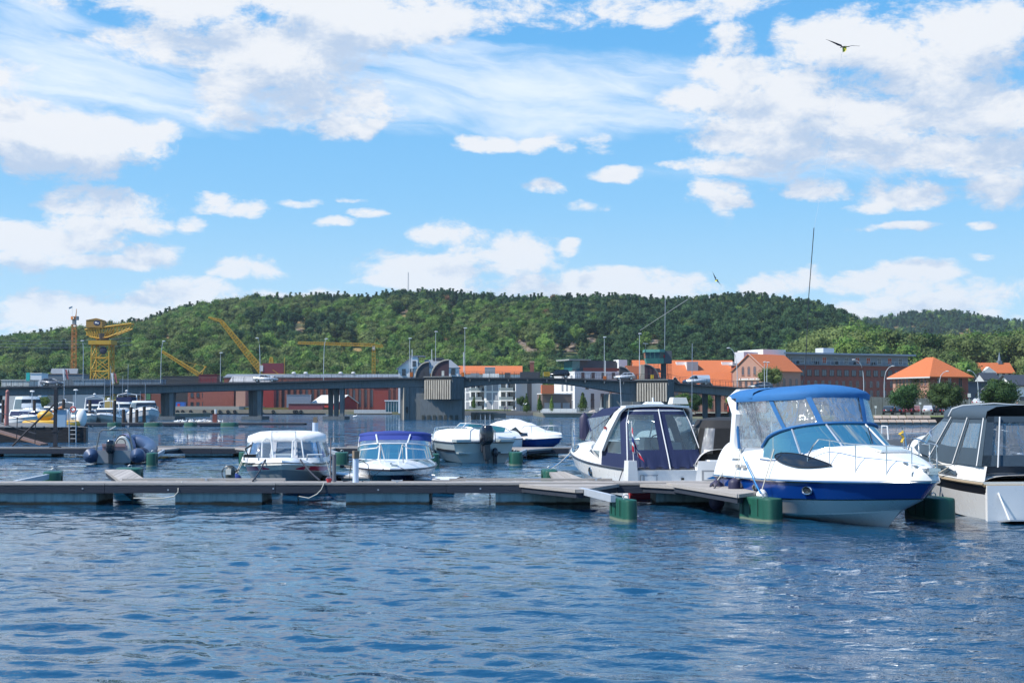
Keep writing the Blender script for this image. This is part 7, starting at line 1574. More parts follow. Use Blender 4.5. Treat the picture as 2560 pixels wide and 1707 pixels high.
# promenade edge, sculpture, wall, dolphins
o = thing('promenade_quay', 'timber fronted promenade edge below the white flats', 'quay', (U2X(1158, 400), 398, 0))
for k in range(4): b = MB(); b.bx(0, 22, -2.2 + .0 * k, -1.9, .0 + .32 * k, .30 + .32 * k); b.build('quay_board', mat('quay_weathered', (.22, .20, .18), .9, var=.3, vscale=1, stretch=(.2, 1, 4), randv=.2), o)
o = thing('promenade_quay', 'pale stone promenade wall in front of the slim sculpture', 'quay', (U2X(1357, 318), 318, 0)); b = MB(); b.bx(0, 21, -.9, 0, -.4, .84); b.build('quay_face', mat('quay_stone', (.34, .28, .20), .9), o); b = MB(); b.bx(-.1, 21.1, -1.2, .6, .86, 1.12); b.build('coping', mat('coping', (.45, .43, .39), .8), o)
b = MB()
for k in range(16): b.box((1.35 * k, 1.0, 1.5), (.05, .05, .9))
b.box((10.2, 1.0, 1.95), (20.4, .05, .05)); b.build('railing', wframe, o, kind='stuff')
o = thing('planter_wall', 'low white terrace wall before the white block', 'wall', (U2X(1345, 400), 400, G0)); b = MB(); b.bx(0, 11, 0, .4, 0, 1.0); b.build('wall_face', plaster, o)
o = thing('hedge', 'low clipped hedge before the white balconies', 'hedge', (U2X(1160, 415), 415, G0)); b = MB(); b.bx(0, 14, 0, 1, 0, .75); b.build('hedge_core', mat('hedge_green', (.16, .19, .05), .9, var=.4, vscale=2, bump=.1), o)
o = thing('sculpture', 'slim pointed grey stone sculpture on a white plinth by the right pier', 'sculpture', (U2X(1503, 322), 322, G0)); b = MB(); b.box((0, 0, .65), (.85, .85, 1.3)); b.build('plinth', white, o); b = MB(); b.tube([(0, 0, 1.3), (0, 0, 2.0), (0, 0, 2.9), (0, 0, 3.9)], .24, 8, True, .05); b.build('stone_shaft', mat('stone_grey', (.25, .25, .24), .8), o, smooth=True)
o = thing('gravel_heap', 'small heap of pale gravel by the sculpture', 'heap', (U2X(1482, 322), 322, G0)); b = MB(); b.sphere((0, 0, 0), .95, 12, 8, (1.15, 1, .85), .2); b.build('heap_body', mat('gravel_heap', (.40, .35, .30), .95), o, kind='stuff')
D = 290
o = thing('fender_dolphin', 'row of round concrete piles with a timber cap right of the ribbed pier', 'dolphin', (U2X(1182, 262), 262, 0))
for k, u in enumerate((1182, 1187, 1196, 1207, 1219, 1231)): b = MB(); b.cyl((U2X(u, 262) - U2X(1182, 262), .5 * k % 1, -1), .32, 2.2, 10); b.build('pile', mat('pile_concrete', (.30, .27, .23), .85, streak=.3), o, smooth=True)
b = MB(); b.bx(-.3, 4.6, .3, 2.0, .9, 1.35); b.bx(3.5, 6.2, .6, 2.0, .2, 1.15); b.build('cap_beam', wood, o, kind='stuff')
o = thing('jetty', 'low rust red steel jetty below the bridge columns at right', 'jetty', (U2X(1690, 262), 262, 0)); b = MB(); b.bx(0, 13.5, 0, 3, .55, .95); b.bx(4, 16, 1.0, 4, .70, 1.15); b.build('jetty_deck', mat('rust_red', (.20, .075, .05), .85, var=.25), o, kind='stuff'); b = MB(); b.bx(6, 8, .2, 2, -.5, .53); b.build('jetty_float', blackp, o)
b = MB(); b.sphere((10.2, .4, 1.25), .35, 8, 6, (1.8, 1, .8)); b.build('yellow_bollard', mat('paint_bright_yellow', (.65, .45, .02), .5), o)
# ---------------------------------------------------------------- the bridge
DB = 254.; bz = lambda v: CH + (1018 - v) * DB / F; bxx = lambda u: U2X(u, DB)
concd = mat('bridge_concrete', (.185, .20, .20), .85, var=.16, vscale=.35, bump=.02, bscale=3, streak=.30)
conc_lit = mat('bridge_concrete_lit', (.46, .42, .35), .85, var=.15, vscale=.5, bump=.02, streak=.35)  # same concrete in a sunlit tone, light put into the colour
slabm = mat('deck_edge', (.035, .045, .055), .7, var=.2)
br = thing('bridge', 'long low grey concrete bascule bridge crossing the whole water', 'bridge', (0, DB, 0))
TOP = [(-1100, 985), (-60, 969), (0, 966.6), (200, 963), (409, 960), (500, 957.5), (640, 955), (772, 951.5), (1000, 944), (1060, 943.5), (1160, 943.3), (1350, 944), (1450, 946), (1550, 950.5), (1590, 950), (1672, 950.5), (1700, 956.7), (1800, 964.5), (1900, 971.6), (2150, 992)]
BOT = [(-1100, 1006), (-60, 990), (0, 988), (200, 985), (409, 981.5), (500, 977.8), (640, 974.5), (772, 971.5), (1000, 968), (1060, 967)]
MID = [(1158, 968.5), (1180, 965), (1215, 961), (1250, 958.5), (1350, 956), (1420, 960), (1460, 965.5), (1520, 976), (1560, 983), (1592, 984.5)]
RGT = [(1672, 977), (1700, 978), (1800, 987), (1900, 995.5), (2150, 1018)]
def girder(pts, y0, y1, m, nm, inset=4.0):
    for (ua, va), (uc, vc) in zip(pts, pts[1:]):
        za, zc = bz(interp(TOP, ua) + inset), bz(interp(TOP, uc) + inset); b = MB()
        x0, x1 = bxx(ua) + .006, bxx(uc) - .006
        V = [(x0, y0, bz(va)), (x1, y0, bz(vc)), (x1, y0, zc), (x0, y0, za)]; V += [(x, y1, z) for x, _, z in V]
        b.add(V, [(0, 1, 2, 3), (7, 6, 5, 4), (0, 4, 5, 1), (2, 6, 7, 3), (0, 3, 7, 4), (1, 5, 6, 2)]); b.build(nm, m, br)
girder(BOT, .9, 8.6, concd, 'girder'); girder(MID, .9, 8.6, concd, 'bascule_girder'); girder(RGT, .9, 8.6, concd, 'girder')
for (ua, va), (uc, vc) in zip(TOP, TOP[1:]):
    b = MB(); x0, x1 = bxx(ua), bxx(uc) - .004; za, zc = bz(va), bz(vc)
    V = [(x0, 0, za - .27), (x1, 0, zc - .27), (x1, 0, zc), (x0, 0, za)]; V += [(x, 9.6, z) for x, _, z in V]; b.add(V, [(0, 1, 2, 3), (7, 6, 5, 4), (0, 4, 5, 1), (2, 6, 7, 3), (0, 3, 7, 4), (1, 5, 6, 2)]); b.build('deck_slab', slabm, br)
    n = max(1, int((x1 - x0) / 2.0)); r_ = MB()
    for yy in (.12, 9.4):
        for k in range(n + 1): f = k / n; r_.box((x0 + (x1 - x0) * f, yy, za + (zc - za) * f + .55), (.05, .05, 1.1))
        for q in range(int((x1 - x0) / .5)): f = q * .5 / (x1 - x0); r_.box((x0 + (x1 - x0) * f, yy, za + (zc - za) * f + .55), (.02, .02, 1.0))
        for hh in (1.1, .15): r_.tube([(x0, yy, za + hh), (x1, yy, zc + hh)], .025, 4)
    r_.build('railing', mat('railing_dark', (.04, .05, .055), .6), br, kind='stuff')
for k in range(9):
    u = 1175 + 48 * k; b = MB(); b.box((bxx(u), .45, bz(interp(TOP, u)) - .5), (.18, .9, .4)); b.build('bracket', concd, br)
def column(u, vt, ut0=0, wt=2.9, wb=2.1, y=3.0, m=None, vb=1046):
    b = MB(); x = bxx(u); w1, w0 = wt / 2, wb / 2
    b.add([(x - w0, y, bz(vb)), (x + w0, y, bz(vb)), (x + w0, y + 1.6, bz(vb)), (x - w0, y + 1.6, bz(vb)), (x - w1, y - .2, bz(vt)), (x + w1, y - .2, bz(vt)), (x + w1, y + 1.8, bz(vt)), (x - w1, y + 1.8, bz(vt))], [(3, 2, 1, 0), (4, 5, 6, 7), (0, 1, 5, 4), (1, 2, 6, 5), (2, 3, 7, 6), (3, 0, 4, 7)]); b.build('column', m or concd, br)
for us, cap, vt in (((-51, -33, -15), (-66, 0), 987), ((389, 407, 424), (374, 437), 981), ((613, 629, 645), (603.5, 654), 976), ((816, 834, 852), (806.5, 861), 971)):
    for k, u in enumerate(us): column(u, vt, wt=.82, wb=.62, y=1.6 + (2 - k) * 2.0)
    b = MB(); b.bx(bxx(cap[0]), bxx(cap[1]), .3, 8.6, bz(1051), bz(1040.5)); b.build('pile_cap', concd, br)
for u, y in ((1774, 5.5), (1803, 3.5), (1833, 1.6)): column(u, interp(RGT, u) - 1, wt=.85, wb=.75, y=y, vb=1046)
# main piers
def pier(u0, u1, ub, uc, ud, vtop, vbox, face_pale):
    b = MB(); b.bx(bxx(u0), bxx(u1), 1.0, 8.5, -1.5, bz(968 if face_pale == 1 else 984)); b.build('pier_body', concd, br)
    b = MB(); b.prism([(bxx(u0) - .28, 3.2), (bxx(u0) + .62, .2), (bxx(u0) + 1.0, .99), (bxx(u0) - .003, 3.4)], -1.5, bz(968.5 if face_pale == 1 else 985)); b.build('pier_end', conc_lit, br)  # left-facing end, sunlight painted in by the brighter concrete tone
    b = MB(); b.bx(bxx(ub) - .8, bxx(ud) - .25, -.4, 1.0 - .003, -1.5, bz(vbox)); b.build('pier_front', concd, br)
    for k in range(7): b = MB(); b.bx(bxx(ub) - .5 + (bxx(ud) - bxx(ub)) * k / 7, bxx(ub) + (bxx(ud) - bxx(ub)) * (k + .55) / 7 - .5, -.5, -.403, -1.0, .85); b.build('waterline_pile', mat('algae_concrete', (.07, .08, .07), .9, streak=.4), br)
    # ribbed counterweight house, corner towards the water
    x0, xc, x1 = bxx(ub), bxx(uc), bxx(ud); y0, yc, y1 = 0.1, -2.9, .1
    b = MB(); b.prism([(x0, y0), (xc, yc), (x1, y1), (x1, 4), (x0, 4)], bz(vbox) + .003, bz(vtop)); b.build('counterweight_house', mat('house_dark', (.09, .085, .075), .9), br)
    b = MB(); b.prism([(x0 - .25, y0 - .1), (xc, yc - .3), (x1 + .2, y1 - .1), (x1 + .2, 4), (x0 - .25, 4)], bz(vtop) + .003, bz(vtop - 2.5)); b.build('house_coping', concd, br)
    n = 12; d = Vector((xc - x0, yc - y0, 0)); L = d.length; d.normalize(); nn = Vector((d.y, -d.x, 0))
    for k in range(n):
        p = Vector((x0, y0, 0)) + d * (L * (k + .5) / n); b = MB(); b.box((p.x + nn.x * .14, p.y + nn.y * .14, (bz(vbox) + bz(vtop + 7)) / 2), (L / n * .58, .28, bz(vtop + 7) - bz(vbox)), rz=math.atan2(d.y, d.x)); b.build('concrete_rib', conc_lit, br)  # ribs of the sunward face, coloured in the lit tone
    d = Vector((x1 - xc, y1 - yc, 0)); L = d.length; d.normalize(); nn = Vector((d.y, -d.x, 0))
    for k in range(9):
        p = Vector((xc, yc, 0)) + d * (L * (k + .5) / 9); b = MB(); b.box((p.x + nn.x * .08, p.y + nn.y * .08, (bz(vbox) + bz(vtop + 1)) / 2), (L / 9 * .55, .16, bz(vtop + 1) - bz(vbox)), rz=math.atan2(d.y, d.x)); b.build('concrete_rib', concd, br)  # ribs turned from the sun, coloured in the darker tone
    for k in (1, 3, 7, 9): 
        d2 = Vector((xc - x0, yc - y0, 0)); p = Vector((x0, y0, 0)) + d2 * ((k + 1.0) / 12); b = MB(); b.box((p.x - .05, p.y - .06, bz(vtop + 15)), (.20, .12, .75), rz=math.atan2(d2.y, d2.x)); b.build('slit_opening', blackp, br)
pier(1001, 1158, 1062, 1131, 1159, 943.5, 998, 1)
pier(1516, 1592, 1592, 1665, 1684, 951, 1004, 2)
b = MB(); b.bx(bxx(1592), bxx(1682), 1.2, 8.5, -1.5, bz(984)); b.build('pier_body', concd, br)
b = MB(); b.bx(bxx(1012), bxx(1022), .7, .997, -1.5, bz(968)); b.bx(bxx(1040), bxx(1060), .7, .997, -1.5, bz(968)); b.build('pier_buttress', concd, br, kind='stuff')
b = MB(); b.bx(bxx(1015), bxx(1020), .6, .69, bz(1032), bz(1017)); b.build('pier_door', blackp, br)
def quadrant(u0, u1, v0, v1, flip, m, y):
    """quarter disc counterweight shield standing on the deck"""
    R_ = bxx(u1) - bxx(u0); H = bz(v0) - bz(v1); n = 10; x_ = bxx(u0) if flip else bxx(u1); s = 1 if flip else -1
    P = [(x_, bz(v1))] + [(x_ + s * R_ * math.cos(pi / 2 * k / n), bz(v1) + H * math.sin(pi / 2 * k / n)) for k in range(n + 1)]
    b = MB(); N = len(P); b.add([(x, y, z) for x, z in P] + [(x, y + 1.4, z) for x, z in P], [tuple(range(N)), tuple(range(N, 2 * N))[::-1]] + [((k + 1) % N, k, k + N, (k + 1) % N + N) for k in range(N)]); b.build('counterweight_quadrant', m, br)
    b = MB(); b.tube([(x, y - .05, z) for x, z in P[1:]], .13, 5); b.build('quadrant_rim', conc_lit if not flip else concd, br)
q1 = mat('quadrant_slate', (.055, .06, .07), .7); q2 = mat('quadrant_maroon', (.07, .035, .045), .7)
quadrant(1032, 1067, 902, 943.5, False, q1, 6.5); quadrant(1077, 1121, 899, 943.2, False, q2, 1.2)
quadrant(1556, 1589, 914, 949.8, True, q1, 6.5); quadrant(1613, 1650, 911, 949.8, True, q2, 1.2)
b = MB(); b.bx(bxx(1604), bxx(1613), 1.2, 2.6, bz(950), bz(911)); b.build('quadrant_wall', conc_lit, br)
b = MB(); b.box((bxx(1107), .5, bz(934)), (.45, .3, 1.1)); b.build('control_box', gel2, br); b = MB(); b.box((bxx(1631), .5, bz(943)), (.5, .3, .9)); b.build('control_box', mat('paint_bright_yellow', (.65, .45, .02), .5), br)
# operator's cabin
ct = thing('control_tower', 'green glazed bridge keeper cabin on a dark column with red stairs and tall aerial', 'tower', (bxx(1650), DB + 2, bz(950)))
zz = lambda v: bz(v) - bz(950)
b = MB(); b.bx(.75, 1.35, -.3, .5, 0, zz(908)); b.bx(.4, .72, -.2, .4, 0, zz(909)); b.build('column', clad, ct)
cg = mat('copper_green', (.10, .30, .24), .5, var=.2, vscale=1.5)
b = MB(); b.add([(-2.25, -.6, zz(908)), (.0, -1.2, zz(908)), (.8, -.9, zz(908)), (.8, 2, zz(908)), (-2.25, 2, zz(908)), (-2.5, -.9, zz(895)), (-.05, -1.55, zz(895)), (.8, -1.0, zz(895)), (.8, 2, zz(895)), (-2.5, 2, zz(895))], [(4, 3, 2, 1, 0), (5, 6, 7, 8, 9), (0, 1, 6, 5), (1, 2, 7, 6), (2, 3, 8, 7), (3, 4, 9, 8), (4, 0, 5, 9)]); b.build('cabin_base', cg, ct)
b = MB(); b.add([(-2.5, -.9, zz(895)), (-.05, -1.55, zz(895)), (.8, -1.0, zz(895)), (.8, 2, zz(895)), (-2.5, 2, zz(895)), (-2.6, -1.05, zz(880)), (-.05, -1.75, zz(880)), (.8, -1.1, zz(880)), (.8, 2, zz(880)), (-2.6, 2, zz(880))], [(4, 3, 2, 1, 0), (5, 6, 7, 8, 9), (0, 1, 6, 5), (1, 2, 7, 6), (2, 3, 8, 7), (3, 4, 9, 8), (4, 0, 5, 9)]); b.build('cabin_glass', mat('cabin_glass', (.03, .09, .10), .12, spec=.8), ct)
b = MB(); b.prism([(-2.75, -1.2), (-.05, -1.95), (1.0, -1.2), (1.0, 2.1), (-2.75, 2.1)], zz(880) + .003, zz(873)); b.build('cabin_roof', cg, ct)
b = MB(); b.bx(.82, 2.3, -.8, 2.0, zz(908), zz(876)); b.build('cabin_back', mat('cabin_grey', (.09, .10, .11), .6), ct)
for x in (-1.7, -.9): tube_o('glazing_bar', [(x, -1.12 - (x + 2.5) * .26, zz(895)), (x, -1.27 - (x + 2.5) * .26, zz(880))], .04, cg, ct, 4)
b = MB(); 
for k in range(12): b.box((1.95, .2, zz(946 - 3.1 * k)), (.9, .5, .06))
for x in (-.9, -.1): b.tube([(x, 0, 0), (x, 0, zz(909))], .04, 4)
for k in range(9): b.box((-.5, 0, .3 * k + .2), (.8, .04, .05))
b.tube([(1.55, 0, 0), (1.55, 0, zz(909))], .05, 4); b.build('stairs', mat('stair_red', (.32, .04, .03), .6), ct, kind='stuff')
tube_o('aerial_mast', [(1.1, 0, zz(873)), (1.25, 0, zz(740))], .055, steel, ct, 5)
tube_o('anemometer', [(-2.4, 0, zz(873)), (-2.4, 0, zz(858)), (-2.9, 0, zz(857)), (-1.9, 0, zz(858))], .05, steel, ct, 4)
b = MB(); b.box((.9, -1.02, zz(890)), (.25, .1, .5)); b.build('signal_light', redp, ct)
# ---------------------------------------------------------------- lamp posts, masts, barriers
lampm = mat('lamp_post_paint', (.48, .53, .56), .5)
def lamp(u, vb, vt, D, bend=0, label='', z0=None, r=.075, head=True, dy=0.):
    zb = CH + (1018 - vb) * D / F; h = CH + (1018 - vt) * D / F - zb
    o = thing('street_lamp', label, 'street lamp', (U2X(u, D), D, zb), 0, 'street lamps along the bridge and the road')
    b = MB()
    if bend: b.tube([(0, 0, 0), (0, 0, h * .35), (bend * .12 * h * .1, 0, h * .6), (bend * .3, 0, h * .82), (bend * .75, 0, h * .95), (bend * 1.25, 0, h)], r, 6, True, r * .6)
    else: b.tube([(0, 0, 0), (0, 0, h)], r, 6, True, r * .5)
    b.build('lamp_pole', lampm, o, smooth=True)
    if head: b = MB(); b.sphere((bend * 1.4 if bend else .1, 0, h), .16, 8, 5, (2.2, 1.2, .7)); b.build('lamp_head', mat('lamp_head', (.6, .62, .62), .4), o, smooth=True)
    return o
DF = DB + .35
for a in [(208, 965, 852, DF, -.18, 'curved lamp post on the bridge just right of the grey hatchback'), (402, 958, 853, DB + 9, .35, 'curved lamp post on the bridge right of the big yellow crane'), (551, 955, 882, DB + 9.2, 0, 'straight thin lamp post between the two cranes'), (650, 955.5, 845, DF, -.4, 'curved lamp post beside the silver car'), (809, 951, 847, DB + 9, .35, 'curved lamp post in front of the horizontal crane jib'), (1024, 944, 846, DB + 8, 0, 'tall thin lamp mast above the white house'), (1089, 943, 829, DB + 8, 0, 'tallest thin lamp mast right of the maroon quadrant'), (1162, 943, 820, DF, 0, 'tall thin lamp mast at the left end of the opening span'), (1511, 949, 843, DB + 8, 0, 'tall thin lamp mast at the right end of the opening span'), (1599, 949, 834, DF, 0, 'tall thin lamp mast left of the control tower'), (1843, 968, 870, DF, -1.1, 'curved lamp post on the bridge left of the brick hall'), (1911, 972, 905, DF, 0, 'straight pale post on the bridge before the olive tree'), (1917, 972, 906, DB + 9, .2, 'thin post behind the straight pale post')]: lamp(a[0], a[1], a[2], a[3], a[4], a[5])
for a in [(2159, 980, 899, 262, -1.3, 'curved road lamp in front of the long brick block'), (2210, 993, 915, 262, 1.2, 'curved road lamp at the end of the long brick block'), (2348, 985, 928, 263, 1.1, 'curved road lamp in front of the square brick house'), (2445, 1003, 926, 261, -1.2, 'tall curved road lamp below the church')]: lamp(*a)
for a in [(190, 1030, 975, 190), (81, 1032, 978, 190)]:
    o = thing('quay_lamp', 'mushroom topped white lamp %s' % ('above the marina yachts' if a[0] > 100 else 'at the far left of the marina'), 'lamp', (U2X(a[0], a[3]), a[3], .2)); h = zof(a[2], a[3]) - .2; b = MB(); b.cyl((0, 0, 0), .07, h, 6); b.build('lamp_pole', steel, o); b = MB(); b.sphere((0, 0, h), .33, 12, 6, (1, 1, .38)); b.build('lamp_shade', white, o, smooth=True)
for k, (u, vb, vt) in enumerate(((1028, 943, 873), (1072, 943, 869), (1157, 943, 880), (1519, 950, 898), (1598, 950, 890))):
    o = thing('barrier_post', ['left', 'middle', 'third', 'fourth', 'right'][k] + ' of the raised white barrier arms with orange bases on the bridge', 'road barrier', (bxx(u), DB + (.6 if k % 2 == 0 else 7.5), bz(vb) + .0)); b = MB(); b.box((0, 0, .45), (.55, .4, .9)); b.build('barrier_base', mat('barrier_orange', (.60, .16, .02), .5), o); b = MB(); b.box((.1, 0, .9 + (bz(vt) - bz(vb) - .9) / 2), (.12, .10, bz(vt) - bz(vb) - .9)); b.build('barrier_arm', white, o)
o = thing('road_sign', 'yellow direction board on the bridge left of the dark people carrier', 'sign', (bxx(1367), DB + .4, bz(945))); b = MB(); b.box((0, 0, .75), (1.15, .06, .75)); b.build('sign_board', mat('sign_yellow', (.50, .33, .02), .5), o); b = MB(); b.box((-.6, .05, .55), (.06, .06, 1.1)); b.box((.6, .05, .55), (.06, .06, 1.1)); b.build('sign_post', steel, o, kind='stuff')
b = MB(); b.box((-.1, -.035, .85), (.7, .01, .06)); b.box((.1, -.035, .65), (.6, .01, .05)); b.build('sign_text', blackp, o, kind='stuff')
# ---------------------------------------------------------------- cars
def car_mesh(L, H, kind):
    W_ = 1.78 if kind != 'van' else 1.95; b = MB()
    body = {'hatch': [(0, .35), (.02, .75), (.10, .92), (.55, .98), (.62, 1.0), (L - 1.25, .95), (L - .35, .80), (L - .05, .62), (L, .35)], 'sedan': [(0, .35), (.02, .80), (.15, .95), (.9, .97), (L - 1.3, .93), (L - .3, .78), (L, .58), (L, .35)], 'suv': [(0, .42), (.02, .95), (.12, 1.08), (L - 1.2, 1.05), (L - .3, .95), (L - .02, .75), (L, .42)], 'van': [(0, .40), (.02, 1.05), (.05, 1.1), (L - 1.0, 1.1), (L - .25, .98), (L, .75), (L, .40)]}[kind]
    roof = {'hatch': [(.15, .9), (.45, H - .08), (.95, H), (2.1, H - .02), (L - 1.15, .93)], 'sedan': [(.55, .95), (1.15, H - .03), (1.6, H), (2.5, H - .02), (L - 1.25, .92)], 'suv': [(.10, 1.05), (.30, H - .06), (.8, H), (2.6, H - .04), (L - 1.1, 1.02)], 'van': [(.04, 1.08), (.08, H - .08), (.3, H), (L - 1.9, H - .02), (L - .95, 1.08)]}[kind]
    def ext(P, w0, w1, m, zlo): 
        n = len(P); lo = [(x, z) for x, z in P]
        V = [(x, -w0 / 2 + (w0 - w1) / 2 * max(0, (z - zlo)), z) for x, z in P] + [(x, w0 / 2 - (w0 - w1) / 2 * max(0, (z - zlo)), z) for x, z in P]
        b.k = m; b.add(V, [tuple(range(n))[::-1], tuple(range(n, 2 * n))] + [(k, k + 1, k + 1 + n, k + n) for k in range(n - 1)] + [(n - 1, 0, n, 2 * n - 1)])
    ext(body, W_, W_ * .97, 0, .35)
    me1 = b.mesh('car_body', [white, dglass], 'all'); b = MB(); ext2 = [(x, z) for x, z in roof]
    n = len(roof); V = []
    for s in (-1, 1): V += [(x, s * (W_ / 2 * (.97 - .22 * (z - .9) / max(.1, H - .9))), z) for x, z in roof]
    b.k = 0; b.add(V, [tuple(range(n))[::-1], tuple(range(n, 2 * n))] + [(k, k + 1, k + 1 + n, k + n) for k in range(n - 1)])
    b.k = 1; g_ = lambda x, z, s: (x, s * (W_ / 2 * (.97 - .22 * (z - .9) / max(.1, H - .9)) + .012), z)
    x0, x1 = roof[1][0] + .15, roof[-1][0] - .25; zb = .96 if kind in ('hatch', 'sedan') else 1.10; zt_ = H - .12
    if kind == 'van': x0 = L - 2.6
    for s in (-1, 1): 
        mid_ = (x0 + x1) / 2
        for a, c in ((x0, mid_ - .04), (mid_ + .04, x1)): b.add([g_(a + (.0 if a > x0 else -.1), zb, s), g_(c + (.15 if c == x1 else 0), zb, s), g_(c - (.55 if c == x1 else 0), zt_, s), g_(a + (.12 if a == x0 else 0), zt_, s)], [(0, 1, 2, 3)] if s < 0 else [(3, 2, 1, 0)])
    b.add([(roof[-1][0] + .012, -.62, zb + .02), (roof[-1][0] + .012, .62, zb + .02), (roof[-2][0] + .05, .55, zt_ + .04), (roof[-2][0] + .05, -.55, zt_ + .04)], [(0, 1, 2, 3)])
    return me1, b
wheel = MB(); wheel.tube([(0, -.11, 0), (0, .11, 0)], .32, 14); wheel_me = wheel.mesh('wheel', rubber, True)
hub = MB(); hub.tube([(0, -.125, 0), (0, -.112, 0)], .20, 10); hub.tube([(0, .112, 0), (0, .125, 0)], .20, 10); hub_me = hub.mesh('rim', alu, True)
def car(label, cat, loc, rz, L, H, kind, col, name='parked_car', group=None):
    o = thing(name, label, cat, loc, rz, group); pm = mat('car_paint_%d_%d_%d' % tuple(int(c * 99) for c in col), col, .25, var=.02, coat=.6, metal=.2)
    m1, b = car_mesh(L, H, kind); m1.materials[0] = pm; inst(m1, 'car_body', o); me = b.mesh('cabin', [pm, dglass]); inst(me, 'cabin', o)
    for x in (.78, L - .85):
        for s in (-1, 1): w_ = inst(wheel_me, 'wheel', o, (x, s * .80, .32)); inst(hub_me, 'rim', w_)
    for s in (-.6, .6):
        c = MB(); c.box((L - .02, s, .66), (.08, .3, .13)); c.build('headlight', cglass if 0 else white, o); c = MB(); c.box((.0, s, .80), (.06, .25, .2)); c.build('tail_light', redp, o)
    return o
def rc(u, D): return (U2X(u, D), D, bz(interp(TOP, u)))
for a in [('grey hatchback driving at the left end of the bridge', 'car', 104, 3.2, 0, 4.0, 1.45, 'hatch', (.13, .15, .18)), ('silver saloon on the bridge beside the curved lamp', 'car', 634, 3.2, 0, 4.4, 1.40, 'sedan', (.50, .53, .56)), ('black people carrier on the opening span', 'car', 1424, 3.0, pi, 4.3, 1.62, 'suv', (.012, .014, .016)), ('pale silver hatchback at the right end of the opening span', 'car', 1588, 3.0, pi, 3.9, 1.42, 'hatch', (.50, .53, .57)), ('white delivery van driving down the right ramp', 'van', 1774, 3.0, pi, 4.9, 1.85, 'van', (.62, .66, .70)), ('grey blue estate car low on the right ramp', 'car', 1930, 3.0, pi, 4.4, 1.4, 'hatch', (.15, .18, .21))]:
    p = rc(a[2], DB + a[3]); car(a[0], a[1], (p[0], p[1], p[2] + .02), a[4], a[5], a[6], a[7], a[8], 'bridge_car', 'cars crossing the bridge')
cols = [(.04, .05, .06), (.03, .05, .08), (.20, .06, .08), (.28, .13, .12), (.62, .63, .64), (.02, .02, .025), (.10, .14, .18)]
labs = ['dark low car leftmost in the waterside car park', 'navy car behind the tree trunk in the car park', 'maroon off-roader in the car park', 'copper brown off-roader in the car park', 'silver white estate in the middle of the car park', 'black car right of the silver white estate', 'blue grey car at the right end of the car park']
for k, u in enumerate((2218, 2243, 2268, 2292, 2318, 2345, 2366)): car(labs[k], 'car', (U2X(u, 246), 246 + (k % 2), .95), R(72), 4.3, 1.5 + .15 * (k in (2, 3, 4)), 'suv' if k in (2, 3, 4) else 'hatch', cols[k], group='cars in the waterside car park')
for k, (u, v, lab) in enumerate(((2435, 1002, 'white car parked behind the road sign'), (2402, 1040, 'dark car at the right of the car park, under the tree'))): car(lab, 'car', (U2X(u, 256), 256, zof(1003, 256) - .9 if k == 0 else .95), R(20), 4.3, 1.5, 'hatch', ((.6, .6, .6), (.05, .05, .06))[k])
for k, (u, v0, v1, lab) in enumerate(((2188, 1040, 1014, 'round white faced sign post on the lawn, left of the trees'), (2299, 1040, 1005, 'parking sign post between the trees'), (2422, 1005, 985, 'square white sign on a post by the road'))):
    D = 225; o = thing('road_sign', lab, 'sign', (U2X(u, D), D, .95)); h = zof(v1, D) - .95; b = MB(); b.cyl((0, 0, 0), .04, h, 6); b.build('sign_post', steel, o); b = MB(); b.box((0, -.06, h - .2), (.35 if k < 2 else .5, .03, .35 if k < 2 else .6)); b.build('sign_board', white, o)
# ---------------------------------------------------------------- cranes
yel = mat('crane_yellow', (.50, .30, .025), .6, var=.2, vscale=.6); ora = mat('crane_orange', (.55, .20, .03), .6, var=.15)
D = 520; cx = lambda u: U2X(u, D)
o = thing('hammerhead_crane', 'huge yellow hammerhead crane on a lattice tower at left', 'crane', (cx(256), D, G0)); h = lambda v: zof(v, D) - G0
b = MB(); b.lattice((0, 0, 0), (0, 0, h(862)), 7.0, 6.4, 5, .30, 'x'); b.build('tower_legs', yel, o, kind='stuff')
b = MB(); b.box((0, 0, h(857)), (8.3, 8.3, 1.5)); b.build('turntable', yel, o); b = MB(); b.cyl((0, 0, h(850)), 2.2, 2.4, 10); b.build('slewing_ring', mat('crane_dark_brown', (.06, .05, .04), .7), o)  # slewing ring in a plain dark brown
X_ = lambda u: cx(u) - cx(256)
b = MB()
for yy in (-1.8, 1.8):
    tp, bt = [(X_(214), h(824)), (X_(250), h(820)), (X_(290), h(814)), (X_(330), h(809))], [(X_(226), h(842)), (X_(250), h(846)), (X_(272), h(843)), (X_(326), h(822))]
    b.tube([(x, yy, z) for x, z in tp], .28, 4); b.tube([(x, yy, z) for x, z in bt], .28, 4)
    n = 15; f_ = lambda P, t_: (lambda k, q: (P[k][0] + (P[k + 1][0] - P[k][0]) * q, P[k][1] + (P[k + 1][1] - P[k][1]) * q))(min(int(t_ * 3), 2), t_ * 3 - min(int(t_ * 3), 2))
    for k in range(n + 1):
        a, c = f_(tp, k / n), f_(bt, k / n); b.tube([(a[0], yy, a[1]), (c[0], yy, c[1])], .14, 3, False)
        if k < n: c2 = f_(bt, (k + 1) / n); b.tube([(a[0], yy, a[1]), (c2[0], yy, c2[1])], .12, 3, False)
for k in range(12): a = f_(tp, k / 11); b.tube([(a[0], -1.8, a[1]), (a[0], 1.8, a[1])], .15, 3, False)
b.build('boom_truss', yel, o, kind='stuff')
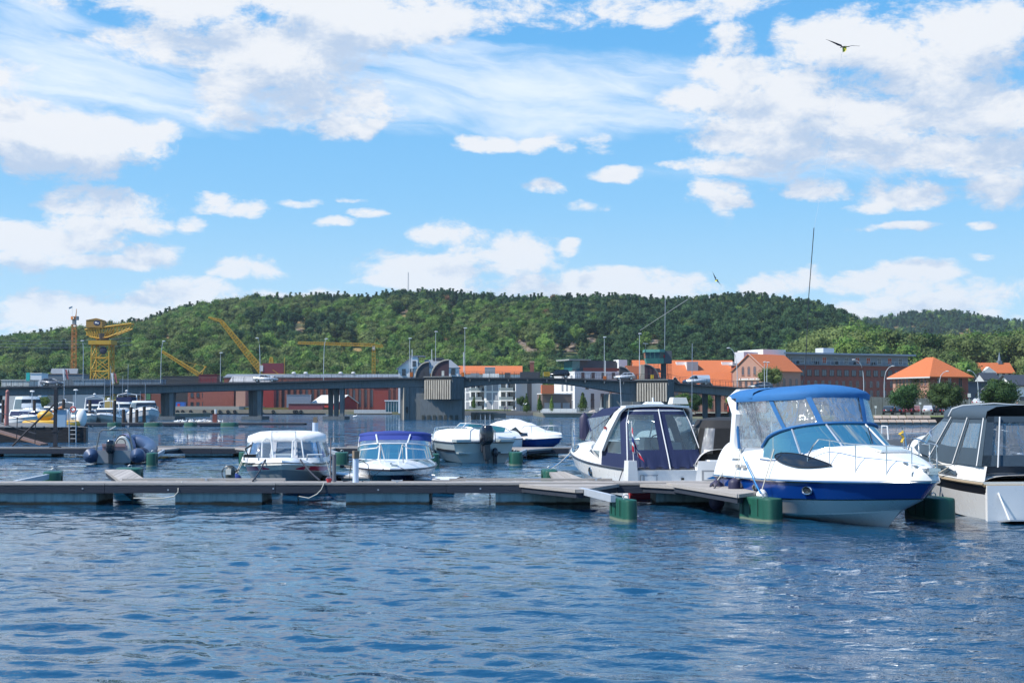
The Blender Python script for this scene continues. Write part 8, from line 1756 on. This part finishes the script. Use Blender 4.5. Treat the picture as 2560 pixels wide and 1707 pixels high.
b = MB(); b.box((X_(238), 0, h(810)), (6.0, 4.5, 2.7)); b.add([(X_(217), -2.4, h(801)), (X_(259), -2.4, h(801)), (X_(243), -2.4, h(796)), (X_(217), 2.4, h(801)), (X_(259), 2.4, h(801)), (X_(243), 2.4, h(796))], [(0, 1, 2), (5, 4, 3), (0, 2, 5, 3), (1, 4, 5, 2)]); b.build('machine_house', mat('crane_ochre', (.36, .20, .04), .7), o)
b = MB(); b.sphere((X_(245), -2.28, h(808)), 1.0, 12, 6, (1.3, .08, 1.0)); b.build('round_emblem', mat('emblem_blue', (.03, .04, .10), .6), o); b = MB(); b.sphere((X_(243), -2.36, h(807.5)), .35, 8, 5, (1.3, .08, 1.0)); b.sphere((X_(248), -2.36, h(809)), .25, 8, 5, (1, .08, 1.3)); b.build('emblem_mark', plaster, o, kind='stuff')
for u in range(262, 330, 8): pass
b = MB()
for k in range(14): b.box((X_(258 + 5 * k), -1.9, h(813.5 - .14 * 5 * k * .2) + .8), (.08, .08, 1.0))
b.build('walkway_rail', yel, o, kind='stuff')
b = MB(); b.box((X_(225), 0, h(832)), (2.4, 3.2, 2.2)); b.box((X_(246), -.8, h(836)), (1.5, 1.5, 4)); b.build('counterweight', yel, o, kind='stuff')
b = MB(); b.sphere((X_(264), -3.4, h(877)), 1.3, 12, 8, (1.1, .3, 1.1)); b.build('cable_drum', mat('drum_dark', (.02, .025, .05), .6), o, smooth=True)
D = 600; o = thing('tower_crane', 'slim orange tower crane with its jib seen end-on, at far left', 'crane', (U2X(184, D), D, G0)); h = lambda v: zof(v, D) - G0
b = MB(); b.lattice((0, 0, 0), (0, 0, h(812)), 1.9, 1.7, 22, .13); b.build('mast', ora, o, kind='stuff'); b = MB(); b.lattice((-.8, 0, h(795)), (4.2, -14, h(800)), 1.3, .8, 9, .12); b.build('jib', ora, o, kind='stuff')
b = MB(); b.box((0, 0, h(805)), (1.3, 1.5, 2.2)); b.build('slewing_unit', mat('crane_grey', (.30, .33, .36), .6), o); b = MB(); b.box((-1.0, 6, h(793)), (1.6, 2, 1.6)); b.build('counterweight', mat('ballast_grey', (.20, .25, .30), .7), o)
b = MB(); b.tube([(.4, 0, h(800)), (.9, 0, h(772))], .14, 4); b.tube([(.9, 0, h(773)), (4.0, -12, h(799))], .05, 3); b.tube([(.9, 0, h(773)), (-.9, 6, h(793))], .05, 3); b.build('apex_stays', ora, o, kind='stuff')
fl = thing('flag', 'small blue flag flying beside the slim orange crane', 'flag', (U2X(175, D), D, h(774) + G0)); b = MB(); b.loft([[(-.9, 0, .3), (-.9, 0, 1.0)], [(-.2, .1, .5), (-.2, .1, 1.3)], [(.6, 0, .9), (.6, 0, 1.5)]], False); b.build('flag_cloth', mat('flag_dusty_blue', (.10, .22, .34), .7), fl); b = MB(); b.tube([(.6, 0, -16), (.6, 0, 1.6)], .04, 4); b.build('flagpole', steel, fl)
D = 530; o = thing('luffing_crane', 'yellow dockside crane with a dark red cab and a long raised jib', 'crane', (U2X(672, D), D, G0)); h = lambda v: zof(v, D) - G0; X_ = lambda u: U2X(u, D) - U2X(672, D)
b = MB(); b.lattice((X_(655), 0, h(928)), (X_(552), 0, h(803)), 2.4, 1.1, 22, .17); b.build('jib', yel, o, kind='stuff'); b = MB(); b.tube([(X_(552), 0, h(803)), (X_(520), 0, h(793)), (X_(540), 0, h(806))], .12, 4); b.lattice((X_(520), 0, h(793)), (X_(552), 0, h(802)), .4, 1.0, 5, .08); b.build('jib_head', yel, o, kind='stuff')
b = MB(); b.box((X_(684), 0, h(921)), (8.0, 4, 3.9)); b.build('machine_house', mat('crane_dark_red', (.17, .022, .035), .6, var=.3, vscale=3, stretch=(4, 4, .2)), o)
b = MB(); b.box((X_(684), 0, h(936)), (9.0, 5, .5)); b.tube([(X_(713), -2, h(936)), (X_(713), -2, h(893))], .12, 4); b.lattice((X_(678), 0, h(908)), (X_(678), 0, h(893)), 1.5, .8, 3, .12); b.tube([(X_(684), -2.2, h(925)), (X_(700), -2.2, h(936))], .1, 4); b.build('platform', yel, o, kind='stuff'); b = MB(); b.box((X_(656), -1.5, h(921)), (1.2, 1.4, 2.2)); b.build('cab', wframe, o)
b = MB(); b.lattice((X_(684), 0, 0), (X_(684), 0, h(938)), 5.5, 5.0, 3, .25, 'x'); b.build('portal_legs', yel, o, kind='stuff')
D = 520; o = thing('luffing_crane', 'smaller yellow dockside crane with a low jib, standing on lattice legs', 'crane', (U2X(510, D), D, G0)); h = lambda v: zof(v, D) - G0; X_ = lambda u: U2X(u, D) - U2X(510, D)
b = MB(); b.lattice((X_(497), 0, h(936)), (X_(405), 0, h(879)), 1.3, .7, 20, .12); b.build('jib', yel, o, kind='stuff'); b = MB(); b.tube([(X_(497), 0, h(936)), (X_(516), 0, h(916)), (X_(512), 0, h(916)), (X_(505), 0, h(936))], .15, 4); b.tube([(X_(516), 0, h(916)), (X_(440), 0, h(900))], .05, 3); b.tube([(X_(478), 0, h(925)), (X_(490), 0, h(908))], .1, 3); b.build('mast_frame', yel, o, kind='stuff')
b = MB(); b.lattice((X_(510), 0, 0), (X_(510), 0, h(960)), 5.2, 4.6, 3, .28, 'x'); b.build('portal_legs', yel, o, kind='stuff')
D = 560; o = thing('tower_crane', 'yellow tower crane with a long horizontal jib above the bridge', 'crane', (U2X(934, D), D, G0)); h = lambda v: zof(v, D) - G0; X_ = lambda u: U2X(u, D) - U2X(934, D)
b = MB(); b.lattice((0, 0, 0), (0, 0, h(872)), 1.3, 1.2, 20, .10); b.build('mast', yel, o, kind='stuff'); b = MB(); b.lattice((0, 0, h(863)), (X_(745), 0, h(857)), 1.1, .8, 34, .10); b.build('jib', yel, o, kind='stuff'); b = MB(); b.lattice((0, 0, h(864)), (X_(957), 0, h(866)), 1.0, .8, 4, .09); b.tube([(0, 0, h(862)), (X_(941), 0, h(845)), (X_(957), 0, h(865))], .08, 4); b.build('counter_jib', yel, o, kind='stuff'); b = MB(); b.box((0, 0, h(870)), (1.0, 1.0, 1.7)); b.build('cab', wframe, o)
o = thing('radio_mast', 'thin grey radio mast on the crest of the hill', 'mast', (U2X(1020, 1080), 1080, zof(750, 1080))); b = MB(); b.lattice((0, 0, -4), (0, 0, zof(680, 1080) - zof(750, 1080)), .9, .5, 16, .10); b.build('mast_lattice', steel, o, kind='stuff')
# ---------------------------------------------------------------- far marina yachts
def yacht(label, u, D, rz, L, hb, cabin=1.0, arch=False, fly=False, dark=None, hullc=None, mast=0):
    o = thing('motor_yacht', label, 'boat', (U2X(u, D), D, 0), R(rz), 'yachts moored in the left marina'); hc = hullc or gel
    k = L / 8; h = lambda s, w: (.1 + .5 * min(1, max(0, (1 - s) / .4))) * (1 - abs(w) ** 4) * k
    simple_hull(o, L, hb, 1.0 * k, 1.5 * k, (hc, hc), deckh=h, stem=.88)
    z = 1.25 * k; b = MB(); b.loft([[Vector((x, y_, z_)) for x, y_ in ((L * .15, hb * .8 * q), (L * .15, -hb * .8 * q), (L * .62 - (1 - q) * 3, -hb * .7 * q), (L * .66 - (1 - q) * 3.2, 0), (L * .62 - (1 - q) * 3, hb * .7 * q))] for z_, q in ((z, 1), (z + .55 * cabin * k, .93), (z + 1.15 * cabin * k, .78))], True, True); b.build('cabin', gel, o, smooth=True)
    c = MB(); rw = []
    for zz_, q in ((z + .35 * k, .95), (z + .95 * cabin * k, .835)): rw.append([Vector((L * .2, -hb * .82 * q, zz_)), Vector((L * .62 - (1 - q) * 3 + .06, -hb * .73 * q, zz_)), Vector((L * .66 - (1 - q) * 3.2 + .06, 0, zz_)), Vector((L * .62 - (1 - q) * 3 + .06, hb * .73 * q, zz_)), Vector((L * .2, hb * .82 * q, zz_))])
    c.loft(rw, False); c.build('cabin_window', dglass if dark is None else dark, o)
    if fly: b = MB(); b.loft([[Vector((x, y_, z_)) for x, y_ in ((L * .12, hb * .7 * q), (L * .12, -hb * .7 * q), (L * .42, -hb * .55 * q), (L * .42, hb * .55 * q))] for z_, q in ((z + 1.15 * cabin * k, 1), (z + 1.75 * k, 1.02))], True, True); b.build('flybridge', navy, o)
    if arch or fly: tube_o('radar_arch', [(L * .2, hb * .85, z), (L * .12, hb * .7, z + 2.0 * k), (L * .16, 0, z + 2.2 * k), (L * .12, -hb * .7, z + 2.0 * k), (L * .2, -hb * .85, z)], .09, gel, o); b = MB(); b.sphere((L * .16, 0, z + 2.45 * k), .22, 8, 6, (1, 1, .7)); b.build('radar_dome', white, o, smooth=True)
    if mast: tube_o('whip_aerial', [(L * .25, .3, z), (L * .25, .3, mast)], .035, steel, o, 4); tube_o('whip_aerial', [(L * .28, -.4, z), (L * .28, -.4, mast * .8)], .03, steel, o, 4)
    rails(o, lev(L, hb, 1.0 * k, 1.5 * k), h, .62, .985, (.75, .88), hh=.5, r=.03)
    return o
for a, kw in ((('big white motor yacht with curved windscreen, rightmost in the left marina', 352, 196, -68, 10.5, 2.1), dict(arch=False, mast=5.6)),
        (('white flybridge yacht with navy screen behind the cream boat', 322, 206, -84, 10, 1.9), dict(fly=True, mast=8.5)), (('cream coloured fishing cruiser with tall aerials in the left marina', 277, 172 + 9, -84, 7.2, 1.7), dict(hullc=gel2, arch=True, mast=7.5)),
        (('white flybridge boat with blue trimmed top left of the cream cruiser', 238, 208, -75, 9, 1.7), dict(fly=True)), (('old white cabin cruiser with red lifebuoy above the quay', 200, 176, -62, 7.0, 1.6), dict(hullc=gel2)),
        (('white trawler yacht with square wheelhouse at far left', 58, 196, -60, 10, 2.0), dict(cabin=1.5)), (('grey covered speedboat at far left behind the pink pole', 40, 168, -50, 6.5, 1.5), dict(dark=navy)),
        (('white cabin boat between the trawler and the lifebuoy cruiser', 140, 205, -80, 8, 1.7), dict()), (('pale motor boat cut by the left edge', -2, 180, -70, 8, 1.7), dict(cabin=1.3)), (('small white boat with railing behind the mast cabinet', 172, 190, -95, 7, 1.5), dict(arch=True)), (('white sloop hulled boat behind the yellow ring toy', 96, 176, -70, 6.5, 1.5), dict(hullc=gel))):
    yacht(*a, **kw)
o = thing('lifebuoy', 'red lifebuoy on the rail of the old cabin cruiser', 'lifebuoy', (U2X(184, 165), 165, 2.0)); b = MB(); b.tube([(.3 * math.cos(q), 0, .3 * math.sin(q)) for q in [2 * pi * j / 12 for j in range(13)]], .09, 6, False); b.build('buoy_ring', mat('buoy_red', (.55, .05, .04), .5), o)
for k, (u, w_) in enumerate(((118, 3.8), (176, 2.2))):
    o = thing('inflatable_toy', ['large yellow and white inflatable ring boat on the water by the quay', 'second yellow and white inflatable toy right of the mast cabinet'][k], 'inflatable', (U2X(u - 8, 150), 150, 0)); ye = mat('toy_yellow', (.70, .40, .05), .45)
    b = MB(); b.tube([(w_ / 2 * math.cos(q), .9 * math.sin(q), .45) for q in [2 * pi * j / 20 for j in range(21)]], .42, 8, False); b.build('toy_ring', ye, o, smooth=True)
    if not k: b = MB(); b.sphere((.2, 0, 1.35), .8, 12, 8, (1.1, .8, .7)); b.build('toy_cushion', ye, o, smooth=True)
    b = MB(); b.sphere((w_ / 2 + .4, .3, 1.1), .80, 12, 10, (.75, .6, 1.25)); b.build('toy_head', plaster, o, smooth=True)
    if not k: b = MB(); b.tube([(w_ / 2 + .2, -.2, 2.1), (w_ / 2 - .8, -.4, 1.8)], .32, 8, True, .08); b.build('toy_beak', mat('toy_orange', (.6, .22, .05), .5), o, smooth=True)
for k, (u, vb, vt) in enumerate(((9, 1050, 999), (87, 1048, 1000), (160, 1046, 998), (226, 1046, 1000), (288, 1046, 1001))):
    o = thing('mooring_pile', ['first', 'second', 'third', 'fourth', 'fifth'][k] + ' dark timber pile from the left in the far marina', 'pile', (U2X(u, 172), 172, -1)); b = MB(); b.cyl((0, 0, 0), .19, zof(vt, 172) + 1, 9); b.build('pile_shaft', mat('pile_dark', (.05, .04, .035), .9), o, smooth=True)
o = thing('mooring_pile', 'dark piles with hanging tyres beside the big white yacht bow', 'pile', (U2X(335, 168), 168, -1)); b = MB()
for k in range(4): b.cyl((-1.2 + .8 * k, .3 * (k % 2), 0), .2, 3.0 + .3 * (k % 2), 8)
b.build('pile_cluster', mat('pile_dark', (.05, .04, .035), .9), o, kind='stuff')
for k, (u, vt, lab) in enumerate(((161, 921, 'red and white pennants on a tall pole at the left marina'), (283, 930, 'red and white pennants on aerials above the cream cruiser'))):
    o = thing('flag', lab, 'flag', (U2X(u, 185), 185, 1)); zt_ = zof(vt, 185) - 1; b = MB(); b.cyl((0, 0, 0), .05, zt_, 5); b.build('flagpole', steel, o)
    for q in range(2): b = MB(); b.loft([[(.05 - .35 * q, 0, zt_ - .1), (.35 - .35 * q, 0, zt_ - .2)], [(.25 - .4 * q, .1, zt_ - 1.3 - .3 * q), (.55 - .4 * q, .1, zt_ - 1.5)]], False); b.build('flag_cloth', mat('flag_faded_red', (.45, .14, .13), .7) if q == 0 else plaster, o)
# overhead wires at left
for k, (v0, v1) in enumerate(((850, 844), (858, 852), (866, 862))):
    o = rope('power_line', [W(-40, v0, 480), W(330, v1, 560)], .045, mat('wire_grey', (.30, .34, .38), .6), ['top', 'middle', 'lowest'][k] + ' of three overhead wires in front of the left end of the hill', sag=.8, cat='wire')
    o['group'] = 'overhead wires at the left'
# ---------------------------------------------------------------- gulls, kites, people
def gull(loc, rz, s, label, fly=False, grp='gulls resting on the far walkway'):
    o = thing('gull', label, 'bird', loc, rz, grp); b = MB(); b.sphere((0, 0, .12 * s), .12 * s, 8, 6, (1.9, .9, .85)); b.sphere((.22 * s, 0, .24 * s), .07 * s, 7, 5); b.tube([(.12 * s, 0, .15 * s), (.22 * s, 0, .24 * s)], .055 * s, 6); b.tube([(.27 * s, 0, .24 * s), (.35 * s, 0, .22 * s)], .018 * s, 4, True, .004)
    if fly:
        for w in (1, -1): b.add([(.12 * s, .08 * s * w, .16 * s), (-.10 * s, .08 * s * w, .16 * s), (-.12 * s, .45 * s * w, .36 * s), (.10 * s, .48 * s * w, .38 * s), (-.22 * s, .95 * s * w, .20 * s)], [(0, 1, 2, 3), (3, 2, 4)])
    b.build('body', plaster, o, smooth=True); return o
r_ = random.Random(4)
for k, u in enumerate((440, 446, 452, 458, 463, 470, 476, 481, 489, 495, 502, 509, 515, 522, 548, 556)): gull((U2X(u, 166.8), 166.6 + r_.uniform(0, 1.4), .43), r_.uniform(0, 6.28), r_.uniform(1.0, 1.4), 'white gull resting in the row on the far walkway')
gull(W(2040, 978, 200), .6, 1.9, 'white gull flying low in front of the bridge girder at right', True, None); gull(W(1313, 1012, 300), 2.4, 1.0, 'white gull flying in front of the small promenade trees', True, None)
gull(tuple(W(887, 1043, 300)[:2]) + (.05,), 0, 2.0, 'white gull floating near the middle pile cap', False, None)
o = thing('navigation_post', 'small white and red post on the far walkway among the gulls', 'post', (U2X(540, 167), 167, .42)); b = MB(); b.cyl((0, 0, 0), .13, 1.6, 8); b.build('post_shaft', white, o); b = MB(); b.box((-.05, -.1, .55), (.5, .4, 1.0)); b.build('post_cover', mat('cover_rust', (.20, .06, .05), .7), o)
def kite(loc, rz, ry, s, label):
    o = thing('bird_kite', label, 'kite', loc, rz); o.rotation_euler = (ry, .0, rz); dk = mat('kite_navy', (.03, .032, .06), .7)
    for w in (1, -1): b = MB(); b.slab([(.0, .05 * w, 0), (.14 * w * 0 + .18, .35 * w, .10), (.10, .85 * w, .26), (.02, 1.45 * w, .30), (-.05, .80 * w, .20), (-.28, .30 * w, .02)] if w > 0 else [(.0, .05 * w, 0), (-.28, .30 * w, .02), (-.05, .80 * w, .20), (.02, 1.45 * w, .30), (.10, .85 * w, .26), (.18, .35 * w, .10)], (0, 0, .02)); q = b.build('kite_wing', dk, o); q.scale = (s, s, s)
    b = MB(); b.slab([(.35, 0, .02), (.0, .09, 0), (-.55, .16, -.12), (-.62, -.16, -.12), (.0, -.09, 0)], (0, 0, .03)); q = b.build('kite_body', dk, o); q.scale = (s, s, s)
    b = MB(); b.add([(.05, 0, -.02), (-.45, 0, -.10), (-.50, .02, -.38), (-.38, -.02, -.34), (-.30, .02, -.46), (-.16, 0, -.38), (-.02, 0, -.42)], [(0, 1, 2, 3, 4, 5, 6)]); b.slab([(-.40, .10, -.10), (-.75, .22, -.20), (-.70, .02, -.18)], (0, 0, .02)); q = b.build('kite_belly', mat('kite_yellow', (.55, .50, .03), .6), o, kind='stuff'); q.scale = (s, s, s)
    return o
kp = W(2107, 118, 33.5); kite(kp, R(112), R(4), .34, 'dark bird shaped kite with yellow belly, high over the big cruiser')
k2 = W(1790, 700, 120); kite(k2, R(120), R(50), .55, 'small dark bird shaped kite with yellow belly, above the hill crest'); 
o = rope('kite_pole', [A_T @ Vector((1.2, -.1, 1.2)), Vector(W(2013, 930, 31.9)), Vector(W(2022, 740, 32.3)), Vector(W(2035, 570, 32.8))], .010, blackp, 'long black bending pole standing on the blue cruiser that flies the bird kite', cat='pole'); 
o = rope('kite_line', [W(2035, 570, 32.8), W(2064, 420, 33.0), W(2088, 270, 33.2), W(2104, 135, 33.5)],   .0018, steel, 'hair thin line from the black pole up to the bird kite', cat='line')
o = rope('kite_line', [W(1600, 826, 254), W(1720, 748, 190)], .028, wframe, 'pale line rising from the lamp mast towards the small bird kite', cat='line')
def person(u, D, vb, hgt, top, bot, label, stride=.12):
    o = thing('person', label, 'person', (U2X(u, D), D, CH - (vb - 1018) * D / F), 0); s = hgt / 1.75
    me = bpy.data.meshes.new('body'); P = [(0, 0, .95), (0, 0, 1.15), (0, 0, 1.38), (0, 0, 1.50), (0, .02, 1.62), (0, .01, 1.72), (.17, 0, 1.38), (.22, .02, 1.12), (.23, -.08, .88), (-.17, 0, 1.38), (-.22, .02, 1.12), (-.23, -.10, .90), (.09, 0, .90), (.10, -stride, .48), (.10, -stride * .5, .06), (-.09, 0, .90), (-.10, stride, .48), (-.10, stride * 2, .08), (.10, -stride * .5 - .14, .03), (-.10, stride * 2 - .12, .04)]
    E = [(0, 1), (1, 2), (2, 3), (3, 4), (4, 5), (2, 6), (6, 7), (7, 8), (2, 9), (9, 10), (10, 11), (0, 12), (12, 13), (13, 14), (0, 15), (15, 16), (16, 17), (14, 18), (17, 19)]
    me.from_pydata([tuple(c * s for c in p) for p in P], E, []); q = bpy.data.objects.new('body', me); link(q, o); KIDS.setdefault(o, []).append(q)
    q.modifiers.new('skin', 'SKIN'); rad = [.15, .14, .16, .06, .10, .085, .06, .045, .035, .06, .045, .035, .09, .065, .045, .09, .065, .045, .04, .04]
    for v_, r0 in zip(me.skin_vertices[0].data, rad): v_.radius = (r0 * s, r0 * s * .85)
    me.skin_vertices[0].data[0].use_root = True; q.modifiers.new('sub', 'SUBSURF').levels = 1
    m = bpy.data.materials.new('clothed_' + label[:12]); m.use_nodes = True; t = NT(m.node_tree); sp = t.n('ShaderNodeSeparateXYZ'); t.set(sp.inputs[0], t.n('ShaderNodeTexCoord').outputs['Object']); c = t.mix(t.m('GREATER_THAN', sp.outputs[2], .98 * s), tuple(bot) + (1,), tuple(top) + (1,)); c = t.mix(t.m('GREATER_THAN', sp.outputs[2], 1.46 * s), c, (.45, .27, .2, 1)); c = t.mix(t.m('GREATER_THAN', sp.outputs[2], 1.70 * s), c, (.08, .05, .03, 1)); t.set(m.node_tree.nodes['Principled BSDF'].inputs['Base Color'], c); me.materials.append(m)
person(1262, 394, 1029, 1.75, (.10, .10, .14), (.05, .05, .08), 'person in dark clothes walking on the promenade by the white flats'); person(1268, 395, 1029, 1.6, (.30, .22, .28), (.06, .06, .10), 'second person in a pale top walking on the promenade')
person(2542, 222, 1032, 1.75, (.03, .02, .10), (.45, .40, .36), 'person in a purple top and pale trousers at the right edge'); person(2236, 238, 1040, 1.75, (.015, .015, .015), (.02, .02, .03), 'dark dressed person standing by the parked cars')
person(2340, 238, 1040, 1.8, (.02, .02, .025), (.02, .02, .03), 'dark dressed person beside the silver white estate')
# ---------------------------------------------------------------- thin sea air
b = MB(); b.bx(-1700, 1700, -60, 2750, -9, 260)
hm = bpy.data.materials.new('thin_air'); hm.use_nodes = True; hm.node_tree.nodes.clear(); t = NT(hm.node_tree); pv = t.n('ShaderNodeVolumePrincipled'); pv.inputs['Color'].default_value = (.72, .84, 1, 1); pv.inputs['Density'].default_value = .00007; pv.inputs['Anisotropy'].default_value = .2
ho = t.n('ShaderNodeOutputMaterial'); hm.node_tree.links.new(pv.outputs[0], ho.inputs['Volume'])
o = b.build('haze', hm, kind='stuff', label='thin bluish air over the water and the hill')
